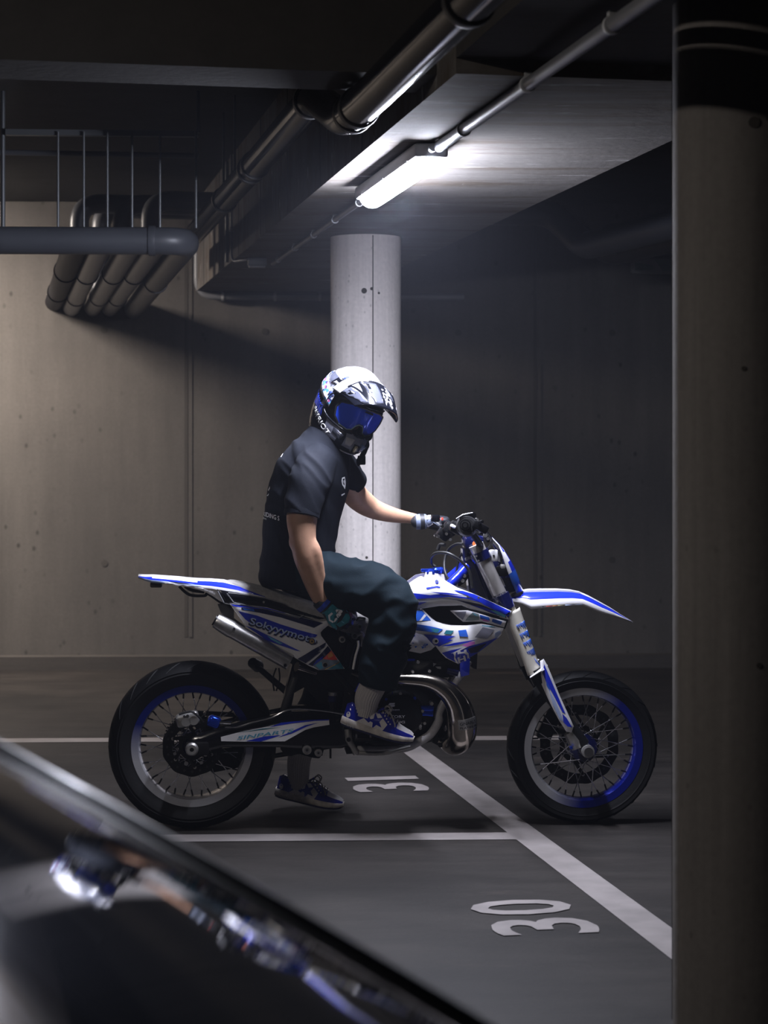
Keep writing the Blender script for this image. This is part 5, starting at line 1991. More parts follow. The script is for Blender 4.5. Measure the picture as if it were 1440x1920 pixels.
# front fender
def fender():
    b = MB()
    S = [(955, 1118, 1128, .050), (966, 1113, 1130, .062), (980, 1107.5, 1133, .075), (996, 1105, 1142, .086), (1020, 1104.6, 1140, .094), (1050, 1104.5, 1137.5, .098), (1075, 1106, 1135.5, .098), (1093, 1109.5, 1135, .095), (1110, 1117, 1142, .088), (1128, 1127, 1149, .078), (1150, 1140, 1155, .062), (1168, 1153, 1160, .042), (1182, 1162.5, 1164, .020), (1187, 1166, 1166.6, .006)]
    rows = []
    for (px, t, e, w) in S:
        E_ = pl(px, e, -w)
        T_ = pl(px, t, -w * 0.25)
        x = E_.x
        dz = T_.z - E_.z
        seq = [(1.0, 0.0), (1.0, 0.18), (0.96, 0.50), (0.80, 0.74), (0.55, 0.88), (0.3, 0.97)]
        rw = [Vector((x, -w * a, E_.z + dz * c_)) for a, c_ in seq] + [Vector((x, 0, T_.z + 0.001))] + [Vector((x, w * a, E_.z + dz * c_)) for a, c_ in reversed(seq)]
        rows.append(rw)

    def ms(i, j):
        j = min(j, 11 - j)
        if j == 0: return M_WHITE
        if j == 1: return M_WHITE if i > 3 else M_WHITE
        if j == 2: return M_BLUE if i < 6 or i > 7 else M_BLUE
        if j == 3: return M_BLUE if i > 1 else M_GREYG
        if j == 4: return M_GREYG if 1 < i < 7 else M_WHITE
        return M_WHITE
    b.grid(rows, M_WHITE, ms=ms)
    # printed patches on the near flank
    def ff(px, f):
        for a, c_ in zip(S[:-1], S[1:]):
            if a[0] <= px <= c_[0]:
                k = (px - a[0]) / (c_[0] - a[0])
                t, e, w = (a[1] + (c_[1] - a[1]) * k, a[2] + (c_[2] - a[2]) * k, a[3] + (c_[3] - a[3]) * k)
                E_, T_ = pl(px, e, -w), pl(px, t, -w * .25)
                return Vector((E_.x, -w - 0.0012 - (0 if f < .2 else -(f - .2) * 0.04 / .3 * w / .09), E_.z + (T_.z - E_.z) * f))
    for (a, c_, m) in ((1024, 1036, M_RED), (1036, 1046, M_ORANGE), (1046, 1056, mat('graphics yellow', (0.6, 0.55, 0.3), 0.25, coat=.8)), (1016, 1020, M_NAVY), (1060, 1092, M_LAVEN)):
        b.add([ff(a, 0.08), ff(c_, 0.08), ff(c_ + 5, 0.30), ff(a + 5, 0.30)], [(0, 1, 2, 3)], m)
    return b


part(fender(), 'front_fender', ang=45, solid=0.004, label='blue and white front fender')

# number plate
def plate():
    b = MB()
    S = [((880, 262), (890, 270), .03), ((960, 345), (985, 365), .075), ((1060, 440), (1080, 470), .095), ((1140, 528), (1120, 575), .10), ((1215, 640), (1160, 700), .10), ((1275, 750), (1205, 830), .095), ((1330, 890), (1255, 960), .085), ((1374, 1020), (1300, 1062), .07)]
    rows = []
    for (f_, e_, w) in S:
        Fp = q3('B', f_[0], f_[1], -w * 0.3)
        Ep = q3('B', e_[0], e_[1], -w)
        seq = [(1, 0), (0.97, 0.4), (0.85, 0.75), (0.6, 0.95), (0.3, 1.0)]
        rw = [Vector((Ep.x + (Fp.x - Ep.x) * k, -w * a, Ep.z + (Fp.z - Ep.z) * k)) for a, k in seq]
        rw += [Vector((Fp.x + .001, 0, Fp.z))] + [Vector((q.x, -q.y, q.z)) for q in reversed(rw)]
        rows.append(rw)

    def ms(i, j):
        j = min(j, 9 - j)
        if i >= 5: return M_BLUE if False else M_SKYB
        if j == 0: return M_WHITE
        if j == 1: return M_BLUE if i % 3 else M_WHITE
        return M_WHITE if i < 3 else M_BLUE
    b.grid(rows, M_WHITE, ms=ms)
    return b


part(plate(), 'front_number_plate', ang=45, solid=0.004, label='blue and white front number plate')

# handlebar
gA = q3('B', 668, 228, -0.385)
gB = pl(808, 985, 0.375)
hc = q3('B', 800, 430, 0)
barpts = [gA, pl(876, 986, -0.235), Vector((hc.x, -0.12, hc.z - 0.005)), Vector((hc.x, -0.05, hc.z - 0.02)), Vector((hc.x, 0.05, hc.z - 0.02)), Vector((hc.x - .004, 0.12, hc.z - 0.005)), gB + (Vector((hc.x - .01, 0.20, hc.z + .02)) - gB) * 0.75, gB]
tube_part('handlebar', barpts, [.0112, .0112, .013, .0142, .0142, .013, .0112, .0112], M_BLKM)
b = MB()
gd = (barpts[1] - gA).normalized()
b.tube([gA, gA + gd * 0.12], [0.0165, 0.0155], M_RUBBER, 20)
b.tube([gA - gd * 0.003, gA + gd * 0.003], 0.0125, M_CHROME, 20)
b.tube([gA - gd * 0.005, gA + gd * 0.003], 0.0075, M_RUBBER, 16)
b.tube([gA + gd * 0.018, gA + gd * 0.024], 0.021, M_BLK, 24)
part(b, 'throttle_grip')
b = MB()
hcn = gA + gd * 0.13
b.tube([hcn - gd * 0.012, hcn + gd * 0.004], [0.034, 0.041], mat('dark grey rubber', (0.03, 0.03, 0.033), 0.45), 32)
b.tube([hcn - gd * 0.014, hcn - gd * 0.010], [0.026, 0.027], M_RUBBER, 32)
b.tube([hcn + gd * 0.004, hcn + gd * 0.035], 0.038, M_BLK, 32)
th = uv('B', [(600, 120), (690, 90), (770, 72), (800, 85), (805, 115), (770, 150), (780, 260), (740, 300), (650, 330), (580, 300)], hcn.y)
b.sheet(th, lambda u, v, o: Vector((u, hcn.y - 0.006 - o, v)), M_BLK, 0.03, 0.1)
b.tube([q3('B', 560, 150, hcn.y - .01), q3('B', 640, 100, hcn.y - .01), q3('B', 760, 76, hcn.y - .01)], 0.0025, mat('satin grey edge', (0.30, 0.30, 0.32), 0.35), 6)
part(b, 'throttle_housing')
b = MB()
gd2 = (barpts[-2] - gB).normalized()
b.tube([gB, gB + gd2 * 0.125], [0.0165, 0.0155], M_RUBBER, 20)
b.tube([gB + gd2 * 0.125, gB + gd2 * 0.132], 0.022, M_RUBBER, 20)
part(b, 'left_grip')
b = MB()
ck = gB + gd2 * 0.16
b.rbox(ck + Vector((0.0, 0, 0.012)), (0.045, 0.045, 0.035), M_BLK, None, 0.008)
lv = pl(842, 1012, 0.30)
b.tube(smooth_path([ck + Vector((0.03, 0, -0.005)), ck + Vector((0.05, 0.06, -0.02)), gB + Vector((0.055, -0.02, -0.02)), gB + Vector((0.05, 0.03, -0.025))]), smooth_vals([.008, .006, .005, .007]), M_BLKM, 10)
rs = pl(816, 972, 0.22)
b.rbox(rs, (0.035, 0.05, 0.028), M_BLKG, None, 0.007)
b.rbox(pl(829, 973, 0.24), (0.008, 0.02, 0.012), M_RED, None, 0.002)
part(b, 'clutch_lever')
b = MB()
rs = q3('B', 850, 250, -0.26)
b.rbox(rs, (0.06, 0.05, 0.03), M_BLK, Matrix.Rotation(0.5, 3, 'Y'), 0.006)
b.tube(smooth_path([rs, q3('B', 850, 190, -0.30), q3('B', 880, 185, -0.33)]), 0.006, M_BLKM, 8)
for (x, y, r) in ((805, 160, .007), (800, 250, .008), (830, 300, .008), (910, 350, .008), (940, 390, .006)):
    p = q3('B', x, y, -0.2)
    b.cyl(p, p - Vector((0, 0.02, 0)), r, M_CAST if r > .006 else M_CHROME, 10)
b.tube(smooth_path([q3('B', 820, 300, -0.2), q3('B', 900, 330, -0.2), q3('B', 950, 420, -0.18)]), 0.009, M_BLKM, 8)
part(b, 'front_brake_lever')
b = MB()
b.rbox(q3('B', 760, 430, -0.02), (0.075, 0.13, 0.05), M_NAVY, None, 0.012)
b.rbox(q3('B', 800, 350, -0.02), (0.05, 0.09, 0.035), M_BLK, Matrix.Rotation(0.6, 3, 'Y'), 0.008)
p = q3('B', 787, 455, -0.09)
b.cyl(p + Vector((0, .03, 0)), p, 0.009, M_ORNG2, 14)
b.cyl(p + Vector((0.006, .03, -0.012)), p + Vector((0.006, 0, -0.012)), 0.006, M_LETW, 12)
part(b, 'bar_clamp')
b = MB()
b.rbox(q3('B', 560, 260, 0.05), (0.05, 0.09, 0.045), M_BLK, Matrix.Rotation(0.5, 3, 'Y'), 0.01)
b.rbox(q3('B', 470, 260, 0.12), (0.045, 0.06, 0.04), M_BLKM, Matrix.Rotation(0.5, 3, 'Y'), 0.01)
b.rbox(q3('B', 520, 240, 0.0), (0.02, 0.03, 0.012), M_LETW, Matrix.Rotation(0.5, 3, 'Y'), 0.004)
b.rbox(q3('B', 410, 330, 0.15), (0.05, 0.05, 0.05), M_BLK, Matrix.Rotation(0.7, 3, 'Y'), 0.01)
for (x, y) in ((430, 330), (480, 400), (380, 240), (330, 360), (300, 350)):
    p = q3('B', x, y, 0.10)
    b.cyl(p, p - Vector((0, 0.03, 0)), 0.006, M_CHROME, 10)
part(b, 'switch_block')
CABLES = [('control_cable', [(640, 460, -.1), (560, 460, -.05), (470, 520, 0), (420, 640, 0), (415, 760, -.02), (440, 850, -.04), (480, 920, -.05)], .0052),
          ('control_cable', [(300, 735, 0), (255, 690, 0), (255, 620, -.02), (310, 570, -.05), (420, 565, -.08), (520, 600, -.1), (640, 690, -.1), (720, 800, -.1), (760, 1000, -.1)], .0055),
          ('control_cable', [(640, 560, 0), (590, 650, 0.02), (560, 800, 0.02)], .004),
          ('control_cable', [(420, 470, .1), (360, 470, .12), (330, 530, .12)], .007),
          ('control_cable', [(1040, 530, -.08), (1080, 560, -.08), (1105, 620, -.08), (1120, 720, -.07)], .0045),
          ('control_cable', [(930, 300, -.15), (1000, 420, -.1), (950, 520, -.08)], .0045)]
for nm, pts, r in CABLES:
    tube_part(nm, [q3('B', *p) for p in pts], r, M_RUBBER, 6, 10)
b = MB()
p = q3('B', 1015, 600, -0.10)
b.rbox(p, (0.035, 0.02, 0.045), M_WHITE, None, 0.008)
b.cyl(p + Vector((0, 0, 0)), p + Vector((0, -0.013, 0)), 0.004, M_RUBBER, 8)
p = q3('B', 1115, 790, -0.08)
b.rbox(p, (0.045, 0.03, 0.04), M_BLK, None, 0.01)
p = q3('B', 1130, 740, -0.085)
b.rbox(p, (0.022, 0.02, 0.02), M_CAST, None, 0.005)
part(b, 'plate_mount')
b = MB()
lamp_ = uv('B', [(990, 640), (1100, 680), (1200, 800), (1290, 1040), (1200, 1060), (1130, 900), (1060, 800)], -0.05)
b.sheet(lamp_, lambda u, v, o: Vector((u, -0.05 - o, v)), M_NAVY, 0.1, 0.1)
p = q3('B', 1195, 850, -0.055)
b.box(p, (0.025, 0.01, 0.012), M_BLUE)
part(b, 'plate_backing')
b = MB()
b.tube(smooth_path([q3('B', 570, 960, -0.06), q3('B', 650, 900, -0.06), q3('B', 690, 830, -0.06)]), 0.010, M_BLKM, 10)
for (x, y) in ((560, 950), (640, 910), (660, 850)):
    p = q3('B', x, y, -0.08)
    b.cyl(p + Vector((0, .02, 0)), p, 0.007, M_CAST, 10)
part(b, 'steering_damper')
# ================================================================== the rider
from mathutils.bvhtree import BVHTree


def skin_mat():
    m = mat('skin', (0.44, 0.25, 0.165), 0.48, var=0.10, vscale=30, bump=0.15, bscale=300)
    b = m.node_tree.nodes['Principled BSDF']
    b.inputs['Subsurface Weight'].default_value = 0.08
    b.inputs['Subsurface Radius'].default_value = (0.02, 0.008, 0.005)
    return m


M_SKIN = skin_mat()
M_SHIRT = mat('black cotton', (0.0075, 0.0088, 0.0135), 0.85, spec=0.12, bump=0.35, bscale=450)
M_TROUS = mat('dark teal trousers', (0.007, 0.0145, 0.021), 0.8, spec=0.15, bump=0.3, bscale=380)
M_SOCK = mat('grey white sock', (0.50, 0.47, 0.46), 0.85)
M_SHOEB = mat('patent blue leather', (0.010, 0.016, 0.30), 0.12, coat=0.8)
M_SHOEW = mat('white leather', (0.66, 0.63, 0.64), 0.4, var=0.08, vscale=60)
M_SOLE = mat('worn white sole', (0.55, 0.50, 0.46), 0.6, var=0.3, vscale=35)
M_NAVYSOLE = mat('navy outsole', (0.012, 0.012, 0.06), 0.5)
M_LACE = mat('grey lace', (0.30, 0.28, 0.27), 0.8)
M_GLOVEB = mat('glove blue', (0.015, 0.05, 0.42), 0.45, var=0.3, vscale=80)
M_GLOVET = mat('glove teal', (0.015, 0.20, 0.26), 0.4, var=0.4, vscale=50)
M_GLOVEK = mat('glove black', (0.012, 0.013, 0.018), 0.5)
M_GLOVEW = mat('glove white', (0.78, 0.79, 0.84), 0.45)
M_GLOVEG = mat('glove grey blue', (0.14, 0.17, 0.26), 0.45, var=0.3, vscale=60)
M_HOLO = bpy.data.materials.new('glitter strap')
M_HOLO.use_nodes = True
nt = M_HOLO.node_tree
vo = nt.nodes.new('ShaderNodeTexVoronoi')
vo.inputs['Scale'].default_value = 95
tc = nt.nodes.new('ShaderNodeTexCoord')
nt.links.new(tc.outputs['Object'], vo.inputs['Vector'])
cr = nt.nodes.new('ShaderNodeValToRGB')
cr.color_ramp.interpolation = 'CONSTANT'
els = cr.color_ramp.elements
els[0].position, els[0].color = 0.0, (0.03, 0.05, 0.16, 1)
els[1].position, els[1].color = 0.30, (0.62, 0.62, 0.72, 1)
for p_, c_ in ((0.52, (0.10, 0.35, 0.62, 1)), (0.68, (0.7, 0.68, 0.75, 1)), (0.84, (0.40, 0.08, 0.22, 1)), (0.9, (0.02, 0.02, 0.05, 1))):
    e = els.new(p_)
    e.color = c_
sp_ = nt.nodes.new('ShaderNodeSeparateColor')
nt.links.new(vo.outputs['Color'], sp_.inputs[0])
nt.links.new(sp_.outputs[0], cr.inputs[0])
nt.links.new(cr.outputs[0], nt.nodes['Principled BSDF'].inputs['Base Color'])
nt.nodes['Principled BSDF'].inputs['Roughness'].default_value = 0.35


def limb(b, pts, rads, m, n=5, seg=22, ref=None, caps=True):
    P = smooth_path(pts, n)
    R = smooth_vals(rads, n)
    R = [r if isinstance(r, tuple) else (r, r) for r in R]
    if caps:
        for end in (0, -1):
            d = (P[0] - P[1]).normalized() if end == 0 else (P[-1] - P[-2]).normalized()
            r = R[end]
            base = P[end].copy()
            for k in (1, 2, 3):
                a = k * PI / 2 / 3.2
                q = base + d * (min(r) * math.sin(a))
                rr = (r[0] * math.cos(a), r[1] * math.cos(a))
                if end == 0:
                    P.insert(0, q); R.insert(0, rr)
                else:
                    P.append(q); R.append(rr)
    b.tube(P, R, m, seg, ref=ref)


YV = Vector((0, 1, 0))
toeL = BMI @ hit_z(641, 1521, 0)
BASE = Vector((toeL.x - 0.1, toeL.y, 0))
P_ = pl

# ---------------------------------------------------------------- helmet frame
hf = Vector((0.40, -0.80, -0.45)).normalized()
hu = Vector((0.50, -0.25, 0.85))
hu = (hu - hf * hu.dot(hf)).normalized()
R3 = BMI.to_3x3()
hf, hu = (R3 @ hf).normalized(), (R3 @ hu).normalized()
hl = hu.cross(hf)
HC = pl(655, 759, 0.0)


def hp_(f, l, u):
    return HC + hf * f + hl * l + hu * u


# ---------------------------------------------------------------- body: one continuous skin
b = MB()
TOR = [(558, 1062, .12, .10), (557, 1040, .13, .10), (566, 970, .145, .11), (580, 910, .16, .11), (596, 865, .165, .095), (610, 832, .10, .075)]
limb(b, [P_(x, y, 0) for x, y, a, c in TOR], [(a, c) for x, y, a, c in TOR], M_SKIN, ref=YV)
limb(b, [P_(606, 845, 0), P_(622, 812, 0), HC - hu * 0.05 - hf * 0.02], [(.062, .062), (.058, .058), (.055, .055)], M_SKIN, ref=YV)
limb(b, [hp_(-.02, 0, .085), hp_(-.01, 0, .04), hp_(-.005, 0, -.02), hp_(.01, 0, -.075), hp_(.02, 0, -.10)], [(.055, .06), (.072, .088), (.070, .090), (.055, .072), (.035, .045)], M_SKIN, ref=hl)
limb(b, [hp_(.080, 0, .0), hp_(.098, 0, -.025), hp_(.106, 0, -.040), hp_(.088, 0, -.052)], [.010, .013, .016, .010], M_SKIN)
for s in (-1, 1):
    limb(b, [hp_(.0, s * .072, .02), hp_(-.01, s * .078, -.01), hp_(.0, s * .073, -.035)], [.010, .014, .008], M_SKIN)
limb(b, [hp_(.086, -.02, -.072), hp_(.092, 0, -.073), hp_(.086, .02, -.072)], [.005, .008, .005], M_SKIN)
# near arm
NA = [(592, 872, -.125, .052), (580, 905, -.20, .056), (569, 945, -.228, .058), (566, 975, -.240, .0565), (567, 1000, -.246, .050), (570, 1022, -.248, .0475), (575, 1045, -.245, .0475), (584, 1072, -.235, .0435), (594, 1102, -.222, .038), (606, 1128, -.212, .032), (618, 1142, -.208, .027)]
limb(b, [P_(x, y, o) for x, y, o, r in NA], [r for *_, r in NA], M_SKIN)
limb(b, [P_(558, 1000, -.245), P_(553, 1016, -.25), P_(560, 1034, -.25)], [.018, .024, .018], M_SKIN)       # elbow
limb(b, [P_(583, 1012, -.262), P_(590, 1035, -.262), P_(598, 1075, -.245), P_(606, 1105, -.228)], [.018, .026, .023, .014], M_SKIN)   # forearm muscle
# far arm
FA = [(636, 874, .12, .044), (653, 902, .20, .046), (664, 926, .25, .049), (681, 942, .285, .047), (698, 953, .305, .041), (716, 960, .318, .036), (743, 967, .335, .029), (768, 971, .350, .023), (786, 975, .360, .022)]
limb(b, [P_(x, y, o) for x, y, o, r in FA], [r for *_, r in FA], M_SKIN)
# legs
NL = [(568, 1070, -.07, .070), (650, 1095, -.19, .078), (738, 1130, -.26, .058), (722, 1200, -.25, .055), (704, 1280, -.225, .040), (692, 1325, -.215, .030)]
limb(b, [P_(x, y, o) for x, y, o, r in NL], [r for *_, r in NL], M_SKIN)
FL = [(568, 1070, .07, .070), (612, 1145, .24, .078), (640, 1205, .33, .058), (605, 1310, .345, .055), (566, 1410, .355, .040), (559, 1455, .355, .036)]
FL = [(x, y, o + toeL.y - .33 if i > 1 else o, r) for i, (x, y, o, r) in enumerate(FL)]
limb(b, [P_(x, y, o) for x, y, o, r in FL], [r for *_, r in FL], M_SKIN)
Hn, Tn = P_(638, 1357.7, -.195), P_(771, 1399, -.235)
Hf, Tf = P_(514.4, 1492, toeL.y + .03), Vector((toeL.x, toeL.y, 0.0))
for H_, T_, an in ((Hn, Tn, P_(692, 1325, -.215)), (Hf, Tf, P_(559, 1455, FL[-1][2]))):
    xa = (T_ - H_).normalized()
    za = (Vector((0, 0, 1)) - xa * xa.z).normalized()
    limb(b, [an, H_ + xa * .085 + za * .060, H_ + xa * .14 + za * .052, H_ + xa * .22 + za * .040], [.029, .024, .020, .012], M_SKIN)
person = voxel(b, 'person', 0.0065, 5, None, None, M_SKIN, shift=BASE)
person.matrix_world = BM @ Matrix.Translation(BASE)
tag(person, 'person in dark shirt and trousers sitting astride the motorcycle, helmet turned to the camera', 'person')


def wear(b, name, parent=person, ang=50, label=None, solid=0.0):
    o = b.build(name, parent, ang, shift=BASE, solid=solid)
    if label: o['label'] = label
    return o


# ---------------------------------------------------------------- T-shirt
def wr(scale, amp, stretch):
    def f(co, no):
        q = Vector((co.x * stretch[0], co.y * stretch[1], co.z * stretch[2])) * scale
        a = noise.noise(q + Vector((0.35 * noise.noise(q * 0.7), 3, 0)))
        c = noise.noise(q * 2.1 + Vector((5, 1, 2)))
        return amp * (1 - 2.2 * abs(a)) + amp * 0.35 * c
    return f


b = MB()
TS = [(554, 1103, .148, .126), (555, 1091, .160, .138), (556, 1070, .162, .138), (557, 1050, .160, .138), (561, 1008, .158, .139), (568, 962, .170, .143), (578, 918, .182, .146), (590, 880, .186, .139), (601, 852, .165, .117), (609, 830, .115, .090), (616, 812, .080, .072)]
P = smooth_path([P_(x, y, 0) for x, y, a, c in TS], 5)
b.tube(P, smooth_vals([(a, c) for x, y, a, c in TS], 5), M_SHIRT, 30, ref=YV)
SN = [(601, 862, -.10, .070), (589, 882, -.165, .077), (577, 912, -.212, .074), (569, 942, -.235, .068), (565.5, 967, -.246, .0625)]
P = smooth_path([P_(x, y, o) for x, y, o, r in SN], 5)
b.tube(P, smooth_vals([r for *_, r in SN], 5), M_SHIRT, 24)
SF = [(622, 860, .09, .066), (641, 876, .16, .068), (653, 892, .20, .062), (661, 905, .232, .056)]
P = smooth_path([P_(x, y, o) for x, y, o, r in SF], 5)
b.tube(P, smooth_vals([r for *_, r in SF], 5), M_SHIRT, 24)
def folds(co, no):
    a, c = 0.55 * co.x - 0.83 * co.z, 0.83 * co.x + 0.55 * co.z
    w_ = 0.25 * noise.noise(co * 5)
    n1 = noise.noise(Vector((a * 3.2, co.y * 5, c * 17 + 4 * w_)))
    n2 = noise.noise(Vector((a * 7, co.y * 9 + 3, c * 34 + 2 * w_)))
    return 0.0075 * (0.55 - 1.9 * abs(n1)) + 0.0022 * n2


shirt = voxel(b, 'shirt', 0.006, 3, folds, person, M_SHIRT, shift=BASE)


def bvh_of(o):
    me = o.data
    return BVHTree.FromPolygons([v.co + BASE for v in me.vertices], [list(p.vertices) for p in me.polygons])


def caster(bv):
    """lays a drawn outline on cloth: returns the surface point a drawing point falls on"""
    r3 = BMI.to_3x3()

    def fn(u, v, o):
        r = (r3 @ ray(u, v)).normalized()
        h, n, i, d = bv.ray_cast(EL, r)
        if h is None:
            q = pl(u, v, 0)
            h, n, i, d = bv.find_nearest(EL + r * ((q - EL).length))
        if n.dot(r) > 0: n = -n
        return h + n * (0.0012 + o)
    return fn


def zz(k, pts):
    return [zp(k, x, y) for x, y in pts]


sf = caster(bvh_of(shirt))
b = MB()


def flipsheet(b, poly, fn, m, off=0.0, grid=3.0):
    b.sheet(poly, fn, m, 0, grid, off)


Z7 = lambda pts: [(480 + x / 7.2, 820 + y / 7.2) for x, y in pts]
for pts in [[(1158, 545), (1195, 530), (1208, 600), (1205, 660), (1195, 700), (1180, 670), (1160, 640), (1152, 590)]]:
    flipsheet(b, Z7(pts), sf, M_LETW, 0.0)
flipsheet(b, Z7([(1166, 560), (1190, 555), (1196, 600), (1186, 650), (1168, 620)]), sf, M_SHIRT, 0.0006)
flipsheet(b, Z7([(1172, 590), (1186, 570), (1190, 600), (1182, 630)]), sf, M_LETW, 0.0012)
wear(b, 'chest_print', shirt, label='white shield print on the chest')
b = MB()
flipsheet(b, Z7([(1150, 770), (1195, 750), (1195, 765), (1152, 792)]), sf, M_LETW, 0.0)
wear(b, 'chest_stripe', shirt, label='short white stripe under the chest shield')
b = MB()
# lettering low on the back
vs, fs = text2d('RIDING S', 0, 0.01)
x0, y0, x1, y1 = 493.5, 962.5, 524, 975
b.add([sf(x0 + (x1 - x0) * u - 0.25 * 0, y0 + (y1 - y0) * u * 0.75 + 4.5 - 8.5 * v, 0.0) for u, v in vs], fs, M_LETW)
vs, fs = text2d('CREWS', 0, 0.0)
b.add([sf(492 + 8 * u, 970.5 + 3 * u + 1.5 - 3 * v, 0.0) for u, v in vs], fs, M_LETW)
for pts in ([(395, 165), (430, 110), (425, 135), (400, 175)], [(335, 265), (368, 215), (360, 240), (340, 270)], [(165, 715), (190, 660), (192, 690), (172, 725)], [(148, 790), (178, 755), (168, 790)]):
    flipsheet(b, Z7(pts), sf, M_LETW, 0.0)
wear(b, 'back_print', shirt, label='white print along the back of the shirt')
# hems and collar
for (pp, dd, r) in ((P_(565.5, 967, -.246), P_(565.5, 967, -.246) - P_(569, 942, -.235), .0635), (P_(661, 905, .232), P_(661, 905, .232) - P_(653, 892, .20), .0570)):
    b = MB()
    d = dd.normalized()
    q = d.to_track_quat('Z', 'Y').to_matrix().to_4x4()
    b.lathe([(r - 0.004, -0.018), (r + 0.0015, -0.017), (r + 0.0022, -0.008), (r + 0.0015, 0.0025), (r - 0.004, 0.003)], M_SHIRT, Matrix.Translation(pp) @ q, 40, closed=True)
    wear(b, 'sleeve_hem', shirt)

# ---------------------------------------------------------------- trousers
b = MB()
TN = [(546, 1066, -.055, .080), (600, 1077, -.12, .089), (650, 1093, -.195, .096), (705, 1108, -.24, .096), (741, 1131, -.26, .080), (737, 1165, -.262, .082), (727, 1205, -.255, .0825), (716, 1248, -.242, .080), (708, 1280, -.232, .074)]
P = smooth_path([P_(x, y, o) for x, y, o, r in TN], 6)
b.tube(P, smooth_vals([r for *_, r in TN], 6), M_TROUS, 28)
limb(b, [P_(742, 1128, -.262), P_(746, 1133, -.262)], [.074, .074], M_TROUS)
TF = [(546, 1066, .055, .080), (590, 1105, .16, .104), (622, 1160, .28, .090), (638, 1205, .33, .082), (620, 1275, .345, .082), (590, 1345, .35, .078), (569, 1405, .355, .074)]
TF = [(x, y, o + (toeL.y - .33) * min(1, i / 3), r) for i, (x, y, o, r) in enumerate(TF)]
P = smooth_path([P_(x, y, o) for x, y, o, r in TF], 6)
b.tube(P, smooth_vals([r for *_, r in TF], 6), M_TROUS, 28)
b.tube([P_(552, 1092, 0), P_(556, 1040, 0)], [(.125, .118), (.140, .122)], M_TROUS, 30, ref=YV)


def tw(co, no):
    q = Vector((co.x * 6, co.y * 5, co.z * 13))
    a = noise.noise(q + Vector((2.0 * co.x * 4, 0, 0)))
    knee = 1.0 + 0.9 * math.exp(-((co.z - 0.74) / 0.13) ** 2)
    return 0.0085 * knee * (0.6 - 2.0 * abs(a)) + 0.003 * noise.noise(q * 2.3)


trous = voxel(b, 'trousers', 0.008, 4, tw, person, M_TROUS, shift=BASE)
for (x, y, o, r, x2, y2, o2) in ((708, 1282, -.232, .0735, 716, 1248, -.242), (569, 1407, TF[-1][2], .0735, 590, 1345, TF[-2][2])):
    b = MB()
    d = (P_(x, y, o) - P_(x2, y2, o2)).normalized()
    q = d.to_track_quat('Z', 'Y').to_matrix().to_4x4()
    b.lathe([(r - 0.012, -0.022), (r - 0.001, -0.020), (r + 0.001, -0.008), (r - 0.003, 0.006), (r - 0.012, 0.006)], M_TROUS, Matrix.Translation(P_(x, y, o)) @ q, 40, closed=True)
    wear(b, 'trouser_hem', trous)

# ---------------------------------------------------------------- socks
def sock(pts, rads):
    b = MB()
    P = smooth_path(pts, 8)
    R = smooth_vals(rads, 8)
    T, S = frame_along(P)
    rows = []
    n = 120
    for p, t, s, r in zip(P, T, S, R):
        u = t.cross(s)
        rows.append([p + (s * math.cos(2 * PI * k / n) + u * math.sin(2 * PI * k / n)) * (r + 0.0011 * (1 if k % 4 < 2 else -1)) for k in range(n)])
    b.grid(rows, M_SOCK, closed=True)
    return wear(b, 'sock', ang=80)


# ---------------------------------------------------------------- shoes
XS = [.004, .02, .05, .09, .12, .15, .185, .22, .25, .27, .281]
WS = [.020, .030, .0345, .0355, .038, .0415, .0445, .0455, .0425, .036, .026]
HS = [.086, .096, .086, .078, .086, .098, .083, .068, .060, .055, .047]
ZS_ = [.036, .035, .033, .031, .030, .029, .029, .030, .032, .034, .036]
BS = [.003, .001, 0, 0, 0, 0, 0, .002, .006, .011, .017]


def interp(T, x):
    x = max(XS[0], min(XS[-1], x))
    for i in range(len(XS) - 1):
        if x <= XS[i + 1]:
            k = (x - XS[i]) / (XS[i + 1] - XS[i])
            k2 = k
            return T[i] + (T[i + 1] - T[i]) * k2
    return T[-1]


def side_y(x, z, sgn):
    zs, h, w = interp(ZS_, x), interp(HS, x), interp(WS, x)
    t = max(0, min(1, (z - zs) / max(h - zs, 1e-4)))
    return sgn * w * (1 - t ** 2.4) ** (1 / 2.4)


def zi(pts):
    a = math.radians(17.07)
    k = 0.285 / 1328
    return [(((x + 20) * math.cos(a) + (y - 650) * math.sin(a)) * k, ((x + 20) * math.sin(a) - (y - 650) * math.cos(a)) * k) for x, y in pts]


def star(c, r, rot):
    o = []
    for k in range(10):
        a = rot + k * PI / 5
        q = r if k % 2 == 0 else r * 0.42
        o.append((c[0] + q * math.sin(a), c[1] - q * math.cos(a)))
    return o


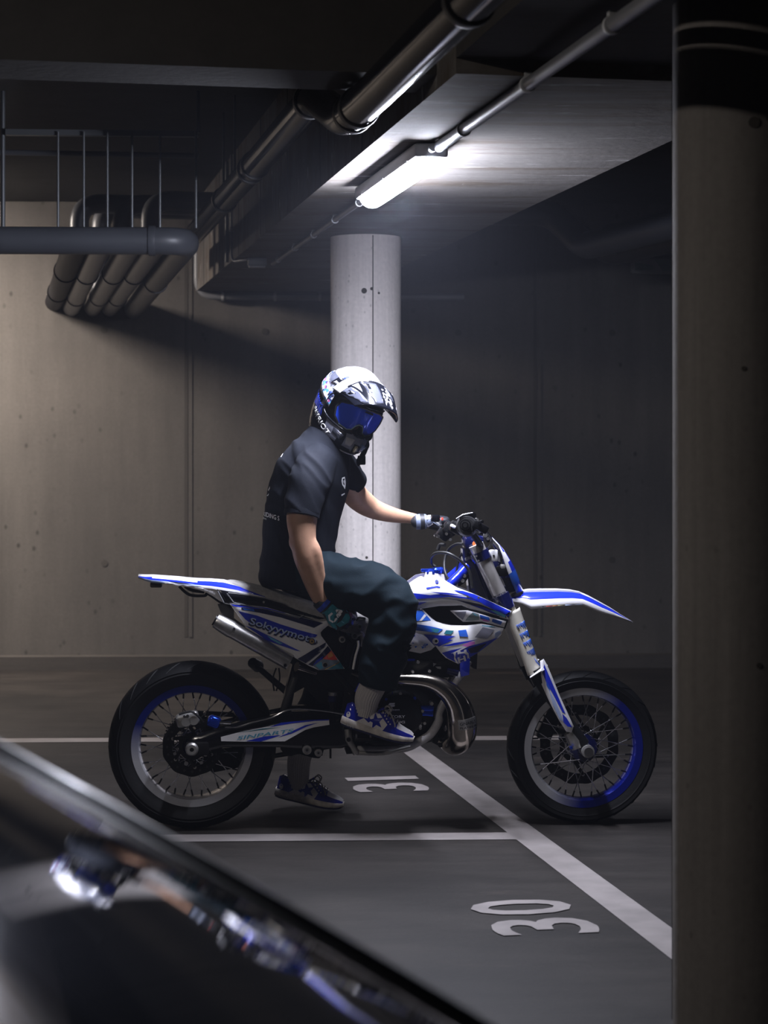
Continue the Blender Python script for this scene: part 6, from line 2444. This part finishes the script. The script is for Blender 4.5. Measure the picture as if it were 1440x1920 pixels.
def shoe(H, T, roll, label):
    xa = (T - H)
    s = xa.length / 0.285
    xa = xa.normalized()
    za = (Vector((0, 0, 1)) + YV * roll)
    za = (za - xa * za.dot(xa)).normalized()
    ya = za.cross(xa)
    M = Matrix((xa * s, ya * s, za * s)).transposed().to_4x4()
    M.translation = H
    tr = lambda x, y, z: M @ Vector((x, y, z))
    fine = [XS[0] + (XS[-1] - XS[0]) * k / 36 for k in range(37)]
    b = MB()
    rows = []
    for x in fine:
        zs, h, w = interp(ZS_, x), interp(HS, x), interp(WS, x)
        rw = []
        for k in range(21):
            a = PI * k / 20
            cx, sx = math.cos(a), math.sin(a)
            yy = -w * math.copysign(abs(cx) ** (2 / 2.4), cx)
            zz_ = zs - 0.004 + (h - zs + 0.004) * abs(sx) ** (2 / 2.4)
            if 0.045 < x < 0.118 and abs(cx) < 0.55:      # the foot opening
                zz_ = min(zz_, zs + (h - zs) * 0.80)
            rw.append(tr(x, yy, zz_))
        rows.append(rw)

    def ms(i, j):
        x = fine[i]
        if x > 0.208 and 4 <= j <= 15: return M_SHOEW
        return M_SHOEB
    b.grid(rows, M_SHOEB, ms=ms)
    b.add(rows[0], [tuple(range(21))], M_SHOEB)
    b.add(rows[-1], [tuple(reversed(range(21)))], M_SHOEB)
    for sg in (-1, 1):
        f2 = lambda u, v, o, sg=sg: tr(u, side_y(u, v, sg) + sg * (0.0008 + o), v)
        b.sheet(zi([(255, 585), (420, 520), (480, 575), (520, 530), (545, 470), (650, 415), (720, 470), (840, 635), (770, 720), (705, 785), (480, 690), (300, 610)]), f2, M_SHOEW, 0, 0.006)
        b.sheet(zi(star((635, 575), 148, -0.12)), f2, M_SHOEB, 0, 0.006, 0.0008)
        b.sheet(zi([(300, 430), (480, 470), (560, 560), (500, 600), (430, 530)]), f2, M_SHOEB, 0, 0.006, 0.0006)
        b.sheet(zi(ellipse2((140, 460), 38, 52, 20, 0.2)), f2, M_SHOEW, 0, 0.006, 0.0008)
        b.sheet(zi(ellipse2((138, 436), 12, 15, 12)), f2, M_SHOEB, 0, 0.006, 0.0016)
        for (x, y) in ((655, 345), (725, 388), (760, 435), (795, 485), (825, 535), (855, 585), (890, 625)):
            b.sheet(zi(ellipse2((x, y), 13, 13, 10)), f2, M_SHOEW, 0, 0.01, 0.0012)
    o = wear(b, 'shoe', ang=50, label=label)
    b = MB()
    for lo, hi, ex, m in ((0, 1, 0.006, M_SOLE), ):
        rows = []
        for x in fine:
            w = interp(WS, x) + ex
            z0, z1 = interp(BS, x) + 0.006, interp(ZS_, x) + 0.001
            xx = x + (0.006 if x > 0.27 else 0) * (x - 0.27) / 0.011 - (0.005 if x < 0.02 else 0) * (0.02 - x) / 0.016
            rows.append([tr(xx, y, z) for y, z in ((-w + .004, z0), (-w, z0 + .004), (-w, z1 - .004), (-w + .003, z1), (0, z1), (w - .003, z1), (w, z1 - .004), (w, z0 + .004), (w - .004, z0), (0, z0))])
        b.grid(rows, M_SOLE, closed=True)
        b.add(rows[0], [tuple(range(10))], M_SOLE)
        b.add(rows[-1], [tuple(reversed(range(10)))], M_SOLE)
    f3 = lambda u, v, o: tr(u, -interp(WS, u) - 0.0064 - o, v)
    p = zi([(110, 655), (345, 745)])
    lettering(b, 'BAPE', f3, M_LACE, p[0], zi([(240, 700)])[0], 0.0085, 0.0004, 0, 0.02)
    b.sheet(zi([(0, 590), (100, 630), (100, 650), (0, 612)]), f3, M_LACE, 0, 0.02, 0.0004)
    wear(b, 'sole', o)
    b = MB()
    rows = []
    for x in fine:
        w = interp(WS, x) + 0.005
        z0 = interp(BS, x)
        rows.append([tr(x, y, z) for y, z in ((-w, z0 + .0065), (-w + .002, z0), (w - .002, z0), (w, z0 + .0065))])
    b.grid(rows, M_NAVYSOLE, closed=True)
    b.add(rows[0], [tuple(range(4))], M_NAVYSOLE)
    b.add(rows[-1], [tuple(reversed(range(4)))], M_NAVYSOLE)
    wear(b, 'outsole', o)
    b = MB()
    for k in range(6):
        x = 0.142 + 0.0125 * k
        z = interp(HS, x)
        w = 0.020 + 0.001 * k
        b.tube([tr(x, -w, z - .007), tr(x + .002, -w * .4, z + .003), tr(x + .003, w * .4, z + .003), tr(x + .001, w, z - .007)], [(0.0035, 0.0016)] * 4, M_LACE, 8)
    for pts in ([(.146, -.004, .104), (.152, -.022, .122), (.168, -.034, .118), (.170, -.034, .098), (.158, -.018, .100)], [(.146, .004, .104), (.156, .022, .120), (.172, .034, .112), (.170, .034, .094)], [(.150, -.01, .103), (.176, -.036, .100), (.200, -.046, .072), (.206, -.045, .058)]):
        b.tube(smooth_path([tr(*q) for q in pts], 6), 0.0026, M_LACE, 8)
    wear(b, 'lace', o)
    b = MB()
    b.tube(smooth_path([tr(.128, 0, .092), tr(.138, 0, .104), tr(.146, 0, .108)], 4), [(0.020, 0.005)] * 9, M_SHOEB, 14, ref=ya)
    wear(b, 'tongue', o)
    return tr


trn = shoe(Hn, Tn, 0.0, 'blue and white shoe resting on the foot peg')
trf = shoe(Hf, Tf, 0.0, 'blue and white shoe standing on the floor')
sock([trn(.078, 0, .055), trn(.076, 0, .095), P_(690, 1305, -.222), P_(702, 1280, -.23), P_(708, 1262, -.235)], [.036, .041, .046, .047, .046])
sock([trf(.085, 0, .050), trf(.080, 0, .095), P_(560, 1432, TF[-1][2]), P_(565, 1405, TF[-1][2]), P_(572, 1380, TF[-1][2])], [.036, .041, .044, .047, .047])

# ---------------------------------------------------------------- gloves
def glove(W0, K, across, back, curl, lens_scale, name, mats, label, thumb, spread=0.0215):
    """palm from wrist W0 to knuckles K; across points from little finger to index; curl: finger bends in degrees"""
    d = (K - W0).normalized()
    across = (across - d * across.dot(d)).normalized()
    inner = d.cross(across)
    if inner.dot(back) > 0: inner = -inner
    L = (K - W0).length
    b = MB()
    limb(b, [W0 - d * 0.035, W0 - d * .01, W0 + d * L * 0.35, W0 + d * L * 0.75, K], [(.030, .026), (.031, .025), (.040, .022), (.0445, .020), (.043, .016)], mats[0], ref=across, seg=24)
    for j in range(4):
        sc = (0.95, 1.05, 0.98, 0.80)[j] * lens_scale
        base = K + across * (spread * (1.5 - j)) - d * (0.004 * (1 if j in (0, 3) else 0) + (0.006 if j == 3 else 0)) - d * 0.010
        pts = [base]
        for ln, a in zip((0.046, 0.030, 0.024), curl):
            t = math.radians(a + 4 * j)
            pts.append(pts[-1] + (d * math.cos(t) + inner * math.sin(t)) * ln * sc)
        limb(b, pts, [.0112, .0108, .0098, .0086], mats[0], n=4, seg=14)
    limb(b, thumb, [.014, .0128, .0115, .0098], mats[0], n=4, seg=14)
    g = voxel(b, name, 0.0032, 3, None, person, [mats[0]], shift=BASE)
    g['label'] = label
    b = MB()
    cu = W0 - d * 0.020
    b.tube([cu - d * 0.022, cu - d * 0.020, cu, cu + d * 0.020, cu + d * 0.022], [(.030, .028), (.0335, .0305), (.0345, .031), (.0345, .029), (.031, .027)], mats[1], 28, ref=across)
    wear(b, 'glove_cuff', g)
    b = MB()
    b.tube([cu - d * 0.004, cu + d * 0.013], [(.0355, .0322), (.0358, .0305)], mats[2], 28, ref=across)
    wear(b, 'wrist_strap', g)
    return g


W0 = P_(614, 1137, -.212)
K = P_(646, 1166, -.205)
ac = (P_(658, 1150, -.2) - P_(632, 1184, -.2))
dN = (K - W0).normalized()
acn = ac.normalized()
th = [W0 + dN * 0.03 + acn * 0.030 + YV * 0.010, W0 + dN * 0.055 + acn * 0.050 + YV * 0.02, W0 + dN * 0.085 + acn * 0.052 + YV * 0.032, W0 + dN * 0.108 + acn * 0.040 + YV * 0.04]
gn = glove(W0, K, ac, Vector((0, -1, 0)), (38, 95, 145), 1.0, 'glove', [M_GLOVEK, M_GLOVEK, M_GLOVEB], 'dark teal and blue glove with a skull print', th)
gf = caster(bvh_of(gn))
b = MB()
LZ = lambda pts: [zp('L', x, y) for x, y in pts]
flipsheet(b, LZ([(560, 700), (640, 560), (700, 560), (735, 640), (700, 740), (600, 800), (520, 840), (440, 780)]), gf, M_GLOVET, 0.0, 2)
flipsheet(b, LZ([(230, 600), (180, 520), (330, 380), (440, 350), (520, 400), (640, 470), (560, 520), (420, 560), (300, 600), (320, 720), (440, 800), (470, 850), (380, 860), (280, 740)]), gf, M_GLOVEB if False else M_GLOVET, 0.0002, 2)
for pts in ([(280, 590), (350, 530), (380, 560), (320, 620), (330, 680), (400, 720), (380, 750), (300, 700)],
            [(400, 720), (420, 660), (460, 640), (470, 670), (440, 710), (410, 740)],
            [(430, 500), (450, 470), (560, 490), (580, 520), (540, 560), (520, 600), (480, 600), (440, 580), (470, 560), (500, 570), (540, 530), (520, 505), (470, 510)],
            [(440, 580), (480, 600), (500, 640), (470, 640)], [(500, 600), (550, 560), (545, 590), (505, 625)]):
    flipsheet(b, LZ(pts), gf, M_GLOVEW, 0.0012, 2)
for pts in ([(560, 700), (600, 740), (620, 760), (600, 750), (550, 720)], [(455, 370), (500, 380), (490, 430), (460, 410)], [(630, 480), (660, 490), (700, 550), (660, 520)], [(410, 860), (470, 855), (460, 880), (420, 890)], [(160, 540), (190, 530), (190, 555)]):
    flipsheet(b, LZ(pts), gf, M_CYAN, 0.0014, 2)
for pts in ([(710, 510), (780, 570), (810, 650), (750, 640), (720, 580)],):
    flipsheet(b, LZ(pts), gf, M_PINK if False else mat('glove plum', (0.16, 0.05, 0.12), 0.5), 0.0006, 2)
flipsheet(b, LZ([(760, 680), (810, 670), (820, 780), (790, 820), (750, 760)]), gf, M_GLOVEB, 0.0006, 2)
wear(b, 'glove_print', gn)

W1 = P_(797, 977, .362)
gm = gB + gd2 * 0.062
K1 = gm + Vector((0.018, 0, 0.030))
W1.y = K1.y + 0.0
th1 = [W1 + Vector((0.03, -0.030, -.004)), W1 + Vector((0.05, -0.046, -.018)), gm + Vector((0.0, -0.045, -0.026)), gm + Vector((0.022, -0.042, -0.022))]
gl = glove(W1, K1, Vector((0, -1, 0)), Vector((0, 0, 1)), (35, 100, 165), 0.95, 'glove', [M_GLOVEK, M_GLOVEG, M_GLOVEK], 'black and pale grey glove on the far handlebar grip', th1)
gf = caster(bvh_of(gl))
b = MB()
for pts in ([(150, 235), (215, 165), (270, 160), (275, 215), (200, 240)], [(200, 110), (270, 110), (275, 150), (200, 160)], [(215, 250), (270, 230), (275, 280), (230, 290)], [(95, 100), (150, 100), (190, 140), (140, 150)]):
    flipsheet(b, [zp('B', x, y) for x, y in pts], gf, M_GLOVEG, 0.0, 2)
for pts in ([(145, 240), (215, 232), (275, 205), (278, 212), (220, 240), (150, 250)], [(190, 195), (220, 232), (235, 290), (225, 290), (212, 240)], [(185, 115), (270, 105), (270, 113), (190, 124)], [(230, 240), (262, 268), (256, 274), (225, 248)], [(150, 285), (210, 300), (215, 308), (150, 292)]):
    flipsheet(b, [zp('B', x, y) for x, y in pts], gf, M_GLOVEW, 0.0010, 2)
wear(b, 'glove_print', gl)

# ---------------------------------------------------------------- helmet
M_HW = mat('helmet white', (0.46, 0.455, 0.49), 0.22, coat=0.7)
M_HK = mat('helmet black', (0.004, 0.0045, 0.008), 0.2, spec=0.35, coat=0.25)
M_HG = mat('helmet silver', (0.075, 0.08, 0.11), 0.22, metal=0.2, coat=0.7)
M_HG2 = mat('helmet lavender grey', (0.26, 0.27, 0.35), 0.22, metal=0.2, coat=0.6)
M_HB = mat('helmet blue', (0.012, 0.03, 0.30), 0.2, coat=0.7)
UT = [-.138, -.125, -.105, -.08, -.05, -.01, .03, .06, .09, .115, .135, .146, .150]
RS = [.098, .106, .112, .117, .121, .1235, .122, .1165, .103, .083, .055, .028, .001]
RB = [.080, .092, .106, .120, .132, .139, .138, .130, .113, .089, .058, .029, .001]
RF = [.145, .165, .176, .178, .165, .140, .137, .130, .113, .089, .058, .029, .001]


def hin(T, u):
    u = max(UT[0], min(UT[-1], u))
    for i in range(len(UT) - 1):
        if u <= UT[i + 1]:
            k = (u - UT[i]) / (UT[i + 1] - UT[i])
            k = k if i > 8 else k * k * (3 - 2 * k) * 0.4 + k * 0.6
            return T[i] + (T[i + 1] - T[i]) * k
    return T[-1]


def shell(th, u, o=0.0):
    c_, s_ = math.cos(th), math.sin(th)
    rf = hin(RF if c_ > 0 else RB, u)
    if c_ > 0:
        k = abs(c_) ** (1.25 if u < -.03 else 1.0)
        f = k * rf
    else:
        f = c_ * rf
    l = s_ * hin(RS, u)
    n = Vector((f, l, max(0, u) * 1.0)).normalized() if (f or l) else Vector((0, 0, 1))
    q = Vector((f, l, u)) + n * o
    return hp_(q.x, q.y, q.z)


PORT_T, PORT_B, PORT_A = 0.050, -0.058, math.radians(74)
us = [UT[0] + (UT[-1] - UT[0]) * i / 60 for i in range(61)]
us = [u for u in us]
NT = 120
b = MB()
o0 = len(b.v)
for u in us:
    for k in range(NT):
        th = -PI + 2 * PI * k / NT
        b.v.append(shell(th, u))
for i in range(60):
    for k in range(NT):
        th = -PI + 2 * PI * (k + .5) / NT
        u = (us[i] + us[i + 1]) / 2
        lim = PORT_A * min(1, max(0, 1 - max(0, (u - .02) / .06)) ** 0.5) * min(1, max(0, 1 - max(0, (-.03 - u) / .045)) ** 0.5 if u < -.03 else 1)
        if PORT_B < u < PORT_T and abs(th) < PORT_A * (1 - 0.12 * (abs(u) / .055) ** 3):
            continue
        l = (k + 1) % NT
        at = abs(th)
        if u > 0.088: m = M_HW
        elif u > PORT_T - 0.002 and at < 1.35: m = M_HK
        elif u < -.05 and at < 1.05: m = M_HG2 if (u > -.115 and (at < 0.42 or at > 0.62)) else M_HK
        elif at < 1.46: m = M_HG2 if u > -.08 and at > 1.30 else M_HK
        elif u < 0.03 and at < 2.75:
            m = M_HK
            if at > 1.78 and -.075 < u < .02 and int((at * 14 + u * 90)) % 2: m = M_HB
        else: m = M_HK if u < .045 else M_HG
        b.f.append([o0 + i * NT + k, o0 + i * NT + l, o0 + (i + 1) * NT + l, o0 + (i + 1) * NT + k])
        b.m.append(b.mi(m))
shf = lambda u, v, o: shell(u / 0.125, v, o)
lettering(b, 'PATRIOT', shf, M_LETW, (-0.215, -0.070), (-0.112, -0.116), 0.021, 0.0012, 0, 0.01)
for pts, m in (([(-.05, -.075), (-.015, -.07), (-.02, -.10), (-.045, -.105)], M_HW), ([(-.012, -.085), (0.012, -.085), (0.006, -.118), (-.006, -.118)], M_BLK),
               ([(.02, -.075), (.055, -.085), (.03, -.115), (.02, -.105)], mat('helmet steel blue', (0.13, 0.18, 0.32), 0.25, coat=0.7)), ([(-.1, -.07), (-.06, -.075), (-.07, -.10), (-.10, -.09)], M_HG),
               ([(.05, .10), (.09, .09), (.08, .12), (.05, .125)], M_HG), ([(-.17, .09), (-.12, .085), (-.11, .105), (-.16, .11)], M_HG),
               ([(-.165, .095), (-.14, .092), (-.143, .106), (-.16, .108)], M_HB),
               ([(-.20, .055), (-.15, .06), (-.12, .085), (-.19, .085)], M_HK), ([(-.19, .06), (-.155, .064), (-.14, .075), (-.18, .075)], M_HW)):
    b.sheet(pts, shf, m, 0, 0.012, 0.0014)
for k in range(7):
    q_ = -.235 + .011 * k
    b.sheet([(q_, -.012 - .004 * k), (q_ + .006, -.010 - .004 * k), (q_ + .012, -.050 - .003 * k), (q_ + .007, -.055 - .003 * k)], shf, M_HB, 0, 0.012, 0.0014)
b.sheet(ellipse2((-0.0, -.100), .008, .014, 14), shf, mat('brass mesh', (0.42, 0.36, 0.22), 0.4, metal=0.6), 0, 0.012, 0.0024)
helm = wear(b, 'helmet', ang=60, label='black, white and blue off-road helmet', solid=0.006)
# trims: white lower rim, edge of the eye port, liner
b = MB()
b.tube([shell(-PI + 2 * PI * k / 80, -.137, 0.001) for k in range(80)], 0.0028, M_HW, 8, closed=True)
wear(b, 'lower_rim', helm, label='white piping round the lower edge')
b = MB()
ring_pts = []
for k in range(60):
    a = 2 * PI * k / 60
    th = 1.30 * math.copysign(abs(math.cos(a)) ** 0.45, math.cos(a))
    u = -0.004 + 0.056 * math.copysign(abs(math.sin(a)) ** 0.6, math.sin(a))
    ring_pts.append(shell(th, u, 0.001))
b.tube(ring_pts, 0.0045, M_HK, 8, closed=True)
wear(b, 'eye_port_edge', helm)
b = MB()
rows = []
for i in range(13):
    u = -.125 + .25 * i / 12
    rows.append([shell(-PI + 2 * PI * k / 48, u, -.022 if abs(-PI + 2 * PI * k / 48) > 1.2 else -.03) for k in range(48)])
# padding only at the sides and back, so the face stays free
b2 = []
for i in range(12):
    for k in range(48):
        th = -PI + 2 * PI * (k + .5) / 48
        if abs(th) > 0.85: b2.append([i * 48 + k, i * 48 + (k + 1) % 48, (i + 1) * 48 + (k + 1) % 48, (i + 1) * 48 + k])
b.add([q for r in rows for q in r], b2, M_GLOVEK)
wear(b, 'helmet_liner', helm)


# peak
def peakp(a, t, o=0.0):
    """a across -1..1, t from root 0 to front edge 1"""
    A = a * math.radians(82)
    r0 = Vector((0.035 + 0.02 * math.cos(A), 0.123 * math.sin(A), 0.028 + 0.112 * math.cos(A)))
    fr = Vector((0.205 + 0.03 * math.cos(A) ** 2 - 0.02 * abs(a) ** 3, 0.098 * math.sin(A * 0.92), 0.045 + 0.052 * math.cos(A)))
    q = r0 + (fr - r0) * t
    q.z += 0.016 * math.sin(PI * t) * math.cos(A) + 0.006 * math.exp(-((abs(a) - 0.45) / 0.08) ** 2) * math.sin(PI * min(1, t * 1.2))
    n = Vector((0.25, math.sin(A), math.cos(A))).normalized()
    q += n * (0.004 + o)
    return hp_(q.x, q.y, q.z)


b = MB()


def pm(i, j):
    t, a = (i + .5) / 20, -1 + 2 * (j + .5) / 48
    if t < 0.20 + 0.10 * abs(a): return M_HW
    if abs(a) > .80: return M_HK
    return M_HK


b.grid([[peakp(-1 + 2 * j / 48, i / 20) for j in range(49)] for i in range(21)], M_HK, ms=pm)
pf = lambda u, v, o: peakp(u, v, o)
for pts, m in (([(-.95, .30), (-.70, .34), (-.52, .95), (-.70, .95), (-.90, .60)], M_HG), ([(-.92, .36), (-.78, .40), (-.72, .62), (-.86, .55)], M_HK), ([(-.66, .30), (-.52, .30), (-.56, .62)], M_HW),
               ([(-.50, .32), (-.12, .34), (-.10, .90), (-.30, .95), (-.44, .70)], M_HG), ([(-.44, .36), (-.30, .36), (-.34, .75), (-.42, .62)], M_HK), ([(.14, .32), (.30, .34), (.34, .70), (.2, .62)], M_HG),
               ([(.46, .30), (.70, .34), (.72, .62), (.62, .78), (.56, .55)], M_HW), ([(.86, .78), (.92, .70), (.93, .85)], M_HW)):
    b.sheet(pts, pf, m, 0, 0.08, 0.0010)
rn = random.Random(5)
for k in range(34):
    u0_, v0_ = -.06 + .26 * rn.random(), .48 + .42 * rn.random()
    b.sheet([(u0_, v0_), (u0_ + .02 + .04 * rn.random(), v0_ + .02), (u0_ + .03 * rn.random(), v0_ + .05 + .05 * rn.random())], pf, M_HW, 0, 0.1, 0.0016)
wear(b, 'helmet_peak', helm, solid=0.004, label='black and silver peak')

# goggles
def gg(l, u, o=0.0):
    f = 0.132 - 4.6 * l * l - 0.6 * u * u
    n = Vector((1, 9.2 * l, 1.2 * u)).normalized()
    q = Vector((f, l, u)) + n * o
    return hp_(q.x, q.y, q.z)


LENS = [(-.094, .026), (-.06, .040), (-.02, .043), (.02, .043), (.06, .040), (.094, .026), (.100, .0), (.092, -.030), (.072, -.050), (.040, -.056), (.024, -.048), (.016, -.030), (.007, -.021), (-.007, -.021), (-.016, -.030), (-.024, -.048), (-.040, -.056), (-.072, -.050), (-.092, -.030), (-.100, 0)]
M_LENS = mat('mirrored blue lens', (0.025, 0.10, 1.0), 0.08, metal=0.1, coat=0.4)
b = MB()
b.sheet(LENS, gg, M_LENS, 0.002, 0.008, 0.004)
b.sheet([(-.012, .030), (.028, .030), (.024, .037), (-.008, .037)], gg, M_HK, 0, 0.01, 0.0052)
gog = wear(b, 'goggle_lens', helm, ang=60, label='mirrored blue goggle lens')
b = MB()
pts = []
for i in range(len(LENS)):
    a_, c_ = LENS[i], LENS[(i + 1) % len(LENS)]
    for k in range(3):
        pts.append(gg(a_[0] + (c_[0] - a_[0]) * k / 3, a_[1] + (c_[1] - a_[1]) * k / 3, -0.001))
b.tube(pts, [(0.0052, 0.008)] * len(pts), M_GLOVEK, 8, closed=True)
foam = [[gg(l_ * k_, u_ * k2_ - 0.002 * i_, -0.010 * i_) for l_, u_ in LENS] for i_, (k_, k2_) in enumerate(((1.0, 1.0), (1.06, 1.12), (1.10, 1.2), (1.10, 1.2)))]
b.grid(foam, M_GLOVEK, closed=True)
lo_pts = [gg(a_, c_ - 0.001, 0.0045) for a_, c_ in [(.072, -.050), (.040, -.056), (.024, -.048), (.016, -.030), (.007, -.021), (-.007, -.021), (-.016, -.030), (-.024, -.048), (-.040, -.056), (-.072, -.050)]]
b.tube(lo_pts, 0.0028, mat('pale goggle rim', (0.35, 0.48, 0.55), 0.3), 8)
wear(b, 'goggle_frame', helm, ang=60)
b = MB()
rows = []
for k in range(61):
    t = k / 60
    th = -math.radians(66) - t * math.radians(228)
    cu_ = 0.004 + 0.052 * math.sin(PI * t)
    hw = 0.0235
    rows.append([shell(th, cu_ + hw * s, 0.0045) for s in (-1, -.5, 0, .5, 1)])
b.grid(rows, M_HOLO)
wear(b, 'goggle_strap', helm, solid=0.002, label='glittering patterned goggle strap')
# chin: mouthpiece and straps
b = MB()
b.tube(smooth_path([shell(0.55, -.075, 0.002), shell(0.75, -.105, 0.006), hp_(.135, .075, -.150), hp_(.115, .085, -.165)], 5), [(.016, .006)] * 16, M_BLK, 10)
b.rbox(hp_(.130, .085, -.148), (0.03, 0.012, 0.035), M_BLK, None, 0.004)
wear(b, 'chin_vent', helm)
b = MB()
b.tube(smooth_path([hp_(.02, -.085, -.125), hp_(.055, -.055, -.155), hp_(.075, -.01, -.165), hp_(.06, .04, -.150)], 5), [(.009, .002)] * 16, M_GLOVEW, 8)
b.tube(smooth_path([hp_(.0, -.088, -.125), hp_(.03, -.06, -.160), hp_(.06, -.01, -.172)], 5), [(.008, .003)] * 11, M_GLOVEK, 8)
for (f_, l_, u_) in ((.02, -.09, -.135), (.045, -.07, -.15), (-.01, -.095, -.13)):
    b.cyl(hp_(f_, l_, u_), hp_(f_, l_ - .006, u_ - .004), 0.004, M_CHROME, 8)
wear(b, 'chin_strap', helm)

# ------------------------------------------------------------------ thin haze in the garage air
hn = W.node_tree
vs_ = hn.nodes.new('ShaderNodeVolumeScatter')
vs_.inputs['Color'].default_value = (0.78, 0.82, 1.0, 1)
vs_.inputs['Density'].default_value = 0.0020
vs_.inputs['Anisotropy'].default_value = 0.3
hn.links.new(vs_.outputs[0], hn.nodes['World Output'].inputs['Volume'])
